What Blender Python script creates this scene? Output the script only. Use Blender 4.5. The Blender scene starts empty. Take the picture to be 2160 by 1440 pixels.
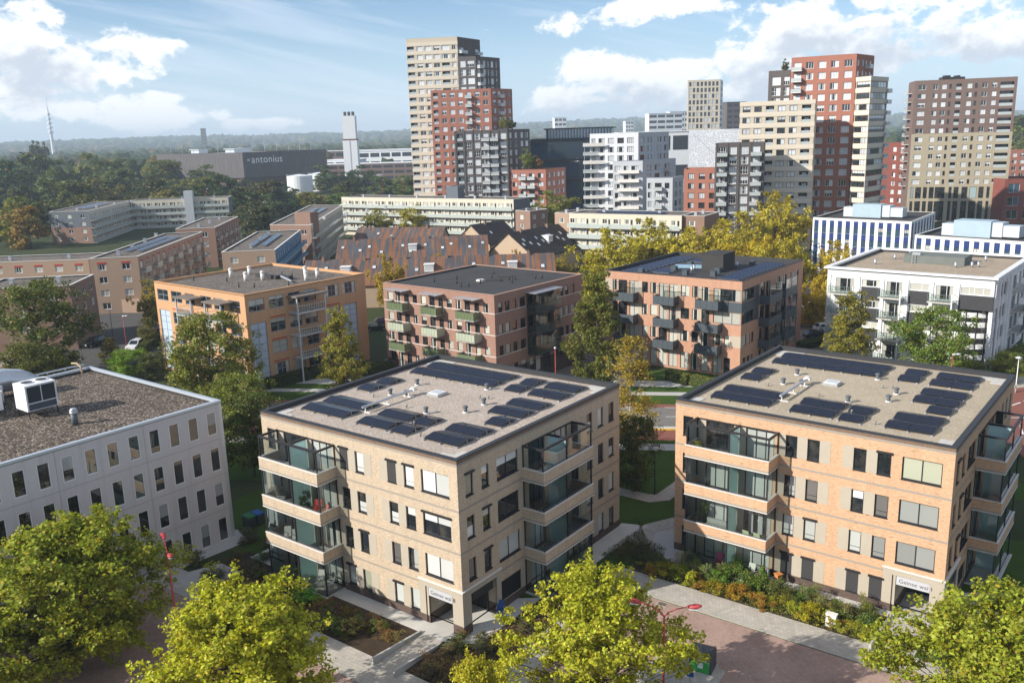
import bpy, math, random
import numpy as np
from math import sin, cos, radians, pi, atan2, hypot, sqrt
from mathutils import Vector, Matrix

scene = bpy.context.scene
COL = scene.collection
# ------------------------------------------------------------------ camera
PITCH, ROLL = 0.23017, 0.030111
cd = bpy.data.cameras.new('camera'); cam = bpy.data.objects.new('camera', cd); COL.objects.link(cam)
cd.sensor_fit = 'HORIZONTAL'; cd.sensor_width = 36.0; cd.lens = 36.0 * 1856.51 / 2160.0
cd.clip_start = 0.5; cd.clip_end = 40000
_f = Vector((0, cos(PITCH), -sin(PITCH))); _d = Vector((0, -sin(PITCH), -cos(PITCH))); _x = Vector((1, 0, 0))
_xr = cos(ROLL) * _x + sin(ROLL) * _d; _dr = -sin(ROLL) * _x + cos(ROLL) * _d
m = Matrix((_xr, -_dr, -_f)).transposed().to_4x4(); m.translation = Vector((0, 0, 34.93))
cam.matrix_world = m
scene.camera = cam
# ------------------------------------------------------------------ sky, sun, exposure
SUN_EL, SUN_AZ = radians(28.0), radians(22.0)          # azimuth the light travels towards, from +X
SUN_STRENGTH, SKY_STRENGTH, EXPOSURE = 5.0, 0.092, 0.55
world = bpy.data.worlds.new('World'); scene.world = world; world.use_nodes = True
WN, WL = world.node_tree.nodes, world.node_tree.links
WN.clear()
def wn(t, **k):
    n = WN.new(t)
    for a, b in k.items(): setattr(n, a, b)
    return n
def wmath(op, a, b=None, c=None, clamp=False):
    n = wn('ShaderNodeMath', operation=op); n.use_clamp = clamp
    for i, v in enumerate((a, b, c)):
        if v is None: continue
        if isinstance(v, (int, float)): n.inputs[i].default_value = v
        else: WL.new(v, n.inputs[i])
    return n.outputs[0]
def wsmooth(v, a, b):
    n = wn('ShaderNodeMapRange', interpolation_type='SMOOTHSTEP')
    WL.new(v, n.inputs[0]); n.inputs[1].default_value = a; n.inputs[2].default_value = b
    return n.outputs[0]
def wmix(f, a, b):
    n = wn('ShaderNodeMix', data_type='RGBA')
    if isinstance(f, (int, float)): n.inputs[0].default_value = f
    else: WL.new(f, n.inputs[0])
    for i, v in ((6, a), (7, b)):
        if isinstance(v, tuple): n.inputs[i].default_value = v
        else: WL.new(v, n.inputs[i])
    return n.outputs[2]
sky = wn('ShaderNodeTexSky', sky_type='NISHITA', sun_disc=False)
sky.sun_elevation = SUN_EL; sky.sun_rotation = atan2(-cos(SUN_AZ), -sin(SUN_AZ)) % (2 * pi)
sky.altitude = 30; sky.air_density = 1.0; sky.dust_density = 0.3; sky.ozone_density = 2.5
tc = wn('ShaderNodeTexCoord'); sep = wn('ShaderNodeSeparateXYZ'); WL.new(tc.outputs['Generated'], sep.inputs[0])
az = wmath('ARCTAN2', sep.outputs[0], sep.outputs[1]); el = wmath('ARCSINE', sep.outputs[2])
# cumulus: (azimuth, elevation, half-width, half-height) in radians, the clouds of that afternoon
HORIZON_AIR = (5.2, 6.7, 8.4, 1)
CLOUD_LIT, CLOUD_BASE = (9.0, 9.1, 9.2, 1), (5.2, 5.7, 6.5, 1)
CLOUDS = [(-0.4784, 0.0994, 0.0539, 0.0280), (-0.4502, 0.0824, 0.0485, 0.0226), (-0.3914, 0.0940, 0.0420, 0.0172), (-0.4069, 0.0737, 0.0377, 0.0162), (-0.4861, 0.0582, 0.0377, 0.0108), (-0.4604, 0.0371, 0.0808, 0.0119), (-0.3832, 0.0331, 0.0593, 0.0162), (-0.3544, 0.0481, 0.0242, 0.0075), (-0.2510, 0.0177, 0.0404, 0.0065), (0.0637, 0.1119, 0.0302, 0.0119), (0.1245, 0.1185, 0.0302, 0.0140), (0.1865, 0.1287, 0.0512, 0.0140), (0.0651, 0.0386, 0.0539, 0.0172), (0.1039, 0.0571, 0.0620, 0.0237), (0.1726, 0.0448, 0.0593, 0.0259), (0.2894, 0.0710, 0.0512, 0.0404), (0.3348, 0.0961, 0.0700, 0.0323), (0.3968, 0.1009, 0.1078, 0.0296), (0.3590, 0.0673, 0.0862, 0.0183), (0.2666, 0.0387, 0.0431, 0.0162), (0.4858, 0.0812, 0.0647, 0.0226)]
def noise2(vec, scale, detail, rough, dist=0.0):
    n = wn('ShaderNodeTexNoise', noise_dimensions='2D'); n.inputs['Scale'].default_value = scale; n.inputs['Detail'].default_value = detail
    n.inputs['Roughness'].default_value = rough; n.inputs['Distortion'].default_value = dist; WL.new(vec, n.inputs['Vector']); return n.outputs[0]
def wvec(op, a, b=None, c=None):
    n = wn('ShaderNodeVectorMath', operation=op)
    for i, v in enumerate((a, b, c)):
        if v is None: continue
        if isinstance(v, tuple): n.inputs[i].default_value = v
        else: WL.new(v, n.inputs[i])
    return n.outputs['Value' if op == 'DOT_PRODUCT' else 'Vector']
ae = wn('ShaderNodeCombineXYZ'); WL.new(az, ae.inputs[0]); WL.new(el, ae.inputs[1])
def cloud_field(dx, dy, clouds):
    f = None
    for (ca, ce, rx, ry) in clouds:
        q = wvec('MULTIPLY_ADD', ae.outputs[0], (1 / rx, 1 / ry, 0), ((dx - ca) / rx, (dy - ce) / ry, 0)); s = wvec('DOT_PRODUCT', q, q)
        f = s if f is None else wmath('MINIMUM', f, s)
    return wmath('SUBTRACT', 1.0, f)
cxy = wn('ShaderNodeCombineXYZ'); WL.new(az, cxy.inputs[0]); WL.new(wmath('MULTIPLY', el, 1.5), cxy.inputs[1])
# beyond the part in view the same kind of cloud goes on all round
gn = noise2(cxy.outputs[0], 2.6, 1, 0.5); outside = wsmooth(wmath('ABSOLUTE', az), 0.60, 0.80)
gg = wmath('MULTIPLY_ADD', outside, 9.0, wmath('MULTIPLY_ADD', gn, 9.0, -13.6))
n0 = noise2(cxy.outputs[0], 16.0, 8, 0.6, 0.12)
bil = wmath('ABSOLUTE', wmath('SUBTRACT', noise2(cxy.outputs[0], 27.0, 5, 0.6), 0.5))
tex = wmath('MULTIPLY_ADD', wmath('SUBTRACT', n0, 0.5), 6.0, wmath('MULTIPLY_ADD', bil, -3.6, 0.42))
up = wvec('ADD', cxy.outputs[0], (-0.004, 0.012, 0.0))
relief = wmath('MULTIPLY', wmath('SUBTRACT', noise2(up, 16.0, 5, 0.6, 0.12), n0), 5.5)
d0 = wmath('ADD', wmath('MAXIMUM', wmath('MAXIMUM', cloud_field(0.0, 0.0, CLOUDS), gg), -1.6), tex)
d1 = wmath('ADD', wmath('MULTIPLY_ADD', tex, 0.5, relief), wmath('MAXIMUM', wmath('MAXIMUM', cloud_field(-0.006, 0.030, [c for c in CLOUDS if c[2] * c[3] > 1.2e-3]), gg), -1.6))
mask = wsmooth(d0, -0.3, 0.7)
shade = wsmooth(d1, -0.5, 1.5)
cloud_col = wmix(shade, CLOUD_LIT, CLOUD_BASE)
# thin cirrus veil, streaked
cs = wn('ShaderNodeCombineXYZ'); WL.new(wmath('MULTIPLY_ADD', el, 1.4, wmath('MULTIPLY', az, 1.0)), cs.inputs[0]); WL.new(wmath('MULTIPLY_ADD', el, 9.0, wmath('MULTIPLY', az, 1.6)), cs.inputs[1])
cirrus = wmath('MULTIPLY', wmath('MULTIPLY', wsmooth(el, 0.0, 0.03), wsmooth(noise2(cs.outputs[0], 3.2, 5, 0.6, 0.4), 0.42, 0.76)), 0.45)
blue = wn('ShaderNodeMix', data_type='RGBA', blend_type='MULTIPLY'); blue.inputs[0].default_value = 1.0; WL.new(sky.outputs[0], blue.inputs[6]); blue.inputs[7].default_value = (0.82, 0.93, 1.06, 1)
hz = wmix(wmath('MULTIPLY', wsmooth(el, 0.16, -0.02), 0.8), blue.outputs[2], HORIZON_AIR)
c1 = wmix(cirrus, hz, (7.0, 7.7, 8.7, 1))
c2 = wmix(mask, c1, cloud_col)
bg = wn('ShaderNodeBackground'); WL.new(c2, bg.inputs[0]); bg.inputs[1].default_value = SKY_STRENGTH
world.cycles.sampling_method = 'MANUAL'; world.cycles.sample_map_resolution = 256
wo = wn('ShaderNodeOutputWorld'); WL.new(bg.outputs[0], wo.inputs[0])
sl = bpy.data.lights.new('sun', 'SUN'); sun = bpy.data.objects.new('sun', sl); COL.objects.link(sun)
sl.energy = SUN_STRENGTH; sl.angle = radians(0.53); sl.color = (1.0, 0.93, 0.82)
_t = Vector((cos(SUN_AZ) * cos(SUN_EL), sin(SUN_AZ) * cos(SUN_EL), -sin(SUN_EL)))
sun.rotation_euler = _t.to_track_quat('-Z', 'Y').to_euler(); sun.location = -_t * 300
vs = scene.view_settings; vs.view_transform = 'Standard'; vs.look = 'None'; vs.exposure = EXPOSURE; vs.gamma = 1.0; vs.use_curve_mapping = False
scene.cycles.use_denoising = True
scene.cycles.max_bounces = 6; scene.cycles.diffuse_bounces = 2; scene.cycles.glossy_bounces = 3
scene.cycles.transmission_bounces = 4; scene.cycles.transparent_max_bounces = 16; scene.cycles.volume_bounces = 0
scene.cycles.sample_clamp_indirect = 6.0
scene.cycles.caustics_reflective = False; scene.cycles.caustics_refractive = False

# ------------------------------------------------------------------ materials
MATS = {}
class NT:
    def __init__(s, name):
        s.m = bpy.data.materials.new(name); s.m.use_nodes = True; s.t = s.m.node_tree; s.N = s.t.nodes; s.L = s.t.links
        s.N.clear(); s.out = s.N.new('ShaderNodeOutputMaterial'); MATS[name] = s.m
    def n(s, t, ins=None, **k):
        q = s.N.new(t)
        for a, b in k.items(): setattr(q, a, b)
        for a, b in (ins or {}).items(): s.put(q.inputs[a], b)
        return q
    def put(s, inp, v):
        if hasattr(v, 'links') or isinstance(v, bpy.types.NodeSocket): s.L.new(v, inp)
        else:
            if isinstance(v, tuple) and len(v) == 3 and inp.type == 'RGBA': v = (*v, 1)
            inp.default_value = v
    def math(s, op, a, b=0.0, c=0.0):
        q = s.n('ShaderNodeMath', operation=op)
        for i, v in enumerate((a, b, c)): s.put(q.inputs[i], v)
        return q.outputs[0]
    def mix(s, f, a, b, blend='MIX'):
        q = s.n('ShaderNodeMix', data_type='RGBA', blend_type=blend); s.put(q.inputs[0], f); s.put(q.inputs[6], a); s.put(q.inputs[7], b); return q.outputs[2]
    def ramp(s, v, a, b, lo=0.0, hi=1.0):
        q = s.n('ShaderNodeMapRange'); s.put(q.inputs[0], v); s.put(q.inputs[1], a); s.put(q.inputs[2], b); s.put(q.inputs[3], lo); s.put(q.inputs[4], hi); return q.outputs[0]
    def uv(s, scale=(1, 1, 1)):
        c = s.n('ShaderNodeTexCoord'); q = s.n('ShaderNodeMapping'); s.L.new(c.outputs['UV'], q.inputs[0]); q.inputs['Scale'].default_value = scale; return q.outputs[0]
    def noise(s, vec, scale, detail=4, rough=0.55, dist=0.0):
        q = s.n('ShaderNodeTexNoise', {'Scale': scale, 'Detail': detail, 'Roughness': rough, 'Distortion': dist})
        if vec is not None: s.L.new(vec, q.inputs['Vector'])
        return q.outputs[0]
    def bump(s, h, dist=0.01, strength=1.0):
        q = s.n('ShaderNodeBump', {'Height': h, 'Distance': dist, 'Strength': strength}); return q.outputs[0]
    def bsdf(s, col, rough=0.8, spec=0.3, metal=0.0, normal=None, **k):
        q = s.n('ShaderNodeBsdfPrincipled', {'Base Color': col, 'Roughness': rough, 'Specular IOR Level': spec, 'Metallic': metal})
        if normal is not None: s.L.new(normal, q.inputs['Normal'])
        for a, b in k.items(): s.put(q.inputs[a.replace('_', ' ')], b)
        return q.outputs[0]
    def done(s, sh):
        s.L.new(sh, s.out.inputs['Surface']); return s.m

def plain(name, col, rough=0.7, spec=0.3, metal=0.0, var=0.12, vs=0.6, bump=0.0, streak=0.0):
    """painted / mineral surface with soft blotches and grime"""
    if name in MATS: return MATS[name]
    t = NT(name); u = t.n('ShaderNodeTexCoord').outputs['Object']
    a = t.noise(u, vs, 5, 0.6); b = t.noise(u, vs * 14, 3, 0.6)
    f = t.math('ADD', t.math('MULTIPLY', t.math('SUBTRACT', a, 0.5), var * 2.2), t.math('MULTIPLY', t.math('SUBTRACT', b, 0.5), var * 1.2))
    k = t.math('ADD', f, 1.0)
    if streak:
        mp = t.n('ShaderNodeMapping'); t.L.new(u, mp.inputs[0]); mp.inputs['Scale'].default_value = (1.6, 1.6, 0.10)
        k = t.math('SUBTRACT', k, t.ramp(t.noise(mp.outputs[0], 1.0, 5, 0.65), 0.5, 0.8, 0.0, streak))
    c = t.n('ShaderNodeCombineXYZ', {0: k, 1: k, 2: k}).outputs[0]
    nrm = t.bump(b, 0.01, bump) if bump else None
    return t.done(t.bsdf(t.mix(1.0, col, c, 'MULTIPLY'), rough, spec, metal, nrm))

def brick(name, c1, c2, mortar, bw=0.215, bh=0.062, var=0.5, streak=None, bump=0.4):
    if name in MATS: return MATS[name]
    t = NT(name); u = t.uv()
    b = t.n('ShaderNodeTexBrick', {'Color1': c1, 'Color2': c2, 'Mortar': mortar, 'Scale': 1.0, 'Mortar Size': 0.009, 'Mortar Smooth': 0.2, 'Bias': 0.0, 'Brick Width': bw, 'Row Height': bh})
    t.L.new(u, b.inputs['Vector'])
    big = t.noise(u, 0.35, 4); fine = t.noise(t.uv((4.6, 16, 1)), 1.0, 1, 0.4)
    k = t.math('ADD', t.math('MULTIPLY', t.math('SUBTRACT', big, 0.5), 0.22), 1.0)
    k = t.math('ADD', k, t.math('MULTIPLY', t.math('SUBTRACT', fine, 0.5), var))
    k = t.math('SUBTRACT', k, t.ramp(t.noise(t.uv((1.3, .09, 1)), 1.0, 5, .65), 0.5, 0.8, 0.0, 0.22))
    col = t.mix(1.0, b.outputs[0], t.n('ShaderNodeCombineXYZ', {0: k, 1: k, 2: k}).outputs[0], 'MULTIPLY')
    if streak:
        st = t.noise(t.uv((1.7, 12, 1)), 1.0, 2, 0.5)
        col = t.mix(t.ramp(st, 0.64, 0.72), col, streak)
        st2 = t.noise(t.uv((1.3, 9, 1)), 1.3, 2, 0.5)
        col = t.mix(t.ramp(st2, 0.60, 0.70, 0.0, 0.6), col, tuple(min(1, x * 1.22) for x in c1))
    return t.done(t.bsdf(col, 0.88, 0.2, 0, t.bump(b.outputs[1], -0.006, bump)))

def glass_dark(name, tint=(0.012, 0.017, 0.022), spec_ior=1.85, rough=0.02, dirt=0.3):
    if name in MATS: return MATS[name]
    t = NT(name); oi = t.n('ShaderNodeObjectInfo').outputs['Random']
    o = t.n('ShaderNodeTexCoord').outputs['Object']
    # things dimly seen in the room behind the pane
    no = t.noise(o, 1.7, 3, 0.6); w4 = t.n('ShaderNodeTexNoise', {'Scale': 1.1, 'Detail': 2}, noise_dimensions='4D'); t.L.new(o, w4.inputs['Vector']); t.put(w4.inputs['W'], t.math('MULTIPLY', oi, 80.0))
    f = t.ramp(w4.outputs[0], 0.45, 0.75, 0.0, 1.0)
    col = t.mix(t.math('MULTIPLY', f, dirt), tint, (0.16, 0.14, 0.115))
    wob = t.bump(t.noise(o, 0.9, 1), 0.006, 0.5)
    return t.done(t.bsdf(col, rough, 0.5, 0, wob, IOR=spec_ior))

def blind(name, col, slats=0.0, vertical=False):
    """roller blind or curtain behind a pane: cloth with the glass's own reflection on top"""
    if name in MATS: return MATS[name]
    t = NT(name); o = t.n('ShaderNodeTexCoord').outputs['Object']
    if slats:
        w = t.n('ShaderNodeTexWave', {'Scale': slats, 'Distortion': 1.2 if vertical else 0.0, 'Detail': 1.0}, bands_direction='X' if vertical else 'Z')
        t.L.new(o, w.inputs['Vector']); k = t.ramp(w.outputs[1], 0, 1, 0.62, 1.05)
        c = t.mix(1.0, col, t.n('ShaderNodeCombineXYZ', {0: k, 1: k, 2: k}).outputs[0], 'MULTIPLY')
    else: c = col
    oi = t.n('ShaderNodeObjectInfo').outputs['Random']; k2 = t.ramp(oi, 0, 1, 0.72, 1.05)
    c = t.mix(1.0, c, t.n('ShaderNodeCombineXYZ', {0: k2, 1: k2, 2: k2}).outputs[0], 'MULTIPLY')
    return t.done(t.bsdf(c, 0.5, 0.4, 0, None, Coat_Weight=1.0, Coat_Roughness=0.02, Coat_IOR=1.7))

def thin_glass(name, tint=(0.72, 0.86, 0.83), refl=1.0, ior=1.5):
    if name in MATS: return MATS[name]
    t = NT(name); fr = t.n('ShaderNodeFresnel', {'IOR': ior}).outputs[0]
    tr = t.n('ShaderNodeBsdfTransparent', {'Color': tint}).outputs[0]
    gl = t.n('ShaderNodeBsdfGlossy', {'Color': (0.9 * refl, 0.95 * refl, 1.0 * refl), 'Roughness': 0.02}).outputs[0]
    mx = t.n('ShaderNodeMixShader', {0: t.math('MINIMUM', t.math('MULTIPLY', fr, 1.6), 1.0)}); t.L.new(tr, mx.inputs[1]); t.L.new(gl, mx.inputs[2])
    return t.done(mx.outputs[0])

def gravel(name, c1, c2, c3, scale=14.0, bump=0.6, blotch=0.2):
    if name in MATS: return MATS[name]
    t = NT(name); o = t.n('ShaderNodeTexCoord').outputs['Object']
    v = t.n('ShaderNodeTexVoronoi', {'Scale': scale, 'Randomness': 1.0}); t.L.new(o, v.inputs['Vector'])
    r = t.n('ShaderNodeSeparateColor', {0: v.outputs['Color']}).outputs
    col = t.mix(t.ramp(r[0], 0.25, 0.75), c1, c2); col = t.mix(t.ramp(r[1], 0.72, 0.9), col, c3)
    k = t.math('ADD', t.math('MULTIPLY', t.math('SUBTRACT', t.noise(o, 0.35, 5, 0.6), 0.5), blotch * 2), 1.0)
    k = t.math('ADD', k, t.math('MULTIPLY', t.math('SUBTRACT', t.noise(o, 3.2, 3, 0.6), 0.5), blotch * 1.6))
    col = t.mix(1.0, col, t.n('ShaderNodeCombineXYZ', {0: k, 1: k, 2: k}).outputs[0], 'MULTIPLY')
    return t.done(t.bsdf(col, 0.95, 0.1, 0, t.bump(v.outputs['Distance'], -0.03, bump)))

def pavers(name, c1, c2, mortar, bw, bh, var=0.3, rot=0.0, dirt=0.35):
    if name in MATS: return MATS[name]
    t = NT(name); c = t.n('ShaderNodeTexCoord'); q = t.n('ShaderNodeMapping'); t.L.new(c.outputs['Object'], q.inputs[0]); q.inputs['Rotation'].default_value = (0, 0, rot)
    u = q.outputs[0]
    b = t.n('ShaderNodeTexBrick', {'Color1': c1, 'Color2': c2, 'Mortar': mortar, 'Scale': 1.0, 'Mortar Size': 0.008, 'Mortar Smooth': 0.3, 'Bias': 0.0, 'Brick Width': bw, 'Row Height': bh}); t.L.new(u, b.inputs['Vector'])
    k = t.math('ADD', t.math('MULTIPLY', t.math('SUBTRACT', t.noise(u, 0.4, 6, 0.65), 0.5), dirt * 2), 1.0)
    k = t.math('ADD', k, t.math('MULTIPLY', t.math('SUBTRACT', t.noise(u, 3.1, 3), 0.5), var))
    col = t.mix(1.0, b.outputs[0], t.n('ShaderNodeCombineXYZ', {0: k, 1: k, 2: k}).outputs[0], 'MULTIPLY')
    return t.done(t.bsdf(col, 0.9, 0.2, 0, t.bump(b.outputs[1], -0.006, 0.4)))

def grassy(name, c1, c2, c3, scale=1.0):
    if name in MATS: return MATS[name]
    t = NT(name); o = t.n('ShaderNodeTexCoord').outputs['Object']
    a = t.noise(o, 0.25 * scale, 5, 0.6); b = t.noise(o, 6.0 * scale, 4, 0.7); c_ = t.noise(o, 24 * scale, 2, 0.7)
    col = t.mix(t.ramp(a, 0.35, 0.65), c1, c2); col = t.mix(t.ramp(b, 0.5, 0.72, 0, 0.7), col, c3)
    k = t.ramp(c_, 0.3, 0.7, 0.7, 1.25); col = t.mix(1.0, col, t.n('ShaderNodeCombineXYZ', {0: k, 1: k, 2: k}).outputs[0], 'MULTIPLY')
    return t.done(t.bsdf(col, 0.95, 0.1, 0, t.bump(b, 0.08, 0.8)))

def leafmat(name, alt=(0.30, 0.24, 0.03), amt=0.35, trans=0.35):
    """leaves take the tree's own colour (object colour), each leaf a little different"""
    if name in MATS: return MATS[name]
    t = NT(name); oi = t.n('ShaderNodeObjectInfo'); g = t.n('ShaderNodeNewGeometry').outputs['Random Per Island']
    h = t.math('FRACT', t.math('MULTIPLY', g, 17.37))
    col = t.mix(t.ramp(g, 1.0 - amt, 1.0, 0, 0.85), t.mix(1.0, oi.outputs['Color'], (1.75, 1.7, 1.5), 'MULTIPLY'), alt)
    k = t.ramp(h, 0, 1, 0.6, 1.4); col = t.mix(1.0, col, t.n('ShaderNodeCombineXYZ', {0: k, 1: k, 2: k}).outputs[0], 'MULTIPLY')
    df = t.bsdf(col, 0.55, 0.35)
    tl = t.n('ShaderNodeBsdfTranslucent', {'Color': t.mix(1.0, col, (1.25, 1.2, 0.6), 'MULTIPLY')}).outputs[0]
    mx = t.n('ShaderNodeMixShader', {0: trans}); t.L.new(df, mx.inputs[1]); t.L.new(tl, mx.inputs[2])
    return t.done(mx.outputs[0])

# ------------------------------------------------------------------ mesh builder
class MB:
    def __init__(s): s.v = []; s.f = []; s.mi = []
    def poly(s, pts, mat=0):
        i = len(s.v); s.v.extend([tuple(p) for p in pts]); s.f.append(tuple(range(i, i + len(pts)))); s.mi.append(mat)
    def box(s, x0, x1, y0, y1, z0, z1, mat=0, skip=''):
        i = len(s.v)
        s.v += [(x0, y0, z0), (x1, y0, z0), (x1, y1, z0), (x0, y1, z0), (x0, y0, z1), (x1, y0, z1), (x1, y1, z1), (x0, y1, z1)]
        fs = [('b', (0, 3, 2, 1)), ('t', (4, 5, 6, 7)), ('s', (0, 1, 5, 4)), ('e', (1, 2, 6, 5)), ('n', (2, 3, 7, 6)), ('w', (3, 0, 4, 7))]
        for k, q in fs:
            if k in skip: continue
            s.f.append(tuple(i + j for j in q)); s.mi.append(mat)
        return s
    def obox(s, P, u0, u1, a0, a1, z0, z1, mat=0, top=None):
        """box in a facade frame: P(u, out, z) -> point; a0 < a1 outwards"""
        i = len(s.v)
        s.v += [tuple(P(u, a, z)) for z in (z0, z1) for (u, a) in ((u0, a1), (u1, a1), (u1, a0), (u0, a0))]
        for j, q in enumerate([(0, 3, 2, 1), (4, 5, 6, 7), (0, 1, 5, 4), (1, 2, 6, 5), (2, 3, 7, 6), (3, 0, 4, 7)]):
            s.f.append(tuple(i + k for k in q)); s.mi.append(top if (top is not None and j == 1) else mat)
        return s
    def prism(s, pts, z0, z1, mat=0, top=None, bottom=True):
        n = len(pts); i = len(s.v)
        s.v += [(p[0], p[1], z0) for p in pts] + [(p[0], p[1], z1) for p in pts]
        for k in range(n):
            s.f.append((i + k, i + (k + 1) % n, i + n + (k + 1) % n, i + n + k)); s.mi.append(mat)
        s.f.append(tuple(range(i + n, i + 2 * n))); s.mi.append(mat if top is None else top)
        if bottom: s.f.append(tuple(range(i + n - 1, i - 1, -1))); s.mi.append(mat)
        return s
    def cyl(s, x, y, z0, z1, r, n=12, mat=0, r1=None, cap=True):
        r1 = r if r1 is None else r1; i = len(s.v)
        for rr, z in ((r, z0), (r1, z1)): s.v += [(x + rr * cos(2 * pi * k / n), y + rr * sin(2 * pi * k / n), z) for k in range(n)]
        for k in range(n): s.f.append((i + k, i + (k + 1) % n, i + n + (k + 1) % n, i + n + k)); s.mi.append(mat)
        if cap:
            s.f.append(tuple(range(i + n, i + 2 * n))); s.mi.append(mat); s.f.append(tuple(range(i + n - 1, i - 1, -1))); s.mi.append(mat)
        return s
    def tube(s, path, r, n=8, mat=0):
        path = [Vector(p) for p in path]; rs = r if isinstance(r, (list, tuple)) else [r] * len(path); i0 = len(s.v); prev = None
        for k, p in enumerate(path):
            t = (path[min(k + 1, len(path) - 1)] - path[max(k - 1, 0)]).normalized()
            a = prev - t * prev.dot(t) if prev is not None else t.orthogonal()
            if a.length < 1e-6: a = t.orthogonal()
            a.normalize(); b = t.cross(a); prev = a
            s.v += [tuple(p + rs[k] * (cos(2 * pi * j / n) * a + sin(2 * pi * j / n) * b)) for j in range(n)]
        for k in range(len(path) - 1):
            for j in range(n):
                q = i0 + k * n; s.f.append((q + j, q + (j + 1) % n, q + n + (j + 1) % n, q + n + j)); s.mi.append(mat)
        s.f.append(tuple(range(i0 + n - 1, i0 - 1, -1))); s.mi.append(mat)
        q = i0 + (len(path) - 1) * n; s.f.append(tuple(range(q, q + n))); s.mi.append(mat)
        return s
    def mesh(s, name, mats, smooth=False):
        me = bpy.data.meshes.new(name); me.from_pydata(s.v, [], s.f)
        for k in (mats if isinstance(mats, (list, tuple)) else [mats]): me.materials.append(k)
        if any(s.mi): me.polygons.foreach_set('material_index', s.mi)
        uv = me.uv_layers.new(name='UVMap'); buf = []
        V = s.v
        for f in s.f:
            a, b, c = V[f[0]], V[f[1]], V[f[2]]
            e1 = (b[0] - a[0], b[1] - a[1], b[2] - a[2]); e2 = (c[0] - a[0], c[1] - a[1], c[2] - a[2])
            nx = e1[1] * e2[2] - e1[2] * e2[1]; ny = e1[2] * e2[0] - e1[0] * e2[2]; nz = e1[0] * e2[1] - e1[1] * e2[0]
            h = hypot(nx, ny)
            if abs(nz) > 2 * h or h < 1e-9:
                for i in f: buf += (V[i][0], V[i][1])
            else:
                tx, ty = -ny / h, nx / h
                for i in f: buf += (V[i][0] * tx + V[i][1] * ty, V[i][2])
        uv.data.foreach_set('uv', buf)
        if smooth: me.polygons.foreach_set('use_smooth', [True] * len(s.f))
        me.update(); return me
    def build(s, name, mats, parent=None, loc=None, a=None, b=None):
        smooth = any(v is True for v in (a, b)); rz = next((v for v in (a, b) if isinstance(v, float)), 0.0)
        return link(name, s.mesh(name, mats, smooth), parent, loc, rz)

def link(name, me, parent=None, loc=None, rz=0.0):
    o = bpy.data.objects.new(name, me); COL.objects.link(o)
    if parent is not None: o.parent = parent
    if loc is not None: o.location = loc
    if rz: o.rotation_euler = (0, 0, rz)
    return o
def tag(o, label, cat, group=None, kind=None):
    if label: o['label'] = label
    if cat: o['category'] = cat
    if group: o['group'] = group
    if kind: o['kind'] = kind
    return o
def thing(name, label, cat, loc=(0, 0, 0), rz=0.0, group=None):
    o = bpy.data.objects.new(name, None); COL.objects.link(o); o.location = loc; o.rotation_euler = (0, 0, rz); o.empty_display_size = 0.3
    return tag(o, label, cat, group)
def copy_tree(o, parent=None):
    c = o.copy(); COL.objects.link(c); c.parent = parent
    for ch in list(o.children): copy_tree(ch, c)
    return c

def link_text(name, cu, parent, mat):
    """flat lettering turned into a mesh"""
    o = bpy.data.objects.new(name, cu); COL.objects.link(o); dg = bpy.context.evaluated_depsgraph_get(); me = bpy.data.meshes.new_from_object(o.evaluated_get(dg)); bpy.data.objects.remove(o)
    q = bpy.data.objects.new(name, me); COL.objects.link(q); q.parent = parent; q.matrix_local = mat; return q
# ------------------------------------------------------------------ facades
class Face:
    def __init__(s, a, b):
        s.a = a; L = hypot(b[0] - a[0], b[1] - a[1]); s.L = L; s.u = ((b[0] - a[0]) / L, (b[1] - a[1]) / L); s.n = (s.u[1], -s.u[0]); s.rz = atan2(s.u[1], s.u[0])
    def p(s, u, out, z): return (s.a[0] + s.u[0] * u + s.n[0] * out, s.a[1] + s.u[1] * u + s.n[1] * out, z)

class Bld:
    """a building: footprint counter-clockwise, walls edge by edge, origin at its base"""
    def __init__(s, name, label, pts, h, cat='apartment building', group=None, z0=0.0):
        cx = sum(p[0] for p in pts) / len(pts); cy = sum(p[1] for p in pts) / len(pts)
        s.o = thing(name, label, cat, (cx, cy, z0), 0, group); s.c = (cx, cy); s.h = h
        s.pts = [(p[0] - cx, p[1] - cy) for p in pts]; n = len(pts)
        s.F = [Face(s.pts[i], s.pts[(i + 1) % n]) for i in range(n)]
    def wall(s, fi, z0, z1, holes, mat, depth=0.14, u0=None, u1=None, out=0.0, name='wall', rev=None):
        F = s.F[fi]; U0 = 0 if u0 is None else u0; U1 = F.L if u1 is None else u1
        mb = wall_mb(F, U0, U1, z0, z1, holes, depth, out)
        return mb.build(name, [mat, rev or mat], s.o)
    def plainwalls(s, idx, z0, z1, mat):
        for i in idx: s.wall(i, z0, z1, [], mat)
    def flat_roof(s, z, mat, parapet_h=0.35, pw=0.3, coping=None, pmat=None, cop_over=0.03, ct=0.06):
        """sunk roof deck, upstand inside the parapet and a coping strip for each side"""
        inner = inset(s.pts, pw); mb = MB(); mb.poly([(p[0], p[1], z) for p in inner]); r = mb.build('roof_deck', mat, s.o)
        n = len(inner); mb = MB()
        for i in range(n):
            a, b = inner[i], inner[(i + 1) % n]; mb.poly([(b[0], b[1], z), (a[0], a[1], z), (a[0], a[1], z + parapet_h), (b[0], b[1], z + parapet_h)])
        mb.build('upstand', pmat or coping, s.o)
        if coping:
            outer = inset(s.pts, -cop_over); inn = inset(s.pts, pw + 0.02)
            for i in range(n):
                j = (i + 1) % n; mb = MB(); q = [outer[i], outer[j], inn[j], inn[i]]
                mb.prism(q, z + parapet_h - 0.004, z + parapet_h + ct); mb.build('coping', coping, s.o)
        return r

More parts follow.
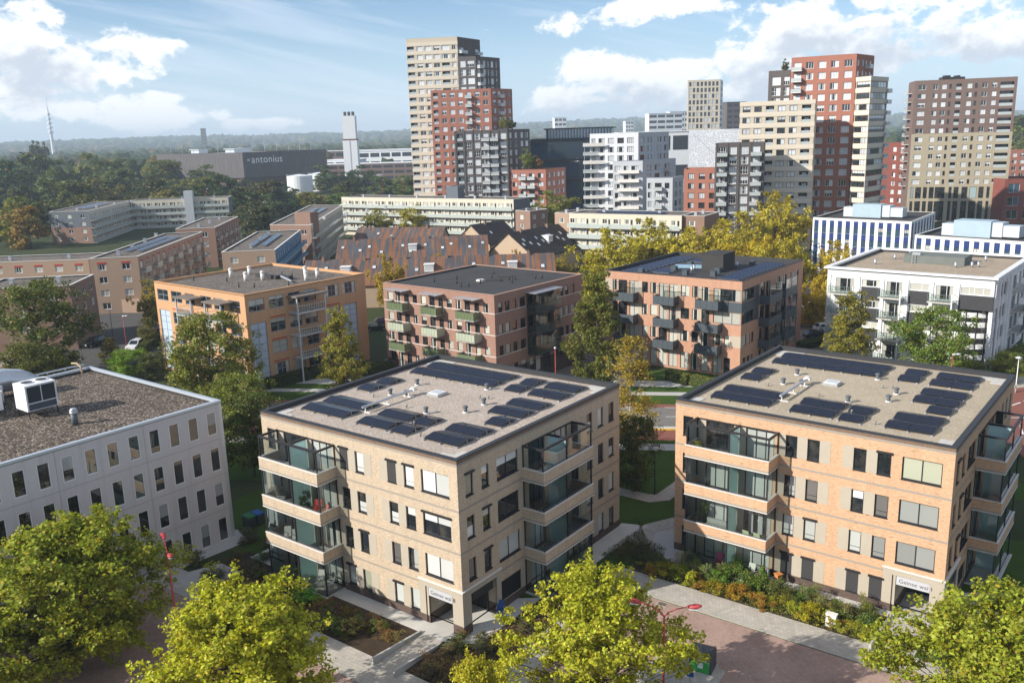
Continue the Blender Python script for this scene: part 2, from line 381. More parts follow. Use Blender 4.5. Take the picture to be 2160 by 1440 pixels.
def inset(pts, d):
    n = len(pts); out = []
    for i in range(n):
        a, b, c = pts[i - 1], pts[i], pts[(i + 1) % n]
        e1 = (b[0] - a[0], b[1] - a[1]); e2 = (c[0] - b[0], c[1] - b[1]); l1 = hypot(*e1); l2 = hypot(*e2)
        n1 = (-e1[1] / l1, e1[0] / l1); n2 = (-e2[1] / l2, e2[0] / l2)
        k = 1 + n1[0] * n2[0] + n1[1] * n2[1]; k = max(k, 0.2)
        out.append((b[0] + d * (n1[0] + n2[0]) / k, b[1] + d * (n1[1] + n2[1]) / k))
    return out

def wall_mb(F, U0, U1, z0, z1, holes, depth, out=0.0, mb=None):
    mb = mb or MB()
    H = [(max(U0, a), min(U1, b), max(z0, c), min(z1, d)) for (a, b, c, d) in holes]; H = [q for q in H if q[1] - q[0] > 0.02 and q[3] - q[2] > 0.02]
    zs = sorted({round(z, 4) for z in [z0, z1] + [q[2] for q in H] + [q[3] for q in H]})
    runs = []
    for i in range(len(zs) - 1):
        za, zb = zs[i], zs[i + 1]; zm = (za + zb) / 2
        cut = sorted([(q[0], q[1]) for q in H if q[2] < zm < q[3]]); x = U0; segs = []
        for a, b in cut:
            if a > x + 1e-4: segs.append((round(x, 4), round(a, 4)))
            x = max(x, b)
        if x < U1 - 1e-4: segs.append((round(x, 4), round(U1, 4)))
        runs.append((za, zb, segs))
    merged = []
    for za, zb, segs in runs:
        if merged and merged[-1][2] == segs: merged[-1] = (merged[-1][0], zb, segs)
        else: merged.append((za, zb, segs))
    for za, zb, segs in merged:
        for a, b in segs: mb.poly([F.p(a, out, za), F.p(b, out, za), F.p(b, out, zb), F.p(a, out, zb)])
    o2 = out - depth
    if depth > 0:
        for a, b, c, d in H:
            mb.poly([F.p(a, out, c), F.p(a, out, d), F.p(a, o2, d), F.p(a, o2, c)], 1); mb.poly([F.p(b, out, d), F.p(b, out, c), F.p(b, o2, c), F.p(b, o2, d)], 1)
            mb.poly([F.p(b, out, c), F.p(a, out, c), F.p(a, o2, c), F.p(b, o2, c)], 1); mb.poly([F.p(a, out, d), F.p(b, out, d), F.p(b, o2, d), F.p(a, o2, d)], 1)
    return mb

WM = {}
def frame_mb(w, h, fw, cols, rows, d=0.06, mb=None, mat=0):
    """frame with mullions at fractions cols and rails at fractions rows; front at y=0"""
    mb = mb or MB()
    mb.box(0, fw, 0, d, 0, h, mat); mb.box(w - fw, w, 0, d, 0, h, mat); mb.box(fw, w - fw, 0, d, 0, fw, mat); mb.box(fw, w - fw, 0, d, h - fw, h, mat)
    for c in cols: mb.box(c * w - fw * .45, c * w + fw * .45, 0.004, d, fw, h - fw, mat)
    for r in rows: mb.box(fw, w - fw, 0.008, d, r * h - fw * .4, r * h + fw * .4, mat)
    return mb
def win_mesh(w, h, fw, cols, rows, style, fm, gm, bm):
    """window of one mesh for far buildings: frame, panes, blinds (style: d dark, b blind, h half blind, c part curtain)"""
    key = (round(w, 2), round(h, 2), fw, tuple(cols), tuple(rows), style, fm.name, gm.name, bm.name)
    if key in WM: return WM[key]
    mb = frame_mb(w, h, fw, cols, rows)
    y = 0.035; z1 = fw
    def q(x0, x1, za, zb, m): mb.poly([(x0, y, za), (x1, y, za), (x1, y, zb), (x0, y, zb)], m)
    x0, x1, za, zb = fw, w - fw, fw, h - fw
    if style == 'd': q(x0, x1, za, zb, 1)
    elif style == 'b': q(x0, x1, za, zb, 2)
    elif style == 'h': zm = za + (zb - za) * 0.52; q(x0, x1, za, zm, 1); q(x0, x1, zm, zb, 2)
    elif style == 'q': zm = za + (zb - za) * 0.75; q(x0, x1, za, zm, 1); q(x0, x1, zm, zb, 2)
    elif style == 'l': zm = za + (zb - za) * 0.42; q(x0, x1, za, zm, 2); q(x0, x1, zm, zb, 1)
    elif style == 'c': xm = x0 + (x1 - x0) * 0.22; xn = x0 + (x1 - x0) * 0.78; q(x0, xm, za, zb, 2); q(xm, xn, za, zb, 1); q(xn, x1, za, zb, 2)
    elif style == 'r': xm = x0 + (x1 - x0) * 0.5; q(x0, xm, za, zb, 1); q(xm, x1, za, zb, 2)
    me = mb.mesh('window', [fm, gm, bm]); WM[key] = me; return me
def put(face, me, B, u, z, out, name, parent=None):
    o = link(name, me, parent or B.o, face.p(u, out, z), face.rz); return o
RNG = random.Random(7)

# ------------------------------------------------------------------ palette
M_ANTH = plain('anthracite_frame', (0.022, 0.022, 0.026), 0.45, 0.4, var=0.05)
M_WHITEF = plain('white_frame', (0.72, 0.73, 0.74), 0.45, 0.4, var=0.05)
M_ALU = plain('galvanised', (0.55, 0.58, 0.62), 0.35, 0.5, 0.7, var=0.1)
M_SAND = plain('sand_panel', (0.40, 0.355, 0.29), 0.75, var=0.08, vs=0.8)
M_BAND = plain('band_grey', (0.30, 0.265, 0.225), 0.8, var=0.08)
M_COPW = plain('white_coping', (0.66, 0.64, 0.61), 0.6, var=0.06)
M_COPD = plain('dark_coping', (0.035, 0.036, 0.04), 0.55, var=0.1)
M_CONC = plain('concrete', (0.42, 0.41, 0.39), 0.9, var=0.2, vs=0.5, bump=0.2)
M_CONCL = plain('light_concrete', (0.50, 0.485, 0.45), 0.9, var=0.22, vs=0.45, bump=0.2)
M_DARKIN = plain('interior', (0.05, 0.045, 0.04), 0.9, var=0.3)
M_SCREEN = plain('screen_cloth', (0.045, 0.044, 0.046), 0.8, var=0.06)
M_TIMBER = plain('timber_floor', (0.22, 0.12, 0.06), 0.6, var=0.2)
M_BR2 = brick('brick_beige', (0.53, 0.425, 0.31), (0.43, 0.34, 0.245), (0.42, 0.355, 0.28), var=0.7)
M_BR1 = brick('brick_orange', (0.58, 0.365, 0.23), (0.51, 0.305, 0.18), (0.46, 0.325, 0.22), var=0.6, streak=(0.19, 0.11, 0.07))
M_SOLD = brick('brick_soldier', (0.21, 0.145, 0.105), (0.16, 0.11, 0.08), (0.17, 0.125, 0.095), bw=0.065, bh=0.21)
M_PLINTH = brick('brick_plinth', (0.115, 0.08, 0.068), (0.085, 0.06, 0.05), (0.11, 0.085, 0.075))
M_GLASS = glass_dark('window_glass', dirt=0.35)
M_GLASSB = glass_dark('balcony_door_glass', (0.02, 0.026, 0.026), 1.6, dirt=0.5)
M_THIN = thin_glass('clear_glazing', (0.90, 0.96, 0.945))
M_FROST = None
def frosted():
    t = NT('frosted_partition'); a = t.bsdf((0.58, 0.74, 0.75), 0.35, 0.5)
    tr = t.n('ShaderNodeBsdfTranslucent', {'Color': (0.72, 0.90, 0.90)}).outputs[0]
    mx = t.n('ShaderNodeMixShader', {0: 0.5}); t.L.new(a, mx.inputs[1]); t.L.new(tr, mx.inputs[2]); return t.done(mx.outputs[0])
M_FROST = frosted()
M_BLW = blind('blind_white', (0.66, 0.68, 0.67)); M_BLG = blind('blind_grey_green', (0.40, 0.42, 0.32)); M_CUR = blind('curtain_white', (0.60, 0.64, 0.62), 5.0, True)
M_SLAT = blind('venetian', (0.35, 0.37, 0.36), 9.0); M_BLD = blind('blind_dark', (0.13, 0.125, 0.12)); M_BEIGEC = blind('curtain_beige', (0.46, 0.40, 0.32), 4.0, True)
M_GRAV2 = gravel('roof_gravel_pale', (0.42, 0.355, 0.30), (0.33, 0.27, 0.22), (0.56, 0.50, 0.45), 14, 0.8, 0.14)
M_GRAV1 = gravel('roof_gravel_cream', (0.42, 0.355, 0.265), (0.34, 0.28, 0.205), (0.50, 0.44, 0.345), 15, 0.7, 0.14)
M_GRAVO = gravel('roof_gravel_brown', (0.13, 0.10, 0.075), (0.05, 0.042, 0.038), (0.30, 0.26, 0.22), 8, 0.9, 0.3)
def pvmat():
    t = NT('solar_cell'); o = t.n('ShaderNodeTexCoord').outputs['UV']
    b = t.n('ShaderNodeTexBrick', {'Color1': (0.010, 0.011, 0.018, 1), 'Color2': (0.013, 0.014, 0.021, 1), 'Mortar': (0.03, 0.031, 0.04, 1), 'Scale': 1.0, 'Mortar Size': 0.004, 'Brick Width': 0.16, 'Row Height': 0.16}, offset=0.0)
    t.L.new(o, b.inputs['Vector']); return t.done(t.bsdf(b.outputs[0], 0.22, 0.5))
M_PV = pvmat()
M_VENT = plain('vent_plastic', (0.10, 0.115, 0.135), 0.5, var=0.1)
M_GREENWALL = plain('hedge_green', (0.03, 0.05, 0.015), 0.9)

def near_window(B, F, u0, u1, z0, z1, cols=(), look='d', box=False, rail=False, recess=0.10, sill=True):
    w, h = u1 - u0, z1 - z0; key = ('nf', round(w, 2), round(h, 2), tuple(cols), rail)
    if key not in WM:
        mb = frame_mb(w, h, 0.075, cols, (), 0.07)
        if rail: mb.box(0.07, w - 0.07, -0.03, -0.01, 0.42, 0.445)
        mb.box(-0.02, w + 0.02, -0.16, 0.0, -0.05, 0.004)
        WM[key] = mb.mesh('window', M_ANTH)
    wo = put(F, WM[key], B, u0, z0, -recess, 'window')
    def pane(x0, x1, za, zb, mat, name, y=0.04):
        k = ('np', name, round(x0, 2), round(x1, 2), round(za, 2), round(zb, 2), mat.name)
        if k not in WM:
            mb = MB(); mb.poly([(x0, y, za), (x1, y, za), (x1, y, zb), (x0, y, zb)]); WM[k] = mb.mesh(name, mat)
        return link(name, WM[k], wo)
    xs = [0.0] + [c * w for c in cols] + [w]
    for a, b in zip(xs, xs[1:]):
        x0, x1 = a + (0.075 if a == 0 else 0.034), b - (0.075 if b == w else 0.034); za, zb = 0.075, h - 0.075; zm = za + (zb - za)
        if look == 'd': pane(x0, x1, za, zb, M_GLASS, 'pane')
        elif look == 'b': pane(x0, x1, za, zb, M_BLW, 'blind')
        elif look == 'g': pane(x0, x1, za, zb, M_BLG, 'blind')
        elif look == 's': pane(x0, x1, za, zb, M_SLAT, 'blind')
        elif look == 'k': pane(x0, x1, za, zb, M_BLD, 'blind')
        elif look == 'c': pane(x0, x1, za, zb, M_CUR, 'curtain')
        elif look == 'e': pane(x0, x1, za, zb, M_BEIGEC, 'curtain')
        elif look == 'h': zm = za + (zb - za) * 0.5; pane(x0, x1, za, zm, M_BLW, 'blind'); pane(x0, x1, zm, zb, M_GLASS, 'pane')
        elif look == 'u': zm = za + (zb - za) * 0.62; pane(x0, x1, za, zm, M_GLASS, 'pane'); pane(x0, x1, zm, zb, M_BLW, 'blind')
        elif look == 'v': xm = x0 + (x1 - x0) * 0.45; pane(x0, xm, za, zb, M_GLASS, 'pane'); pane(xm, x1, za, zb, M_CUR, 'curtain')
        elif look == 'x': pass
    if look == 'x':    # cloth screen let down over the window
        mb = MB(); mb.box(0.0, w, -0.095, -0.085, 0.03, h + 0.05); mb.build('sun_screen', M_SCREEN, wo)
    if box:
        mb = MB(); mb.box(-0.08, w + 0.08, -0.24, -recess * -1 - 0.2, h - 0.02, h + 0.12); mb.build('screen_box', M_ANTH, wo)
    return wo

def balcony(B, F, u0, u1, zb, zt, ztop, top, brickm, um):
    """brick-fronted balcony with a glazed screen; zb slab underside, zt parapet top, ztop top of glazing"""
    D = 2.0
    P = F.p
    sl = MB(); sl.obox(P, u0 + .16, u1 - .16, 0.0, D - .16, zb + 0.03, zb + 0.2); slab = sl.build('balcony_floor', M_CONC, B.o)
    par = MB()
    par.obox(P, u0, u1, D - .16, D, zb + .2, zt); par.obox(P, u0, u0 + .16, 0.0, D - .16, zb + .2, zt); par.obox(P, u1 - .16, u1, 0.0, D - .16, zb + .2, zt)
    bp = par.build('parapet', brickm, B.o)
    bd = MB()
    bd.obox(P, u0, u1, D - .16, D, zb + 0.03, zb + .197); bd.obox(P, u0, u0 + .16, 0.0, D - .16, zb + 0.03, zb + .197); bd.obox(P, u1 - .16, u1, 0.0, D - .16, zb + 0.03, zb + .197)
    bd.build('band', M_BAND, bp)
    cp = MB()
    for za, zz in ((zt, zt + .05), (zb - 0.02, zb + 0.03)):
        cp.obox(P, u0 - .03, u1 + .03, D - .18, D + .03, za, zz); cp.obox(P, u0 - .03, u0 + .18, 0.0, D - .18, za, zz); cp.obox(P, u1 - .18, u1 + .03, 0.0, D - .18, za, zz)
    cp.build('coping', M_COPW, bp)
    screen(B, F, u0 + .1, u1 - .1, zt + .05, ztop, top, um, D - .1)
def screen(B, F, u0, u1, z0, z1, top, um, D):
    P = F.p; pm = MB(); s = 0.05
    for u in (u0, um, u1): pm.obox(P, u - s, u + s, D - 2 * s, D, z0, z1)
    for u in (u0, u1): pm.obox(P, u - s, u + s, 0.01, 0.07, z0, z1)
    pm.obox(P, u0 + s, u1 - s, D - .075, D - .025, z0, z0 + .045)
    if top:
        pm.obox(P, u0 - .07, u1 + .07, D - .14, D + .02, z1, z1 + .15)
        for u in (u0, um, u1): pm.obox(P, u - .07, u + .07, 0.0, D - .14, z1, z1 + .15)
        pm.obox(P, u0 + .07, um - .07, 0.0, .08, z1 + .03, z1 + .13); pm.obox(P, um + .07, u1 - .07, 0.0, .08, z1 + .03, z1 + .13)
    else:
        pm.obox(P, u0 + s, um - s, D - .08, D - .02, z1 - .06, z1); pm.obox(P, um + s, u1 - s, D - .08, D - .02, z1 - .06, z1)
    fr = pm.build('screen_frame', M_ANTH, B.o)
    def pane(pts, name='glass_pane', mat=M_THIN):
        mb = MB(); mb.poly(pts); return mb.build(name, mat, fr)
    for a, b in ((u0 + s, um - s), (um + s, u1 - s)):
        mid = (a + b) / 2
        pane([P(a, D - .05, z0), P(mid - .006, D - .05, z0), P(mid - .006, D - .05, z1), P(a, D - .05, z1)])
        pane([P(mid + .006, D - .05, z0), P(b, D - .05, z0), P(b, D - .05, z1), P(mid + .006, D - .05, z1)])
    pane([P(u1, D - .1, z0), P(u1, .07, z0), P(u1, .07, z1), P(u1, D - .1, z1)]); pane([P(u0, .07, z0), P(u0, D - .1, z0), P(u0, D - .1, z1), P(u0, .07, z1)])
    q = MB(); q.obox(P, um - .015, um + .015, .08, D - .1, z0 - .85 if z0 > 1 else z0, z1); q.build('partition', M_FROST, fr)

LOOKS = {'II': {(3, 1): 'x', (3, 2): 'b', (3, 3): 'x', (3, 4): 'b', (3, 5): 'b', (2, 1): 'd', (2, 2): 'h', (2, 3): 'h', (2, 4): 'u', (2, 5): 'u', (1, 1): 'd', (1, 2): 'd', (1, 3): 'k', (1, 4): 'v', (1, 5): 'b', (0, 1): 'c', (0, 2): 'g', (0, 3): 'c', (0, 4): 'c'},
         'I': {(3, 1): 'd', (3, 2): 'd', (3, 3): 'd', (3, 4): 'd', (3, 5): 'g', (2, 1): 'v', (2, 2): 'k', (2, 3): 'u', (2, 4): 'k', (2, 5): 's', (1, 1): 'c', (1, 2): 'c', (1, 3): 'c', (1, 4): 's', (1, 5): 's', (0, 1): 'x', (0, 2): 'x', (0, 3): 'x', (0, 4): 'x'}}
ZT = [2.40, 5.65, 8.88, 12.10]; ZS = [0.70, 3.96, 7.20, 10.43]; ZB = [None, 2.98, 6.20, 9.42]
def geinse(key, name, label, o, a, w, d, brickm, gravelm, signtext):
    ux, uy = cos(a), sin(a); vx, vy = -uy, ux
    P4 = [(o[0], o[1]), (o[0] + w * ux, o[1] + w * uy), (o[0] + w * ux + d * vx, o[1] + w * uy + d * vy), (o[0] + d * vx, o[1] + d * vy)]
    B = Bld(name, label, P4, 13.4); S, E = B.F[0], B.F[1]
    Sh, Eh = [], []
    for k in range(4):
        z0, z1 = ZS[k], ZT[k]; fl = 0.05 if k == 0 else ZB[k] + .2
        cols = [(0.70, 1.60), (9.35, 10.25), (11.03, 11.95), (14.43, 15.33), (16.10, 17.05)]
        for a_, b_ in cols: Sh.append((a_, b_, z0, z1))
        if k: Sh.append((17.78, 20.42, z0, z1))
        Sh += [(2.75, 5.15, fl + .05, fl + 2.42), (6.15, 8.45, fl + .05, fl + 2.42)]
        if k: Eh += [(0.83, 1.68, z0, z1), (2.61, 3.47, z0, z1), (4.37, 6.98, z0, z1)]
        Eh += [(16.64, 17.51, z0, z1), (18.40, 19.30, z0, z1), (20.18, 21.08, z0, z1)]
        Eh += [(8.3, 10.5, fl + .05, fl + 2.42), (11.2, 13.7, fl + .05, fl + 2.42)]
    ent_S, ent_E = (17.95, w, 0, 3.0), (0.0, 3.9, 0, 3.0); gar = (4.42, 7.02, 0.66, 2.32)
    B.wall(0, 0.66, 13.08, Sh + [ent_S], brickm); B.wall(1, 0.66, 13.08, Eh + [ent_E, gar], brickm)
    B.wall(0, 0.0, 0.66, [ent_S, (2.75, 5.15, 0.1, 0.67), (6.15, 8.45, 0.1, 0.67)], M_PLINTH, name='plinth'); B.wall(1, 0.0, 0.66, [ent_E, (8.3, 10.5, .1, .67), (11.2, 13.7, .1, .67)], M_PLINTH, name='plinth')
    for i in (2, 3): B.wall(i, 0, 13.08, [], brickm)
    for i in range(4): B.wall(i, 13.08, 13.36, [], M_SOLD, 0, name='soldier_course')
    # bands and panels
    def strip(F, u0, u1, z0, z1, mat, name, t=0.018): mb = MB(); mb.obox(F.p, u0, u1, 0.0, t, z0, z1); return mb.build(name, mat, B.o)
    for F in (S, E): strip(F, -0.018 if F is S else 0.0, F.L + (0.018 if F is S else 0.018), 12.91, 13.075, M_BAND, 'band')
    for k in (1, 2, 3):
        zz = ZB[k] + .11
        strip(S, 0, 1.86, zz, zz + .16, M_BAND, 'band'); strip(S, 8.9, w + .018 if k > 1 else 17.0, zz, zz + .16, M_BAND, 'band')
        strip(E, 0 if k > 1 else 4.45, 7.45, zz, zz + .16, M_BAND, 'band'); strip(E, 14.5, d, zz, zz + .16, M_BAND, 'band')
    for k in range(4):
        z0, z1 = ZS[k] - .02, ZT[k] + .06
        for a_, b_ in ((8.9, 9.35), (10.25, 11.03), (11.95, 12.77), (13.63, 14.43), (15.33, 16.10)): strip(S, a_ + .003, b_ - .003, z0, z1, M_SAND, 'panel', .012)
        for a_, b_ in ((6.98, 7.45), (15.82, 16.64), (17.51, 18.40), (19.30, 20.18)):
            strip(E, a_ + .003, b_ - .003, z0, z1, M_SAND, 'panel', .012)
        fl = 0.05 if k == 0 else ZB[k] + .2
        strip(S, 5.16, 6.14, fl, fl + 2.45, M_SAND, 'panel', .012); strip(S, 1.9, 2.74, fl, fl + 2.45, M_SAND, 'panel', .012)
    # windows
    L = LOOKS[key]; R = random.Random(len(name) + 3)
    for k in range(4):
        z0, z1 = ZS[k], ZT[k]
        near_window(B, S, 0.70, 1.60, z0, z1, (), R.choice('dddv'))
        for j, (a_, b_) in enumerate(((9.35, 10.25), (11.03, 11.95), (14.43, 15.33), (16.10, 17.05)), 1):
            near_window(B, S, a_, b_, z0, z1, (), L.get((k, j), 'd'), box=R.random() < .3 or L.get((k, j)) == 'x', rail=k > 0 and L.get((k, j)) != 'x')
        if k:
            near_window(B, S, 17.78, 20.42, z0, z1, (0.5,), L.get((k, 5), 'd'), box=(k == 2 and key == 'II'))
            near_window(B, E, 0.83, 1.68, z0, z1, (), R.choice('bdhe'), box=R.random() < .3); near_window(B, E, 2.61, 3.47, z0, z1, (), R.choice('dhu'), rail=True, box=R.random() < .3)
            near_window(B, E, 4.37, 6.98, z0, z1, (0.48,), {3: 'u', 2: 'd', 1: 'c'}[k] if key == 'II' else 'd')
        for a_, b_ in ((16.64, 17.51), (18.40, 19.30), (20.18, 21.08)): near_window(B, E, a_, b_, z0, z1, (), R.choice('hbdk'))
        fl = 0.05 if k == 0 else ZB[k] + .2
        for F, spans in ((S, ((2.75, 5.15), (6.15, 8.45))), (E, ((8.3, 10.5), (11.2, 13.7)))):
            for a_, b_ in spans:
                look = R.choice('cvccd'); WMk = near_window(B, F, a_, b_, fl + .06, fl + 2.42, (0.36, 0.7), look, recess=0.08)
    # balconies
    for F, u0, u1, um in ((S, 1.9, 8.87, 5.6), (E, 7.48, 14.43, 10.8)):
        for k in (1, 2, 3):
            top = k == 3
            balcony(B, F, u0, u1, ZB[k], ZS[k] - .05, 12.05 if top else ZB[k + 1] - .02, top, brickm, um)
        sl = MB(); sl.obox(F.p, u0, u1, 0.0, 2.0, 0.0, 0.14); sl.obox(F.p, u0 - .1, u1 + .1, 1.96, 2.12, 0.0, .17); sl.build('terrace_floor', M_CONCL, B.o)
        screen(B, F, u0 + .1, u1 - .1, .14, ZB[1] - .02, False, um, 1.9)
        sh = MB(); sh.obox(F.p, u1 + .02, u1 + .10, 0.02, 0.5, 0.0, 12.0); sh.build('downpipe', M_ANTH, B.o) if F is E else None
    # corner entrance
    q = MB(); q.obox(S.p, 17.03, 17.95, 0.0, .05, .66, 3.0); q.obox(S.p, 17.03, w + .05, 0.0, .05, 3.0, 3.45); q.obox(E.p, .001, 4.42, 0.0, .05, 3.0, 3.45); q.obox(E.p, 3.9, 4.42, 0.0, .05, .66, 3.0)
    pt = q.build('portal', M_SAND, B.o)
    q = MB(); q.obox(S.p, 16.98, w + .14, 0.0, .14, 3.45, 3.53); q.obox(E.p, .001, 4.46, 0.0, .14, 3.45, 3.53); q.build('coping', M_COPW, pt)
    cx = MB(); cx.obox(S.p, 20.27, w + .05, -.9, .05, .78, 2.999); col = cx.build('column', M_SAND, B.o)
    cx = MB(); cx.obox(S.p, 20.26, w + .06, -.91, .06, 0.0, .78); cx.build('plinth', M_PLINTH, col)
    inn = MB(); p = S.p
    inn.poly([p(17.95, 0, .8), p(17.95, -3.9, .8), p(17.95, -3.9, 3.0), p(17.95, 0, 3.0)]); inn.poly([p(17.95, -3.9, .8), p(w, -3.9, .8), p(w, -3.9, 3.0), p(17.95, -3.9, 3.0)])
    inn.poly([p(17.95, -.14, 2.998), p(17.95, -3.9, 2.998), p(w - .14, -3.9, 2.998), p(w - .14, -.14, 2.998)])
    porch = inn.build('porch', M_SAND, B.o)
    inn = MB(); inn.poly([p(17.95, 0, 0), p(17.95, -3.9, 0), p(17.95, -3.9, .8), p(17.95, 0, .8)]); inn.poly([p(17.95, -3.9, 0), p(w, -3.9, 0), p(w, -3.9, .8), p(17.95, -3.9, .8)]); inn.build('plinth', M_PLINTH, porch)
    gr = MB()
    for i in range(7): gr.obox(p, 17.955, 18.0, -2.6, -.9, 1.15 + i * .2, 1.25 + i * .2)
    gr.build('louvre', M_COPW, porch)
    dr = frame_mb(2.0, 2.35, .07, (0.5,), (), .05).build('entrance_door', M_ANTH, B.o, S.p(18.4, -3.8, 0.02), S.rz)
    g = MB(); g.poly([(.07, .03, .07), (1.93, .03, .07), (1.93, .03, 2.28), (.07, .03, 2.28)]); g.build('pane', M_GLASS, dr)
    gd = MB(); gd.obox(E.p, 4.42, 7.02, -.16, -.10, .66, 2.32); gd.build('shutter_door', plain('black_shutter', (0.012, 0.012, 0.013), .7), B.o)
    q = MB(); q.obox(S.p, 17.7, 17.75, .05, .1, .1, 3.0); q.build('downpipe', M_ANTH, B.o)
    sg = MB(); sg.obox(S.p, 18.0, 20.26, .0, .07, 2.33, 2.98); sgo = sg.build('sign', plain('sign_plate', (0.46, 0.47, 0.50), .45, var=.05), B.o)
    tx = bpy.data.curves.new('lettering', 'FONT'); tx.body = signtext; tx.size = 0.43; tx.extrude = 0.004; tx.align_x = 'LEFT'; tx.space_character = 1.05
    tx.materials.append(plain('sign_letters', (0.10, 0.10, 0.11), .5))
    to = link_text('lettering', tx, sgo, Matrix.Translation(S.p(18.17, .078, 2.52)) @ Matrix.Rotation(S.rz, 4, 'Z') @ Matrix.Rotation(pi / 2, 4, 'X'))
    sg = MB(); sg.obox(E.p, 1.0, 3.4, .0, .07, 2.33, 2.98); sg.build('sign_panel', M_ANTH, B.o)  # sign on the shaded side; its shade is put into the dark plate colour
    # roof
    B.flat_roof(13.02, gravelm, 0.34, 0.34, M_COPD, M_COPD, 0.05, 0.07)
    def R_(u, v, z): return S.p(u, -v, z)
    def tiles(u0, v0, nu, nv, s=0.5):
        for i in range(nu):
            for j in range(nv):
                k = ('tile', s)
                if k not in WM: mb = MB(); mb.box(0.004, s - .004, .004, s - .004, 0, .04); WM[k] = mb.mesh('paving_tile', M_CONCL)
                link('paving_tile', WM[k], B.o, R_(u0 + i * s, v0 + j * s, 13.024), S.rz)
    for (u0, v0, nu, nv) in ((.45, .45, 4, 2), (.45, 1.45, 2, 2), (w - 2.5, .45, 4, 2), (w - 1.5, 1.45, 2, 2), (w - 2.5, d - 1.5, 4, 2), (w - 1.5, d - 2.5, 2, 2), (.45, d - 1.5, 5, 2), (.45, d - 2.5, 2, 2)): tiles(u0, v0, nu, nv)
    vk = 'vent'
    if vk not in WM:
        mb = MB(); mb.cyl(0, 0, 0, .10, .24, 14, 1); mb.cyl(0, 0, .08, .42, .15, 14); mb.cyl(0, 0, .40, .46, .15, 14, 0, .23); mb.cyl(0, 0, .46, .54, .23, 14); mb.cyl(0, 0, .54, .60, .23, 14, 0, .14); WM[vk] = mb.mesh('roof_vent', [M_VENT, M_COPW], True)
    for (u, v, s) in ((5.2, 9.9, 1), (5.1, 13.45, 1), (6.6, 10.4, .9), (11.5, 7.6, 1), (14.1, 9.5, 1), (14.05, 11.95, 1), (11.5, 15.6, 1)):
        q = link('roof_vent', WM[vk], B.o, R_(u, v, 13.02)); q.scale = (s, s, s)
    for (u, v) in ((4.3, 8.7), (12.6, 5.0), (12.6, 13.2), (13.3, 13.5), (9.0, 7.9), (14.9, 3.2)):
        k = 'smallvent'
        if k not in WM: mb = MB(); mb.cyl(0, 0, 0, .2, .06, 8); mb.cyl(0.03, 0, .17, .28, .09, 8); WM[k] = mb.mesh('pipe_vent', [plain('pipe_grey', (.25, .24, .23))], True)
        link('pipe_vent', WM[k], B.o, R_(u, v, 13.02))
    hb = MB(); hb.box(-.65, .65, -.65, .65, 0, .22); hb.box(-.58, .58, -.58, .58, .22, .27, 1); hb.box(-.40, .40, -.40, .40, .27, .285, 2)
    hb.build('roof_hatch', [M_ALU, M_COPW, plain('hatch_dome', (.50, .55, .58), .2, .5)], B.o, R_(8.7, 12.1, 13.02), S.rz)
    # mast lying over its stands
    mr = thing('aluminium_mast', f'long aluminium mast on low stands across the {"pale" if key == "II" else "cream"} gravel of the {"beige" if key == "II" else "orange"} brick roof', 'mast', (B.c[0] + R_(6.9, 4.9, 0)[0], B.c[1] + R_(6.9, 4.9, 0)[1], 13.02), S.rz)
    mb = MB(); mb.box(-.075, .075, 0, 6.0, .42, .57); mb.box(-.10, .10, .3, 5.6, .47, .52); mb.build('pole', M_ALU, mr)
    mb = MB(); mb.cyl(0, 6.1, .36, .72, .2, 12); mb.box(-.28, .28, 5.9, 6.3, .40, .60); mb.build('head', M_COPW, mr)
    for y in (.35, 2.9, 5.5):
        mb = MB(); mb.box(-.03, .03, y - .03, y + .03, .05, .45); mb.box(-.55, .55, y - .08, y + .08, 0, .06); mb.build('stand', M_COPW, mr)
    # solar arrays: tents of panels in rows
    pl, pd, th = 1.63, 1.06, radians(11)
    dx, dz = pd * cos(th), pd * sin(th)
    if 'pv_s' not in WM:
        mb = MB(); mb.poly([(0, 0, 0), (pl, 0, 0), (pl, dx, dz), (0, dx, dz)]); mb.poly([(0, dx, dz - .035), (pl, dx, dz - .035), (pl, 0, -.035), (0, 0, -.035)])
        mb.poly([(0, 0, -.035), (pl, 0, -.035), (pl, 0, 0), (0, 0, 0)], 1); mb.poly([(pl, dx, dz - .035), (0, dx, dz - .035), (0, dx, dz), (pl, dx, dz)], 1); mb.poly([(pl, 0, -.035), (pl, dx, dz - .035), (pl, dx, dz), (pl, 0, 0)], 1); mb.poly([(0, dx, dz - .035), (0, 0, -.035), (0, 0, 0), (0, dx, dz)], 1)
        WM['pv_s'] = mb.mesh('solar_panel', [M_PV, M_ANTH])
        mb = MB(); mb.poly([(0, 0, dz), (pl, 0, dz), (pl, dx, 0), (0, dx, 0)]); mb.poly([(0, dx, -.035), (pl, dx, -.035), (pl, 0, dz - .035), (0, 0, dz - .035)])
        mb.poly([(pl, dx, -.035), (0, dx, -.035), (0, dx, 0), (pl, dx, 0)], 1); mb.poly([(pl, 0, dz - .035), (pl, dx, -.035), (pl, dx, 0), (pl, 0, dz)], 1); mb.poly([(0, dx, -.035), (0, 0, dz - .035), (0, 0, dz), (0, dx, 0)], 1)
        WM['pv_n'] = mb.mesh('solar_panel', [M_PV, M_ANTH])
    roofword = 'beige block roof' if key == 'II' else 'orange block roof'
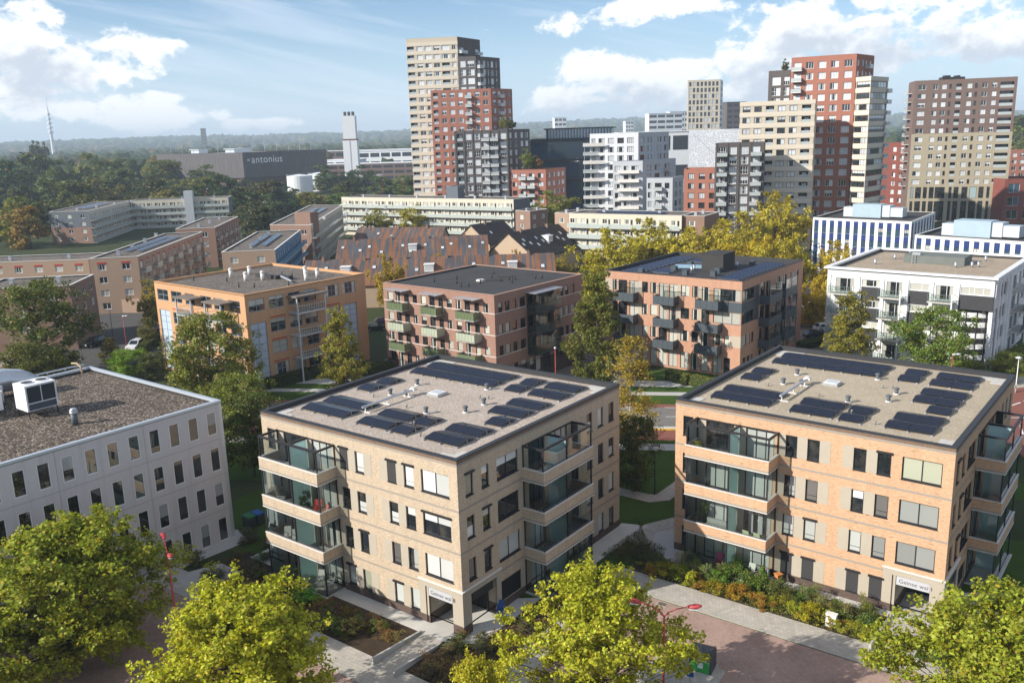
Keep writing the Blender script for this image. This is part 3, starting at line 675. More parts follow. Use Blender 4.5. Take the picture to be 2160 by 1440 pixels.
    for (lab, rows) in (('long double solar row', ((1.6, 6, 16.2), (1.6, 6, 18.5))), ('double solar row of three beside the corner tiles', ((1.7, 3, 2.85), (1.7, 3, 5.15))), ('lone small solar pair along the parapet', ((1.4, 1, 9.5), (1.4, 1, 11.85))),
                        ('double solar row of two beside the mast', ((8.5, 2, 2.7), (8.5, 2, 5.0))), ('single solar pair between two wider arrays', ((12.35, 1, 2.62), (12.35, 1, 4.95))), ('double solar row of two at the sign corner', ((15.7, 2, 2.75), (15.7, 2, 5.05))),
                        ('three solar rows, the first a single panel', ((17.3, 1, 7.95), (15.7, 2, 10.4), (15.7, 2, 12.8))), ('single solar pair next to the long row', ((13.0, 1, 16.1), (13.0, 1, 18.4))), ('double solar row of two beyond the long row', ((15.6, 2, 16.05), (15.6, 2, 18.5)))):
        bu, bv = rows[0][0], rows[0][2]; q = R_(bu, bv, 0)
        ar = thing('solar_array', f'{lab} on the {roofword}', 'solar panels', (B.c[0] + q[0], B.c[1] + q[1], 13.02), S.rz, 'solar arrays on the flat roofs')
        rails = MB()
        for (u, n, v) in rows:
            y0 = v - bv; x0 = u - bu
            for i in range(n):
                link('solar_panel', WM['pv_s'], ar, (x0 + i * (pl + .02), y0, .16)); link('solar_panel', WM['pv_n'], ar, (x0 + i * (pl + .02), y0 + dx + .03, .16))
            for i in range(n + 1):
                x = x0 + i * (pl + .02) - .03
                rails.box(x, x + .045, y0 - .12, y0 + 2 * dx + .12, 0.02, .07); rails.box(x, x + .045, y0 + dx - .01, y0 + dx + .04, .07, dz + .12)
                rails.box(x - .06, x + .10, y0 - .16, y0 - .04, .0, .10)
                rails.poly([(x, y0, .11), (x, y0 + dx, .10 + dz), (x, y0 + dx, .16 + dz), (x, y0, .17)]); 
        rails.build('mounting_rail', M_ALU, ar)
    return B
B2 = geinse('II', 'apartment_block', 'four-storey pale beige brick apartment block with glazed corner balconies', (-20.93, 69.53), -0.64967, 21.2, 22.05, M_BR2, M_GRAV2, 'Geinse wal II')
B1 = geinse('I', 'apartment_block', 'four-storey orange brick apartment block with glazed balconies and cream gravel roof', (13.36, 69.41), -0.67231, 21.15, 21.9, M_BR1, M_GRAV1, 'Geinse wal I')

# ------------------------------------------------------------------ pale office block with brown gravel roof
M_PANEL = plain('office_panel', (0.55, 0.52, 0.52), 0.8, var=0.07, vs=0.3, streak=.16)
M_JOINT = plain('joint', (0.16, 0.155, 0.16), 0.9)
M_COPB = plain('metal_coping', (0.55, 0.60, 0.66), 0.4, 0.5, 0.4, var=0.06)
def office():
    o = (-70.61, 53.55); a = -0.65799; w, d = 22.5, 44.0; ux, uy = cos(a), sin(a); vx, vy = -uy, ux
    P4 = [o, (o[0] + w * ux, o[1] + w * uy), (o[0] + w * ux + d * vx, o[1] + w * uy + d * vy), (o[0] + d * vx, o[1] + d * vy)]
    B = Bld('office_block', 'pale lilac-white office block with punched windows and brown gravel roof', P4, 13.0, 'office building'); E = B.F[1]
    us = [42.44 - 1.809 * i for i in range(24)]; rows = [(0.02, 2.2), (3.36, 5.52), (6.66, 8.82), (10.03, 12.08)]
    holes = [(u, u + .93, z0, z1) for u in us if u > 0.3 for z0, z1 in rows]
    pj = [36.58 - 7.22 * i for i in range(6)]
    # separate concrete panels with open joints
    zc = [0, 2.92, 6.2, 9.5, 12.7]; uc = [0.0] + sorted(x for x in pj if x > 0.5) + [d]
    for i in range(len(uc) - 1):
        for j in range(4):
            u0, u1 = uc[i] + .012, uc[i + 1] - .012; z0, z1 = zc[j] + .012, zc[j + 1] - .012
            hh = [h for h in holes if h[0] > u0 - .5 and h[1] < u1 + .5 and h[2] > z0 - .6 and h[3] < z1 + .6]
            B.wall(1, z0, z1, hh, M_PANEL, 0.2, u0, u1, 0.02, 'facade_panel')
    B.wall(1, 0, 12.7, [], M_JOINT, 0, out=-0.22, name='backing')
    for i in (0, 2, 3): B.wall(i, 0, 12.7, [], M_PANEL)
    q = MB(); q.obox(E.p, d - .28, d + .02, .02, .035, 0, 12.7); q.build('corner_strip', M_COPB, B.o)
    R = random.Random(4)
    if 1:
        mb = MB(); W, H = .93, 2.1; f = .07
        mb.box(0, f, 0, .08, 0, H); mb.box(W - f, W, 0, .08, 0, H); mb.box(f, W - f, 0, .08, 0, f); mb.box(f, W - f, 0, .08, H - f, H); fm = mb.mesh('window', M_WHITEF)
        mg = glass_dark('office_glass', (0.015, 0.017, 0.02), 2.3, 0.01, .25); 
        pm = MB(); pm.poly([(f, .05, f), (W - f, .05, f), (W - f, .05, H - f), (f, .05, H - f)]); pmesh = pm.mesh('pane', mg)
        pb = MB(); pb.poly([(f, .05, H * .45), (W - f, .05, H * .45), (W - f, .05, H - f), (f, .05, H - f)]); pbm = pb.mesh('blind', blind('office_blind', (0.34, 0.35, 0.36)))
        for u in us:
            if u < 18: continue
            for k, (z0, z1) in enumerate(rows):
                wo = put(E, fm, B, u, z0 + (.0), .0, 'window'); wo.scale = (1, 1, (z1 - z0) / H); link('pane', pmesh, wo)
                if R.random() < .16: link('blind', pbm, wo, (0, -.004, 0))
    B.flat_roof(12.55, M_GRAVO, 0.2, 0.3, M_COPB, M_COPD, 0.05, 0.2)
    return B
BO = office()

# ------------------------------------------------------------------ ground
M_LAWN = grassy('lawn_grass', (0.036, 0.07, 0.010), (0.05, 0.095, 0.015), (0.085, 0.115, 0.026))
M_FIELD = grassy('field', (0.035, 0.05, 0.018), (0.05, 0.06, 0.025), (0.07, 0.07, 0.035), 0.3)
M_SOIL = grassy('bed_soil', (0.07, 0.05, 0.033), (0.05, 0.036, 0.024), (0.11, 0.08, 0.05), 1.4)
M_ASPH = plain('asphalt', (0.075, 0.072, 0.07), 0.92, 0.2, var=0.22, vs=0.25, bump=0.3)
M_ASPHL = plain('asphalt_worn', (0.17, 0.16, 0.15), 0.92, 0.2, var=0.2, vs=0.3, bump=0.3)
M_REDASPH = plain('red_asphalt', (0.21, 0.085, 0.065), 0.92, 0.2, var=0.14, vs=0.3)
M_SLABS = pavers('paving_slabs', (0.44, 0.41, 0.365), (0.37, 0.345, 0.305), (0.21, 0.19, 0.16), 0.30, 0.30, .25, --0.64967)
M_CLINK = pavers('clinker_road', (0.38, 0.265, 0.22), (0.32, 0.215, 0.18), (0.25, 0.195, 0.165), 0.21, 0.105, .35, --0.64967 + .78)
M_KERB = plain('kerb_concrete', (0.38, 0.36, 0.32), .9, var=.2)
M_YEL = plain('yellow_paint', (0.62, 0.36, 0.03), .7)
M_WPAINT = plain('white_paint', (0.70, 0.70, 0.68), .7, var=.2, vs=3)
SO, SA = (-20.93, 69.53), -0.64967
def SV(u, v): return (SO[0] + u * cos(SA) - v * sin(SA), SO[1] + u * sin(SA) + v * cos(SA))
RO, RA = (19.0, 105.4), radians(-8)
def RV(u, v): return (RO[0] + u * cos(RA) - v * sin(RA), RO[1] + u * sin(RA) + v * cos(RA))
def sheet(name, pts, z, mat, kind='structure'):
    mb = MB(); mb.poly([(p[0], p[1], z) for p in pts]); o = mb.build(name, mat)
    if kind: o['kind'] = kind
    return o
def rect(fr, u0, u1, v0, v1): return [fr(u0, v0), fr(u1, v0), fr(u1, v1), fr(u0, v1)]
# one ground sheet to the horizon, rising into low wooded ridges far away
def ground():
    nr, na = 60, 96; V, F = [(0, 0, -0.03)], []
    rr = [30 * (1.105 ** i) for i in range(nr)]
    rg = np.random.RandomState(3)
    ph = rg.rand(6) * 6.28
    for i, r in enumerate(rr):
        for j in range(na):
            t = 2 * pi * j / na; h = 0.0
            if r > 2600:
                k = min(1, (r - 2600) / 3200); h = k * k * (3 - 2 * k) * (62 + 16 * sin(3 * t + ph[0]) + 12 * sin(7 * t + ph[1]) + 7 * sin(13 * t + ph[2]))
            V.append((r * cos(t), r * sin(t), h - 0.03))
    for j in range(na): F.append((0, 1 + j, 1 + (j + 1) % na))
    for i in range(nr - 1):
        for j in range(na):
            a, b = 1 + i * na + j, 1 + i * na + (j + 1) % na; F.append((a, a + na, b + na, b))
    me = bpy.data.meshes.new('ground'); me.from_pydata(V, [], F); me.materials.append(M_FIELD); o = link('ground', me); o['kind'] = 'structure'
    return rr[-1]
GR = ground()
def hill_z(x, y):
    r = hypot(x, y); t = atan2(y, x) % (2 * pi)
    if r < 2600: return 0.0
    ph = np.random.RandomState(3).rand(6) * 6.28; k = min(1, (r - 2600) / 3200)
    return k * k * (3 - 2 * k) * (62 + 16 * sin(3 * t + ph[0]) + 12 * sin(7 * t + ph[1]) + 7 * sin(13 * t + ph[2]))
# around the brick blocks
sheet('site_lawn', rect(SV, -14, 60, -1, 38), 0.0, M_LAWN)
sheet('planting_bed', rect(SV, -3.5, 18.1, -5.5, -0.2), 0.012, M_SOIL)
sheet('planting_bed', [SV(20.5, -5.5), SV(25.4, -5.5), SV(25.4, 12.4), SV(22.6, 12.4), SV(22.6, -.6), SV(20.5, -2)], 0.012, M_SOIL)
sheet('planting_bed', [SV(26, 15.3), SV(45.2, 15.0), SV(45.2, 19.4), SV(29.2, 20.0), SV(26, 18)], 0.012, M_SOIL)
sheet('pavement', [SV(-6, -8.1), SV(25.5, -8.1), SV(25.5, -5.5), SV(-6, -5.5)], 0.02, M_SLABS)
sheet('pavement', [SV(25.5, -8.1), SV(28.1, -8.1), SV(28.1, 12.5), SV(52, 12.5), SV(52, 15.1), SV(25.5, 15.3)], 0.02, M_SLABS)
sheet('entrance_path', rect(SV, 18.3, 20.35, -5.5, -1.2), 0.021, M_SLABS)
sheet('entrance_path', rect(SV, 45.4, 47.9, 15.1, 20.2), 0.021, M_SLABS)
sheet('forecourt', [SV(8.6, -1.35), SV(18.3, -1.35), SV(20.35, -1.35), SV(22.7, -.2), SV(22.7, 7.6), SV(17.9, 3.95), SV(17.9, 0), SV(8.6, 0)], 0.026, M_CONCL)
sheet('forecourt', [SV(21.15, 14.6), SV(23.2, 14.6), SV(23.4, 23.4), SV(21.15, 22.6)], 0.026, M_CONCL)
sheet('forecourt', [SV(-2.2, -.9), SV(1.8, -.9), SV(1.8, 0), SV(-1.0, 0), SV(-1.0, 8), SV(-2.2, 8)], 0.026, M_CONCL)
sheet('forecourt', [SV(35.2, 19.55), SV(49.5, 19.3), SV(52, 21), SV(52, 28), SV(45.4, 23.9), SV(45.4, 21.2), SV(35.2, 21.2)], 0.026, M_CONCL)
sheet('terrace_paving', [SV(26.0, 18.3), SV(29.4, 17.9), SV(29.4, 20.9), SV(26.0, 24.4), SV(24.6, 22.6)], 0.024, M_CONC)
sheet('garden_path', [SV(21.5, 20.6), SV(24.5, 19.4), SV(27.3, 23.4), SV(24.5, 26.3)], 0.021, M_SLABS)
sheet('garden_path', [SV(12, 28.0), SV(21.0, 28.1), SV(22.4, 29.6), SV(22.4, 40), SV(20.7, 40), SV(20.7, 30.2), SV(20.0, 29.8), SV(12, 29.6)], 0.021, M_SLABS)
sheet('garden_path', [SV(-2.4, -7), SV(-.6, -5.4), SV(-.6, -3), SV(-3.4, -3), SV(-5, -7)], 0.022, M_CONC)
sheet('clinker_road', [SV(28.1, 12.35), SV(70, 12.35), SV(70, -45), SV(-30, -45), SV(-30, -8.2), SV(28.1, -8.2)], 0.004, M_CLINK)
for seg in ([(28.1, 12.5), (52, 12.5)], [(28.1, 12.5), (28.1, -8.1)], [(28.1, -8.1), (-6, -8.1)]):
    (a, b), (c, d_) = seg; L = hypot(c - a, d_ - b); n = int(L); ang = SA + atan2(d_ - b, c - a)
    kb = thing('kerb', 'concrete kerb along the clinker road', None); del kb['label']; kb['kind'] = 'structure'
    if 'kerb' not in WM: mb = MB(); mb.box(0.004, .996, -.075, .075, -.1, .045); WM['kerb'] = mb.mesh('kerb_stone', M_KERB)
    for i in range(n):
        p = SV(a + (c - a) * i / n, b + (d_ - b) * i / n); q = link('kerb_stone', WM['kerb'], kb, (p[0], p[1], 0), ang); q.scale = (L / n, 1, 1)
# island with the underground bin
sheet('bin_island', [SV(33.2, 2.5), SV(33.8, 5.6), SV(35.2, 6.9), SV(38.2, 6.6), SV(38.6, 3.4), SV(37.5, 2.2), SV(36, -9), SV(33.2, -9)], 0.03, M_SLABS)
sheet('island_grass', [SV(38.6, 3.4), SV(41, 4.2), SV(42.3, 2.0), SV(41, -9), SV(36, -9), SV(37.5, 2.2)], 0.04, M_LAWN)
mb = MB(); mb.box(-.4, .4, -.3, .3, 0, .012); mb.box(-.33, .33, -.23, .23, .012, .018, 1)
p = SV(30.8, 11.9); tag(mb.build('manhole_cover', [M_KERB, plain('rusty_iron', (.13, .10, .075), .8)], None, (p[0], p[1], .005), SA), 'rusty square manhole cover in the clinker road beside the pavement', 'manhole')
# low concrete walls by the entrances
for nm, (u0, u1, v0, v1), lab in (('retaining_wall', (18.12, 18.28, -6.2, -1.3), 'low concrete wall between planting bed and entrance path of the beige block'), ('retaining_wall', (20.37, 20.53, -6.4, -2.0), 'low concrete wall edging the dry grass bed beside the entrance path'), ('retaining_wall', (45.22, 45.38, 14.2, 19.4), 'low concrete wall ending the green bed before the orange block')):
    mb = MB(); L = v1 - v0; mb.v = [(0, 0, 0), (u1 - u0, 0, 0), (u1 - u0, L, 0), (0, L, 0), (0, 0, .52), (u1 - u0, 0, .52), (u1 - u0, L, .16), (0, L, .16)]; mb.f = [(0, 3, 2, 1), (4, 5, 6, 7), (0, 1, 5, 4), (1, 2, 6, 5), (2, 3, 7, 6), (3, 0, 4, 7)]; mb.mi = [0] * 6
    p = SV(u0, v0); tag(mb.build(nm, M_CONC, None, (p[0], p[1], 0.02), SA), lab, 'wall')
# cross street north of the blocks
sheet('lawn_strip', rect(RV, -60, 34, -24, 22), 0.002, M_LAWN)
sheet('footpath', rect(RV, -60, 32, -12.3, -10.2), 0.012, M_CONC)
sheet('cycle_path', rect(RV, -60, 34, -9.0, -5.4), 0.012, M_REDASPH)
sheet('asphalt_road', rect(RV, -60, 34, -4.0, 3.6), 0.010, M_ASPHL)
sheet('gutter', rect(RV, -60, 34, -5.0, -4.0), 0.014, M_CONCL)
sheet('cycle_lane', rect(RV, -60, 34, 3.6, 5.0), 0.012, M_REDASPH)
sheet('footpath', rect(RV, -60, 32, 9.0, 10.6), 0.012, M_CONC)
sheet('footpath', rect(RV, -60, 32, 13.2, 16.2), 0.012, M_CONC)
mb = MB(); mb.box(-60, 34, -.18, .18, 0, .1); p = RV(0, -5.2); q = mb.build('yellow_kerb', M_YEL, None, (p[0], p[1], .0), RA); q['kind'] = 'structure'
for i in range(-10, 6):
    for v, l in ((3.58, 2.2), (-.2, 2.8)):
        a = i * 5.0; sheet('road_marking', rect(RV, a, a + l, v - .06, v + .06), .018, M_WPAINT)
sheet('red_crossing', [(54, 88), (110, 76), (120, 108), (70, 116.5), (58, 108)], 0.014, M_REDASPH)
for a, b in (((56, 101.2), (80, 99.0)), ((60.5, 104.2), (64.3, 106.6)), ((65, 107.1), (67, 108.4)), ((58, 95), (59.4, 98.2))):
    L = hypot(b[0] - a[0], b[1] - a[1]); ux, uy = (b[0] - a[0]) / L, (b[1] - a[1]) / L
    sheet('road_marking', [(a[0] + uy * .1, a[1] - ux * .1), (b[0] + uy * .1, b[1] - ux * .1), (b[0] - uy * .1, b[1] + ux * .1), (a[0] - uy * .1, a[1] + ux * .1)], .02, M_WPAINT)
sheet('pavement', [(66, 112.5), (80, 116), (84, 121), (66, 117)], 0.02, M_SLABS)
# street on the left, car park on the right
sheet('street_left', [(-92, 205), (-64, 186), (-60, 150), (-64, 138), (-84, 128), (-110, 140), (-100, 160), (-86, 172)], 0.006, M_ASPH)
sheet('sunny_court', [(-100, 150), (-84, 150), (-80, 128), (-110, 128)], 0.01, plain('court_paving', (.28, .23, .18), .9, var=.2))
sheet('car_park', [(44, 136), (64, 130), (92, 190), (88, 215), (56, 215), (50, 165)], 0.006, plain('car_park_clinker', (.20, .155, .125), .92, var=.18, vs=.4))
sheet('block_paving', [(-24, 125), (16, 118), (30, 155), (-14, 168)], 0.005, plain('paving_between_blocks', (.16, .14, .12), .92, var=.2))
# ------------------------------------------------------------------ iron fence beside the office
fo = thing('iron_fence', 'black iron bar fence along the foot of the pale office', 'fence', (-32.09, 65.98, 0)); fx, fy = -26.45 - -32.09, 75.34 - 65.98
FL = hypot(fx, fy); fa = atan2(fy, fx); nb = int(FL / .14)
mbar = MB(); mbar.box(-.009, .009, -.009, .009, .06, 1.12); bar = mbar.mesh('bar', M_COPD)
mpost = MB(); mpost.box(-.03, .03, -.03, .03, 0, 1.2); post = mpost.mesh('post', M_COPD)
for i in range(nb):
    t = i * .14; link('bar', bar, fo, (cos(fa) * t, sin(fa) * t, 0))
for i in range(int(FL / 2) + 1): link('post', post, fo, (cos(fa) * i * 2, sin(fa) * i * 2, 0), fa)
mb = MB(); mb.box(0, FL, -.015, .015, .10, .14); mb.box(0, FL, -.015, .015, 1.08, 1.12); mb.build('rail', M_COPD, fo, None, False, fa)
sheet('office_lawn', [(-33.5, 63.5), (-32.09, 65.98), (-26.45, 75.34), (-26, 74.4), (-34, 64)], 0.008, M_LAWN)
sheet('service_path', [SV(-9, -12), SV(-6, -12), SV(-5, 1), SV(-8, 2)], 0.012, M_CONC)

# ------------------------------------------------------------------ the four blocks across the street
M_ORPL = plain('orange_render', (0.50, 0.295, 0.165), 0.9, var=0.07, vs=0.4, streak=.15)
M_BRB = brick('brick_red_pink', (0.31, 0.175, 0.135), (0.26, 0.14, 0.105), (0.29, 0.20, 0.16))
M_BRBD = brick('brick_dark', (0.085, 0.055, 0.048), (0.065, 0.042, 0.037), (0.08, 0.06, 0.055))
M_BRC = brick('brick_salmon', (0.47, 0.255, 0.175), (0.41, 0.215, 0.14), (0.43, 0.28, 0.20))
M_WHITEP = plain('white_cladding', (0.70, 0.71, 0.72), 0.6, var=0.05, vs=0.4, streak=.12)
M_SLATE = plain('slate_panel', (0.055, 0.07, 0.085), 0.5, 0.4, var=0.08)
M_GREYBR = plain('sand_brick_panel', (0.40, 0.345, 0.28), .85, var=.1)
M_DSLAT = plain('dark_boards', (0.045, 0.045, 0.05), .7, var=.15)
M_BLUEF = plain('blue_grey_frame', (0.20, 0.27, 0.34), .5, var=.08)
M_LBLUE = plain('pale_blue_panel', (0.42, 0.50, 0.60), .5, var=.06)
M_REDBAR = plain('red_lintel', (0.42, 0.03, 0.02), .6)
M_BITUM = plain('bitumen', (0.045, 0.045, 0.047), .9, var=.3, vs=.35, bump=.2)
M_ROOFGREY = gravel('roof_chippings', (0.15, 0.13, 0.115), (0.085, 0.075, 0.068), (0.26, 0.23, 0.2), 8, .6, .3)
M_ROOFD = gravel('roof_gravel_tan', (0.36, 0.29, 0.22), (0.28, 0.225, 0.17), (0.44, 0.38, 0.3), 9, .6, .25)
M_GREENG = thin_glass('green_glass', (0.42, 0.52, 0.36), 0.9)
M_GREYG = thin_glass('grey_glass', (0.62, 0.70, 0.66), 0.9)
M_GREENSOL = plain('green_glass_panel', (0.12, 0.155, 0.085), .25, .6, var=.25)
M_CREAMPAN = plain('pale_green_panel', (0.36, 0.40, 0.31), .3, .5, var=.15)
M_BLMIX = blind('curtains_mixed', (0.58, 0.58, 0.52), 4.0, True)
def four(bl): 
    o, a, w, d = (bl[0], bl[1]), bl[2], bl[3], bl[4]; ux, uy = cos(a), sin(a); vx, vy = -uy, ux
    return [o, (o[0] + w * ux, o[1] + w * uy), (o[0] + w * ux + d * vx, o[1] + w * uy + d * vy), (o[0] + d * vx, o[1] + d * vy)]
class Fac:
    """collects openings of one facade, then builds wall and windows"""
    def __init__(s, B, fi, seed=1): s.B = B; s.fi = fi; s.F = B.F[fi]; s.holes = []; s.w = []; s.R = random.Random(seed)
    def win(s, u0, u1, z0, z1, cols=(), rows=(), styles='ddbhcq', fm=None, fw=.06, gm=None, bm=None, rec=.1, hole=True, out=0.0):
        if hole: s.holes.append((u0, u1, z0, z1))
        s.w.append((u0, u1, z0, z1, tuple(cols), tuple(rows), s.R.choice(styles), fm or M_WHITEF, fw, gm or M_GLASS, bm or M_BLMIX, rec, out))
    def done(s, z0, z1, mat, u0=None, u1=None, depth=.14, **k):
        if mat is not None: s.B.wall(s.fi, z0, z1, s.holes, mat, depth, u0, u1, **k)
        for (a, b, c, d, cols, rows, st, fm, fw, gm, bm, rec, out) in s.w:
            put(s.F, win_mesh(b - a, d - c, fw, cols, rows, st, fm, gm, bm), s.B, a, c, out - rec, 'window')
def pbox(B, F, u0, u1, a0, a1, z0, z1, mat, name, parent=None):
    mb = MB(); mb.obox(F.p, u0, u1, a0, a1, z0, z1); return mb.build(name, mat, parent or B.o)
def railing(mb, P, u0, u1, D, z0, z1, s=.025, n=0, sides=True):
    mb.obox(P, u0, u1, D - s, D + s, z1 - .05, z1)
    for u in [u0, u1] + [u0 + (u1 - u0) * i / n for i in range(1, n)] if n else [u0, u1]: mb.obox(P, u - s, u + s, D - s, D + s, z0, z1 - .05)
    if sides:
        for u in (u0, u1): mb.obox(P, u - s, u + s, 0, D - s, z1 - .05, z1)
def stack(kind, mats, B, pts, z):
    key = ('chim', kind)
    if key not in WM:
        mb = MB()
        if kind == 'tall': mb.cyl(0, 0, 0, 1.15, .30, 12); mb.cyl(0, 0, 1.15, 1.3, .36, 12, 0, .36); mb.cyl(0, 0, 1.3, 1.45, .36, 12, 0, .2)
        elif kind == 'pipe': mb.cyl(0, 0, 0, .55, .10, 8); mb.cyl(0, 0, .55, .62, .13, 8)
        elif kind == 'cap': mb.cyl(0, 0, 0, .8, .19, 10); mb.cyl(0, 0, .8, .86, .24, 10)
        elif kind == 'low': mb.box(-.5, .5, -.5, .5, 0, .22); mb.box(-.42, .42, -.42, .42, .22, .28)
        elif kind == 'box': mb.box(-.4, .4, -.4, .4, 0, .75); mb.box(-.44, .44, -.44, .44, .75, .8)
        WM[key] = mb.mesh('roof_vent', mats, kind in ('tall', 'pipe', 'cap'))
    F = B.F[0]
    for (u, v) in pts: link('roof_vent', WM[key], B.o, F.p(u, -v, z), F.rz)

def block_A():
    B = Bld('apartment_block', 'orange rendered apartment block with blue-grey windows and canopied balconies', four((-56.090, 137.427, -0.688, 24.170, 22.372)), 14.3); S, E = B.F[0], B.F[1]; w, d = S.L, E.L
    rows = [(1.35, 3.2), (4.7, 6.45), (7.9, 9.75), (11.35, 13.1)]
    fs = Fac(B, 0, 5); fe = Fac(B, 1, 6); wk = dict(cols=(.5,), rows=(.5,), fm=M_BLUEF, fw=.09)
    for k, (z0, z1) in enumerate(rows):
        for i, (a, b) in enumerate(((.71, 3.79), (4.72, 7.7), (8.71, 11.2), (12.85, 15.7), (16.4, 18.9), (20.1, 22.9))):
            if i in (0,) and k < 3: continue
            fs.win(a, b, z0, z1, styles='bbdqh' if k < 3 else 'dddq', **wk)
        for i, (a, b) in enumerate(((.56, 3.23), (3.96, 6.6), (7.35, 9.6), (10.2, 12.5), (14.3, 16.9), (17.6, 20.3))):
            if i in (0, 5) and k < 3: continue
            fe.win(a, b, z0 + .15, z1 + .2, styles='bdhqc', **wk)
    for fc, a, b in ((fs, .71, 3.79), (fe, .56, 3.23), (fe, 17.6, 20.3)):
        fc.win(a, b, .3, 9.85, cols=(.5,), rows=(.08, .2, .31, .43, .55, .67, .8, .9), styles='b', fm=M_BLUEF, fw=.09, bm=M_LBLUE)
    fs.done(0, 14.0, M_ORPL); fe.done(0, 14.0, M_ORPL); B.plainwalls((2, 3), 0, 14.0, M_ORPL)
    for F, spans in ((S, ((4.72, 7.7), (8.71, 11.2), (12.85, 15.7), (16.4, 18.9))), (E, ((3.96, 6.6), (7.35, 9.0), (14.3, 16.9)))):
        for a, b in spans:
            for z in (3.62, 6.87, 10.2): pbox(B, F, a, b, 0, .06, z, z + .14, M_REDBAR, 'lintel_bar')
    for F, spots, floors in ((S, ((9.3, 13.5), (17.0, 21.2)), (10.1, 6.8, 3.5)), (E, ((7.3, 12.6),), (10.3, 6.9, 3.5))):
        for a, b in spots:
            cn = MB(); cn.obox(F.p, a - .25, b + .25, 0, 2.3, 12.75, 12.95); c = cn.build('canopy', plain('canopy_felt', (.17, .145, .125), .9), B.o)
            pm = MB()
            for u in (a + .1, b - .1): pm.obox(F.p, u - .09, u + .09, 1.9, 2.08, 0, 12.75)
            pm.build('post', M_COPB, c)
            for z in floors:
                s = pbox(B, F, a, b, 0, 2.1, z, z + .18, M_COPB, 'balcony_floor')
                rm = MB(); railing(rm, F.p, a + .05, b - .05, 2.05, z + .18, z + 1.2, n=12); rm.build('railing', M_COPB, s)
                g = MB(); g.poly([F.p(a, 2.0, z + .2), F.p(b, 2.0, z + .2), F.p(b, 2.0, z + 1.1), F.p(a, 2.0, z + 1.1)]); g.build('glass_pane', M_GREYG, s)
    B.flat_roof(13.8, M_ROOFGREY, .3, .3, plain('orange_coping', (.55, .30, .14), .8), M_ORPL, .03, .1)
    stack('tall', [M_COPW], B, ((5.2, 10.5), (6.0, 13.5), (11.2, 9.2), (12.8, 11.2), (14.8, 18.0), (19.6, 14.4), (18.5, 17.5)), 13.8)
    stack('pipe', [M_COPD], B, ((3.2, 5.0), (9.0, 7.2), (14.6, 15.5), (15.5, 5.0), (21, 10), (18.0, 6.0), (12.0, 15.5)), 13.8)
    mb = MB(); mb.box(0, 5.4, 0, .9, 0, .55); mb.build('roof_box', M_BITUM, B.o, S.p(9.0, -12.5, 13.8), S.rz)
    mb = MB(); mb.box(0, 3.0, 0, .9, 0, .6); mb.build('roof_box', M_BITUM, B.o, S.p(13.8, -13.2, 13.8), S.rz)
    mb = MB(); mb.tube([S.p(15.2, -13.0, 14.3), S.p(19.8, -11.5, 14.1)], .17, 10); mb.build('roof_duct', M_ALU, B.o)
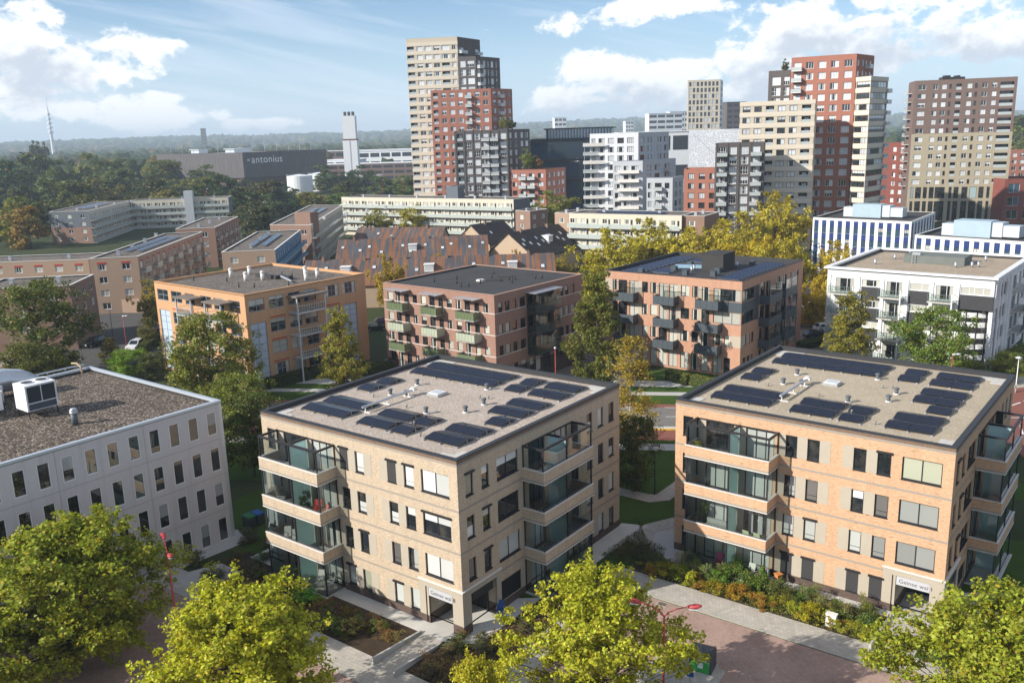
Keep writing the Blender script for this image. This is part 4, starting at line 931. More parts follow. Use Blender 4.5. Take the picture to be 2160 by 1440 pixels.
def block_B():
    B = Bld('apartment_block', 'red brick apartment block with black bitumen roof and green glass balconies', four((-19.289, 131.801, -0.686, 22.012, 21.280)), 14.0); S, E = B.F[0], B.F[1]; w, d = S.L, E.L
    k = .909; tops = [3.35, 6.42, 9.47, 12.52]; fs, fe = Fac(B, 0, 3), Fac(B, 1, 4); wk = dict(fm=M_ANTH, fw=.06)
    cols = [(1.0, 2.3), (2.97, 4.08), (4.9, 6.0), (6.89, 7.86), (8.73, 9.86), (10.65, 11.8), (12.64, 13.6), (14.45, 15.5), (16.37, 17.44), (18.22, 19.3), (20.2, 21.16), (22.06, 23.08)]
    for r, t in enumerate(tops):
        for i, (a, b) in enumerate(cols):
            dr = i in (1, 2, 5, 6, 9, 10); fs.win(a * k, b * k, t - (2.25 if dr else 1.25), t, styles='bdbhc' if not dr else 'bcdd', **wk)
        for i, (a, b) in enumerate(((.9, 1.84), (2.5, 3.55), (4.21, 5.27), (6.09, 7.4), (8.2, 9.4), (9.8, 11.2), (11.6, 13.6), (15.05, 16.03), (16.34, 17.47), (18.06, 18.97), (19.7, 20.74))):
            fe.win(a * .917, b * .917, t - (2.25 if 4 <= i <= 6 else 1.3), t + .1, styles='dbdh', **wk)
    fs.done(2.2, 13.7, M_BRB); fe.done(2.9, 13.7, M_BRB); B.plainwalls((2, 3), 0, 13.7, M_BRB)
    fs.w = []; fe.w = []; fs.done(0, 2.2, M_BRBD, name='plinth'); fe.done(0, 2.9, M_BRBD, name='plinth')
    for t in tops[1:]:
        pbox(B, S, 0, w, 0, .05, t - 1.35, t - 1.27, M_COPW, 'sill_band'); pbox(B, E, 0, 6.9, 0, .05, t - 1.38, t - 1.30, M_COPW, 'sill_band'); pbox(B, E, 13.6, d, 0, .05, t - 1.38, t - 1.30, M_COPW, 'sill_band')
    for t in tops[1:3]: pbox(B, E, .5, 6.0, 0, .02, t - 2.0 + .7, t + 1.3 - 1.8 + .35 if False else t - 1.42, M_BRBD, 'dark_panel') if False else None
    gi = 0
    for r, t in enumerate(tops[1:], 1):
        for j, (a, b) in enumerate(((2.2, 5.6), (9.3, 12.45), (16.1, 19.55))):
            z = t - 2.25; s = pbox(B, S, a, b, 0, 1.6, z - .18, z, M_CONC, 'balcony_floor')
            gm = [M_GREENSOL, M_CREAMPAN, M_GREENSOL, M_GREENSOL][(gi * 7 + j) % 4]; gi += 1
            g = MB(); n = 6
            for i in range(n): g.obox(S.p, a + (b - a) * i / n + .02, a + (b - a) * (i + 1) / n - .02, 1.56, 1.6, z - .12, z + 1.05)
            g.build('glass_panel', gm, s)
            for e in (a, b - .04): g = MB(); g.obox(S.p, e, e + .04, .05, 1.54, z - .12, z + 1.05); g.build('side_panel', gm, s)
            rm = MB(); rm.obox(S.p, a - .02, b + .02, 1.54, 1.62, z + 1.05, z + 1.11); rm.build('handrail', M_ANTH, s)
            if r == 3:
                c = MB()
                for i in range(7): c.obox(S.p, a - .3, b + .3, .1 + i * .24, .1 + i * .24 + .15, t + .62, t + .67)
                c.obox(S.p, a, a + .08, 0, 1.8, t + .54, t + .62); c.obox(S.p, b - .08, b, 0, 1.8, t + .54, t + .62); c.build('slatted_canopy', M_ALU, B.o)
        a, b = 7.1, 13.2; z = t - 2.2; s = pbox(B, E, a, b, 0, 1.7, z - .2, z, M_SLATE, 'balcony_floor')
        g = MB(); g.obox(E.p, a, b, 1.66, 1.7, z - .1, z + 1.1); g.obox(E.p, a, a + .04, .05, 1.64, z - .1, z + 1.1); g.obox(E.p, b - .04, b, .05, 1.64, z - .1, z + 1.1); g.build('glass_panel', plain('dark_green_glass', (.02, .03, .025), .1, .8), s)
        g = MB(); g.poly([E.p(a, 1.6, z + 1.1), E.p(b, 1.6, z + 1.1), E.p(b, 1.6, z + 2.7), E.p(a, 1.6, z + 2.7)]); g.poly([E.p(a, 0, z + 1.1), E.p(a, 1.6, z + 1.1), E.p(a, 1.6, z + 2.7), E.p(a, 0, z + 2.7)]); g.poly([E.p(b, 1.6, z + 1.1), E.p(b, 0, z + 1.1), E.p(b, 0, z + 2.7), E.p(b, 1.6, z + 2.7)]); g.build('wind_screen', thin_glass('dark_screen', (.5, .58, .55), 1.0), s)
    pbox(B, E, 6.9, 13.4, 0, 1.9, 13.05, 13.13, M_ALU, 'slatted_canopy')
    B.flat_roof(13.5, M_BITUM, .25, .3, plain('pink_coping', (.42, .26, .2), .8), M_COPD, .02, .06)
    stack('pipe', [M_COPD], B, ((5.5, 5.5), (6.5, 9.5), (9.5, 6.2), (12.2, 4.2), (13.0, 5.0), (14.5, 12.5), (15.3, 13.0), (16.6, 10.6), (10.8, 12.8), (8.5, 16.0), (17.2, 15.6), (17.8, 16.4), (12.6, 8.0)), 13.5)
    stack('low', [M_COPW], B, ((11.2, 9.7),), 13.5)
    mb = MB(); mb.box(0, 2.2, 0, .7, 0, .25); q = mb.mesh('roof_box', M_BITUM); link('roof_box', q, B.o, S.p(12.2, -9.9, 13.5), S.rz + .5); link('roof_box', q, B.o, S.p(11.6, -13.4, 13.5), S.rz + .5)
def block_C():
    B = Bld('apartment_block', 'salmon brick apartment block with slate balcony fronts and solar roof', four((14.842, 135.597, -0.671, 22.504, 23.499)), 14.3); S, E = B.F[0], B.F[1]; w, d = S.L, E.L
    fs, fe = Fac(B, 0, 13), Fac(B, 1, 14); wk = dict(fm=M_ANTH, fw=.06)
    for r, t in enumerate((2.75, 6.06, 9.42, 12.8)):
        lo = 2.6 if r == 0 else 1.64
        for i, (a, b) in enumerate(((1.33, 2.2), (2.4, 3.9), (4.3, 5.9), (6.53, 7.51), (7.95, 9.1), (9.4, 10.8), (11.1, 12.5), (13.06, 14.4), (14.85, 15.9), (16.4, 17.6), (18.3, 19.7), (20.0, 21.0))):
            dr = i in (1, 2, 5, 6, 9); 
            if i >= 10 and r >= 2: continue
            fs.win(a, b, t - (2.5 if dr or r == 0 else 1.64), t, styles='cbdcb', cols=(.5,) if b - a > 1.3 else (), **wk)
        for a, b in ((1.0, 2.0), (2.4, 3.4), (3.8, 4.6), (6.6, 8.2), (8.6, 10.2), (12.6, 14.0), (14.6, 16.6), (17.5, 18.6), (19.4, 21.6)):
            if r >= 2 and a < 4: continue
            fe.win(a, b, t - (2.4 if 6 < a < 17 else 1.6), t, styles='ddcb', cols=(.5,) if b - a > 1.3 else (), **wk)
    for t in (12.75, 9.45): fs.win(18.2, w, t - 1.75, t, cols=(.33, .66), styles='bcc', fm=M_SLATE, fw=.08); fe.win(0, 4.6, t - 1.75, t, cols=(.33, .66), styles='d', fm=M_SLATE, fw=.08)
    fs.done(0, 14.0, M_BRC); fe.done(0, 14.0, M_BRC); B.plainwalls((2, 3), 0, 14.0, M_BRC)
    pbox(B, S, 18.2, w + .04, 0, .04, 9.5, 10.95, M_SLATE, 'slate_panel'); pbox(B, E, 0, 4.6, 0, .04, 9.5, 10.95, M_SLATE, 'slate_panel'); pbox(B, E, 4.6, 6.0, 0, .04, 7.7, 12.8, M_SLATE, 'slate_panel')
    for z in (4.4, 7.75, 11.1):
        for a, b in ((5.92, 6.5), (12.55, 13.03), (0.0, 1.3), (15.95, 16.37)): pbox(B, S, a, b, 0, .02, z, z + 1.7, M_GREYBR, 'sand_panel')
    pbox(B, S, 21.05, w + .02, 0, .02, 4.4, 6.1, M_GREYBR, 'sand_panel'); pbox(B, E, 0, .95, 0, .02, 4.4, 6.1, M_GREYBR, 'sand_panel')
    for F, spots in ((S, ((2.4, 5.9), (9.25, 12.7), (16.1, 19.7))), (E, ((6.2, 11.0), (12.4, 17.0)))):
        for r, z in enumerate((3.3, 6.55, 9.9)):
            for a, b in spots:
                s = pbox(B, F, a, b, 0, 1.6, z, z + .18, M_SLATE, 'balcony_floor')
                g = MB(); n = 4
                for i in range(n): g.obox(F.p, a + (b - a) * i / n + .012, a + (b - a) * (i + 1) / n - .012, 1.57, 1.63, z - .04, z + 1.25)
                g.build('front_panel', M_SLATE, s)
                
                for e in (a, b - .05): g = MB(); g.obox(F.p, e, e + .05, .02, 1.56, z - .04, z + 1.25); g.build('side_panel', M_SLATE, s)
                if r == 2 or F is E:
                    pm = MB()
                    for u in (a + .04, (a + b) / 2, b - .04): pm.obox(F.p, u - .035, u + .035, 1.53, 1.6, z + 1.25, z + 2.75)
                    pm.obox(F.p, a, b, 1.53, 1.6, z + 2.75, z + 2.82); pm.build('screen_frame', M_ANTH, s)
                    g = MB(); g.poly([F.p(a, 1.56, z + 1.25), F.p(b, 1.56, z + 1.25), F.p(b, 1.56, z + 2.75), F.p(a, 1.56, z + 2.75)]); g.build('glass_pane', M_THIN, s)
    B.flat_roof(13.55, M_BITUM, .5, .3, M_COPD, M_COPD, .02, .06)
    def arr(lab, u, v, nu, nv):
        q = S.p(u, -v, 0); ar = thing('solar_array', lab, 'solar panels', (B.c[0] + q[0], B.c[1] + q[1], 13.55), S.rz, 'solar arrays on the flat roofs')
        if 'pvc' not in WM: mb = MB(); mb.v = [(0, 0, .1), (1.62, 0, .1), (1.62, .98, .3), (0, .98, .3), (0, 0, .06), (1.62, 0, .06), (1.62, .98, .26), (0, .98, .26)]; mb.f = [(0, 1, 2, 3), (0, 4, 5, 1), (1, 5, 6, 2), (2, 6, 7, 3), (3, 7, 4, 0), (7, 6, 5, 4)]; mb.mi = [0, 1, 1, 1, 1, 1]; WM['pvc'] = mb.mesh('solar_panel', [plain('solar_blue', (.018, .022, .04), .15, .6), M_ALU])
        for i in range(nu):
            for j in range(nv): link('solar_panel', WM['pvc'], ar, (i * 1.66, j * 1.35, 0))
    arr('long solar array along the left parapet of the salmon block', 1.4, 2.0, 2, 14); arr('solar array behind the roof boxes of the salmon block', 5.6, 4.0, 2, 3); arr('solar array along the right edge of the salmon block roof', 17.4, 3.0, 2, 13); arr('far solar array on the salmon block roof', 6.2, 16.5, 3, 3)
    mb = MB(); mb.box(0, 3.6, 0, 4.2, 0, 2.6); mb.box(-.06, 3.66, -.06, 4.26, 2.6, 2.72); mb.build('lift_housing', plain('charcoal_boards', (.04, .038, .038), .8, var=.2), B.o, S.p(11.6, -9.5, 13.55), S.rz)
    stack('box', [M_SLATE], B, ((5.0, 2.4), (8.2, 7.0), (11.6, 4.2), (15.6, 5.4), (14.8, 8.6), (8.4, 12.0), (16.5, 17.5)), 13.55); stack('cap', [M_ALU], B, ((10.6, 9.0), (10.9, 7.6), (15.0, 15.0), (13.5, 16.2)), 13.55)
    mb = MB(); mb.box(0, 4.6, 0, 1.3, .1, .5); mb.build('roof_duct', plain('blue_plastic', (.25, .38, .50), .4), B.o, S.p(7.0, -9.4, 13.55), S.rz + .3)
def block_D():
    B = Bld('apartment_block', 'white panelled apartment block with dark board infills and tan gravel roof', four((49.532, 135.725, -0.689, 23.373, 25.241)), 13.6); S, E = B.F[0], B.F[1]; w, d = S.L, E.L
    fs, fe = Fac(B, 0, 23), Fac(B, 1, 24); wk = dict(fm=M_WHITEF, fw=.07)
    for r, t in enumerate((2.35, 5.6, 8.75, 11.98)):
        for (a, b) in ((1.3, 4.2), (8.9, 11.2), (15.8, 18.2)): fs.win(a, b, max(.1, t - 2.15), t, cols=(.6,), styles='cbbc', bm=M_BLMIX, **wk)
        for (a, b) in ((5.3, 8.0), (12.2, 14.9)): fs.win(a, b, t - 1.05, t, cols=(.62,), styles='bbec'.replace('e', 'c'), **wk)
        if r == 3: fs.win(19.1, 23.0, t - 1.05, t, cols=(.28, .45, .75), styles='b', **wk)
        for i in range(6): fe.win(1.2 + i * 1.9, 2.3 + i * 1.9, t - 1.9, t, styles='dddb', fm=M_ANTH, fw=.06)
        fe.win(13.6, 16.2, t - 2.2, t, cols=(.5,), styles='d', **wk); fe.win(17.0, 19.6, t - 2.2, t, cols=(.5,), styles='d', **wk); fe.win(21, 23.5, t - 1.6, t, cols=(.5,), styles='d', **wk)
    fs.done(0, 13.2, M_WHITEP, 0, 18.6); fs.w = []; fs.done(8.8, 13.2, M_WHITEP, 18.6, w); fe.done(0, 13.2, M_WHITEP); B.plainwalls((2, 3), 0, 13.2, M_WHITEP)
    for r, t in enumerate((5.6, 8.75, 11.98)):
        for a, b in ((5.25, 8.05), (12.15, 14.95)):
            nb = 8; zz = t - 1.08 - 2.05
            for i in range(nb): pbox(B, S, a, b, 0, .05, zz + i * .256 + .006, zz + (i + 1) * .256 - .006, M_DSLAT, 'board')
    for i in range(8): pbox(B, S, 19.0, w + .06, 0, .35, 8.85 + i * .256 + .006, 8.85 + (i + 1) * .256 - .006, M_DSLAT, 'board')
    for a in (0.05, 4.55, 8.1, 11.55, 15.0, 18.45): pbox(B, S, a, a + .5, 0, .16, 0, 12.4, M_WHITEP, 'pilaster')
    for i in range(5): pbox(B, E, .3 + i * 2.55, .62 + i * 2.55, 0, .22, 0, 12.6, M_WHITEP, 'pilaster')
    # recessed curved glass stair corner
    cg = MB(); n = 10; c0 = S.p(18.6, 0, 0); 
    prev = None
    arc = [(18.6 + (w - 18.6) * sin(i / n * pi / 2), -(w - 18.6) * .55 * (1 - cos(i / n * pi / 2))) for i in range(n + 1)]
    for i in range(n):
        a, b = arc[i], arc[i + 1]; cg.poly([S.p(a[0], a[1] - .02, 0), S.p(b[0], b[1] - .02, 0), S.p(b[0], b[1] - .02, 8.85), S.p(a[0], a[1] - .02, 8.85)])
    so = cg.build('stair_glazing', M_GLASS, B.o)
    mm = MB()
    for i in range(0, n + 1, 2): mm.obox(S.p, arc[i][0] - .07, arc[i][0] + .07, arc[i][1] - .05, arc[i][1] + .05, 0, 8.85)
    mm.build('mullion', M_ANTH, so)
    for zz in (1.4, 3.0, 4.6, 6.2, 7.6):
        pm = MB()
        for i in range(n): a, b = arc[i], arc[i + 1]; pm.poly([S.p(a[0], a[1] + .01, zz), S.p(b[0], b[1] + .01, zz), S.p(b[0], b[1] + .01, zz + .75), S.p(a[0], a[1] + .01, zz + .75)])
        pm.build('spandrel', M_WHITEP, so)
    pbox(B, S, w - .45, w + .05, -.5, .05, 0, 8.8, M_WHITEP, 'corner_column')
    for r, z in enumerate((.05, 3.35, 6.55, 9.75)):
        for F, spots in ((S, ((.7, 4.6), (8.2, 11.5), (15.1, 18.5))), (E, ((13.4, 20.0),))):
            for a, b in spots:
                s = pbox(B, F, a, b, 0.17, 1.7, z - .16, z, M_CONCL, 'balcony_floor')
                rm = MB(); railing(rm, F.p, a + .05, b - .05, 1.66, z, z + 1.15, .03, 6); rm.obox(F.p, a + .05, b - .05, 1.64, 1.68, z + .55, z + .6); rm.build('railing', plain('green_grey_steel', (.12, .15, .15), .5), s)
                g = MB(); g.poly([F.p(a, 1.63, z + .1), F.p(b, 1.63, z + .1), F.p(b, 1.63, z + 1.05), F.p(a, 1.63, z + 1.05)]); g.build('glass_pane', M_GREYG, s)
    for F, us in ((S, (4.5, 11.4, 18.4)), (E, (16.8,))):
        for u in us: pbox(B, F, u - .08, u + .08, 1.55, 1.72, 0, 11.0, M_WHITEP, 'post')
    B.flat_roof(12.95, M_ROOFD, .4, .35, M_WHITEF, M_COPD, .45, .28)
    mb = MB(); mb.box(0, 9.0, 0, 5.0, 0, 1.3); ph = mb.build('plant_room', plain('green_grey_felt', (.14, .155, .145), .9, var=.15), B.o, S.p(7.4, -13.5, 12.95), S.rz)
    mb = MB()
    for x in (1.3, 1.8): mb.box(x, x + .05, -.25, -.2, 0, 1.6)
    for i in range(6): mb.box(1.3, 1.85, -.25, -.2, .15 + i * .25, .19 + i * .25)
    mb.build('ladder', M_ALU, ph); mb = MB(); mb.box(1.2, 2.4, .3, .9, 1.3, 1.7); mb.build('roof_unit', M_ALU, ph)
    stack('cap', [M_ALU], B, ((4.2, 9.5), (5.2, 16.5), (15.6, 11.6), (17.6, 13.0), (18.4, 13.6), (18.0, 20.5), (6.4, 20.8)), 12.95)
block_A(); block_B(); block_C(); block_D()
# roof plant of the pale office
def office_plant():
    B = BO; E = B.F[1]; D = 44.0
    def W(px, v, z): q = E.p(v, -px, z); return (q[0] + B.c[0], q[1] + B.c[1], z)
    r = thing('air_conditioner', 'white boxed rooftop chiller with two fan openings on the brown gravel roof', 'air conditioner', (-41.36, 73.46, 12.55), E.rz); r.scale = (1.45, 1.45, 1.45)
    mb = MB(); mb.box(-.9, .9, -.75, .75, .45, 2.0); mb.build('casing', M_WHITEF, r)
    mb = MB(); mb.box(-.8, -.03, -.765, -.751, .95, 1.9); mb.box(.03, .8, -.765, -.751, .95, 1.9); mb.box(.901, .915, -.65, -.02, .95, 1.9); mb.box(.901, .915, .02, .65, .95, 1.9); mb.build('coil_grille', plain('coil', (.03, .033, .04), .6), r)
    mb = MB(); mb.box(-.8, .8, -.765, -.751, .5, .88); mb.box(.901, .915, -.65, .65, .5, .88); mb.build('lower_panel', M_SLATE, r)
    for x in (-.42, .42): mb = MB(); mb.cyl(x, 0, 2.0, 2.05, .36, 18); mb.cyl(x, 0, 2.05, 2.06, .31, 18, 1); mb.build('fan', [M_WHITEF, M_COPD], r)
    mb = MB()
    for x in (-.85, .8):
        for y in (-.7, .65): mb.box(x, x + .06, y, y + .06, 0, .45)
    mb.build('leg', M_COPD, r)
    d = thing('air_duct', 'silver insulated air duct curving over the brown gravel roof', 'duct', (-45.96, 78.78, 12.55), E.rz); d.scale = (1.3, 1.3, 1.3)
    mb = MB(); prof = [(-.75, .5), (.75, .5), (.75, 1.9), (-.75, 1.9)]
    path = [(-9, 1.2, 0), (-2.5, 1.2, 0), (-.2, 1.2, 0), (1.0, .9, -.25), (1.7, .4, -.8), (1.9, .2, -1.5)]
    i0 = 0
    for k, (x, y, dz) in enumerate(path):
        for (py, pz) in prof: mb.v.append((x, y + py, max(.02, pz + dz)))
    for k in range(len(path) - 1):
        for j in range(4): a = k * 4 + j; b = k * 4 + (j + 1) % 4; mb.f.append((a, a + 4, b + 4, b)); mb.mi.append(0)
    mb.f.append((0, 1, 2, 3)); mb.mi.append(0); n = len(mb.v); mb.f.append((n - 1, n - 2, n - 3, n - 4)); mb.mi.append(0); mb.build('duct_run', M_ALU, d, None, True)
    mb = MB(); mb.box(-9, -1.6, -1.6, -.2, .4, 1.5); mb.build('plenum', M_ALU, d); mb = MB(); mb.box(-6, -2.4, -3.3, -1.7, .3, 1.5); mb.box(-6.05, -2.35, -3.35, -1.65, 1.5, 1.6); mb.build('fan_section', M_WHITEF, d)
    s = thing('vent_stack', 'stubby grey vent stack with ribbed cap at the office roof edge', 'vent', (-36.56, 70.04, 12.55))
    mb = MB(); mb.cyl(0, 0, 0, 1.0, .26, 14); mb.build('pipe', M_VENT, s, None, True); mb = MB(); mb.cyl(0, 0, 1.0, 1.12, .32, 14); mb.cyl(0, 0, 1.14, 1.26, .32, 14); mb.cyl(0, 0, 1.28, 1.42, .32, 14, 0, .2); mb.build('cap', M_ALU, s, None, True)
    t = thing('roof_railing', 'steel cable tray with timber davits along the office roof edge', 'railing', (0, 0, 0)); F = B.F[3]
    def G(u, out, z): q = F.p(u, out, z); return (q[0] + B.c[0], q[1] + B.c[1], z)
    mb = MB()
    for i in range(4): mb.obox(G, .3, 22, .5 + i * .14, .54 + i * .14, 13.1, 13.14)
    for i in range(12): mb.obox(G, .5 + i * 1.8, .56 + i * 1.8, .4, 1.05, 13.02, 13.1)
    mb.build('tray', M_ALU, t)
    for u in (1.2, 7.6, 14.2): mb = MB(); mb.tube([G(u, -.6, 12.6), G(u, -.5, 13.2), G(u, .2, 13.5), G(u, 1.3, 13.35)], .09, 8); mb.build('davit', plain('pale_timber', (.45, .33, .20), .8), t)
office_plant()

# ------------------------------------------------------------------ towers beyond
M_CREAM = plain('cream_brick', (0.50, 0.44, 0.355), .85, var=.06, vs=.25)
M_CREAMB = plain('cream_band', (0.58, 0.52, 0.43), .8, var=.05, vs=.25)
M_TRED = plain('tower_red_brick', (0.33, 0.14, 0.10), .88, var=.09, vs=.3)
M_TDARK = plain('tower_charcoal_brick', (0.10, 0.088, 0.088), .85, var=.12, vs=.3)
M_TBROWN = plain('tower_brown_brick', (0.165, 0.115, 0.10), .88, var=.1, vs=.3)
M_TYEL = plain('tower_yellow_brick', (0.35, 0.305, 0.225), .88, var=.07, vs=.3)
M_TWHITE = plain('tower_white_panel', (0.66, 0.68, 0.71), .6, var=.05, vs=.3)
M_TGREY = plain('grey_panel', (0.44, 0.47, 0.51), .6, var=.06, vs=.3)
M_BAL = plain('balustrade_glass', (0.40, 0.44, 0.45), .15, .6, var=.1)
M_BLUEGL = glass_dark('blue_curtain_glass', (0.035, 0.08, 0.13), 2.1, .03, .15)
M_TBLIND = blind('tower_blind', (0.60, 0.63, 0.66))
def tower(name, label, pts, h, spec, s=3.0, cat='tower', z0=0.0, roofm=None, cop=None, roof_drop=.6):
    """spec: {face: dict(mat, cols=[(f0, f1, type)], top, wh, styles, fm, ...)}"""
    B = Bld(name, label, pts, h, cat, z0=z0); n = len(pts)
    for fi in range(n):
        F = B.F[fi]; sp = spec.get(fi)
        if not sp: B.wall(fi, 0, h, [], spec['mat']); continue
        mat = sp.get('mat', spec['mat']); fc = Fac(B, fi, sp.get('seed', 1) + fi); wh = sp.get('wh', 1.65); top = sp.get('top', 1.0); fl = sp.get('floors', 99); zmin = sp.get('zmin', 3.2)
        fm = sp.get('fm', M_ANTH); r = 0; log, bal = MB(), []
        while h - top - r * s - wh > zmin and r < fl:
            zt = h - top - r * s; zb = zt - wh
            for ci, (f0, f1, ty) in enumerate(sp['cols']):
                a, b = f0 * F.L, f1 * F.L
                if ty == 'm': ty = 'l' if r in sp.get('lrows', (2, 3, 4, 5)) else 'w'
                if ty in 'wbv':
                    fc.win(a, b, zb - (.45 if ty == 'b' else 0), zt, cols=sp.get('split', (.5,)) if b - a > 1.2 else (), rows=sp.get('rsplit', ()), styles=sp.get('styles', 'bbbdhcr'), fm=fm, fw=.09, bm=sp.get('bm', M_TBLIND), rec=.18)
                if ty == 'l':
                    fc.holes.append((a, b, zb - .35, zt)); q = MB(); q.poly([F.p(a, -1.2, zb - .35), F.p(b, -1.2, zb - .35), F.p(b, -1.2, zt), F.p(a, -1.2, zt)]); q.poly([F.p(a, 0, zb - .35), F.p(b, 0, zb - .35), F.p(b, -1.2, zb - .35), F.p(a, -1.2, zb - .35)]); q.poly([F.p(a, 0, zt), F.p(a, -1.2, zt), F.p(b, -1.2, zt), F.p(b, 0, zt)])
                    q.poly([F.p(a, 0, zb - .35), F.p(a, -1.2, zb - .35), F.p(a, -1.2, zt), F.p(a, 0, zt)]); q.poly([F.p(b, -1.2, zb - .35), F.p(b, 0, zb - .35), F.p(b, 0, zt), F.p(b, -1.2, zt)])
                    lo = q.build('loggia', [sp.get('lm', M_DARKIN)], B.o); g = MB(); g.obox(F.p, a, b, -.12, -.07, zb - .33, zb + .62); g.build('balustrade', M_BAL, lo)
                    put(F, win_mesh((b - a) * .55, zt - zb, .08, (.5,), (), fc.R.choice('dbb'), fm, M_GLASS, M_TBLIND), B, a + (b - a) * .3, zb - .3, -1.1, 'window', lo)
                if ty == 'b':
                    s_ = pbox(B, F, a - .35, b + .35, 0, 1.5, zb - .6, zb - .42, sp.get('bslab', M_COPW), 'balcony_floor'); g = MB(); g.obox(F.p, a - .35, b + .35, 1.44, 1.5, zb - .42, zb + .55); g.obox(F.p, a - .35, a - .3, .02, 1.42, zb - .42, zb + .55); g.obox(F.p, b + .3, b + .35, .02, 1.42, zb - .42, zb + .55); g.build('balustrade', sp.get('bm_', M_BAL), s_)
                if ty == 'B':
                    s_ = pbox(B, F, a, b, 0, 1.9, zb - .6, zb + .45, sp.get('bslab', M_COPW), 'balcony_front')
            if sp.get('band'): pbox(B, F, -.1 if fi == 0 else 0, F.L + .1, 0, .1, zt + .18, zt + s - wh - .12, sp['band'], 'band')
            r += 1
        fc.done(0, h, mat, depth=.2)
        if sp.get('pil'):
            for f in sp['pil']: pbox(B, F, f * F.L - .22, f * F.L + .22, 0, .14, 0, h, mat, 'pilaster')
    B.flat_roof(h - roof_drop, roofm or M_BITUM, roof_drop, .3, cop or spec['mat'], spec['mat'], .02, .08)
    return B
def back(p, dx, dy): return (p[0] + dx, p[1] + dy)
K = 1.06
# --- left cluster
pL, pF, pR = (-36.84, 352.0), (-17.25, 349.0), (-9.0674, 363.0)
SPB = [(.01, .145, 'l'), (.20, .31, 'w'), (.357, .485, 'w'), (.527, .645, 'w'), (.687, .837, 'm'), (.888, .963, 'w')]
SPB = dict(mat=M_CREAM, cols=SPB, top=2.9, wh=1.6, band=M_CREAMB, fm=M_WHITEF, styles='bbbbdhcr', seed=2)
tower('residential_tower', 'tallest cream banded tower with white balcony strips, rising behind the red block', [pL, pF, pR, back(pL, 6, 18)], 71.47, {'mat': M_CREAM, 0: SPB, 1: dict(mat=M_TDARK, cols=[(.05, .28, 'b'), (.78, .95, 'b')], top=3.6, wh=1.7, floors=4, seed=5)}, 3.12, roofm=M_ROOFGREY)
pL, pF, pR = (-17.31, 347.5), (-10.37, 346.0), (-1.4818, 358.0)
tower('residential_tower', 'charcoal brick tower block wedged between the cream tower and the red block', [pL, pF, pR, back(pL, 8, 14)], 64.03, {'mat': M_TDARK, 0: dict(cols=[(.10, .42, 'w'), (.50, .90, 'w')], top=1.4, wh=2.35, split=(.33, .66), rsplit=(.5,), fm=M_WHITEF, floors=8), 1: dict(cols=[(.05, .19, 'b'), (.25, .40, 'w'), (.48, .53, 'w'), (.61, .73, 'w'), (.82, .88, 'w')], top=1.4, wh=2.3, fm=M_WHITEF, floors=8)}, 3.12)
pL, pF, pR = (-27.85, 344.5), (-5.1285, 342.0), (2.9229, 352.0)
tower('residential_tower', 'red brick tower block with a stack of white balconies before the cream tower', [pL, pF, pR, back(pL, 10, 14)], 52.03, {'mat': M_TRED, 0: dict(cols=[(.036, .115, 'l'), (.172, .255, 'w'), (.31, .397, 'w'), (.448, .533, 'w'), (.59, .67, 'b'), (.73, .812, 'w'), (.867, .953, 'w')], top=.95, wh=1.75, fm=M_WHITEF, zmin=8, seed=3), 1: dict(cols=[(.09, .24, 'w'), (.33, .47, 'b'), (.58, .70, 'w'), (.81, .94, 'w')], top=.95, wh=1.7, fm=M_WHITEF, floors=9, seed=9)}, 3.12)
pL, pF, pR = (-19.12, 335.0), (0.86264, 333.0), (9.1212, 345.0)
tower('residential_tower', 'lower charcoal brick block with grid windows and glass balconies before the red tower', [pL, pF, pR, back(pL, 9, 9)], 36.89, {'mat': M_TDARK, 0: dict(cols=[(.05, .155, 'l'), (.205, .32, 'w'), (.365, .475, 'w'), (.525, .635, 'b'), (.685, .80, 'b'), (.85, .963, 'w')], top=1.1, wh=2.2, split=(.33, .66), rsplit=(.5,), fm=M_WHITEF, pil=(.02, .18, .34, .5, .66, .825, .98), seed=12), 1: dict(cols=[(.06, .17, 'w'), (.30, .42, 'w'), (.57, .70, 'w'), (.79, .93, 'w')], top=1.1, wh=2.0, fm=M_WHITEF, seed=3)}, 3.12)
pL, pF, pR = (1.7386, 331.0), (14.17, 327.0), (22.43, 342.0)
tower('residential_block', 'small red brick block with roof garden at the foot of the charcoal block', [pL, pF, pR, back(pL, 7, 11)], 22.29, {'mat': M_TRED, 0: dict(cols=[(.02, .155, 'w'), (.25, .41, 'b'), (.51, .67, 'b'), (.77, .93, 'w')], top=1.3, wh=1.7, fm=M_ANTH, zmin=1), 1: dict(cols=[(.1, .24, 'w'), (.34, .48, 'w'), (.58, .72, 'w'), (.79, .94, 'w')], top=1.3, wh=1.6, fm=M_WHITEF, zmin=1)}, 3.1, cat='apartment building', roofm=M_LAWN)
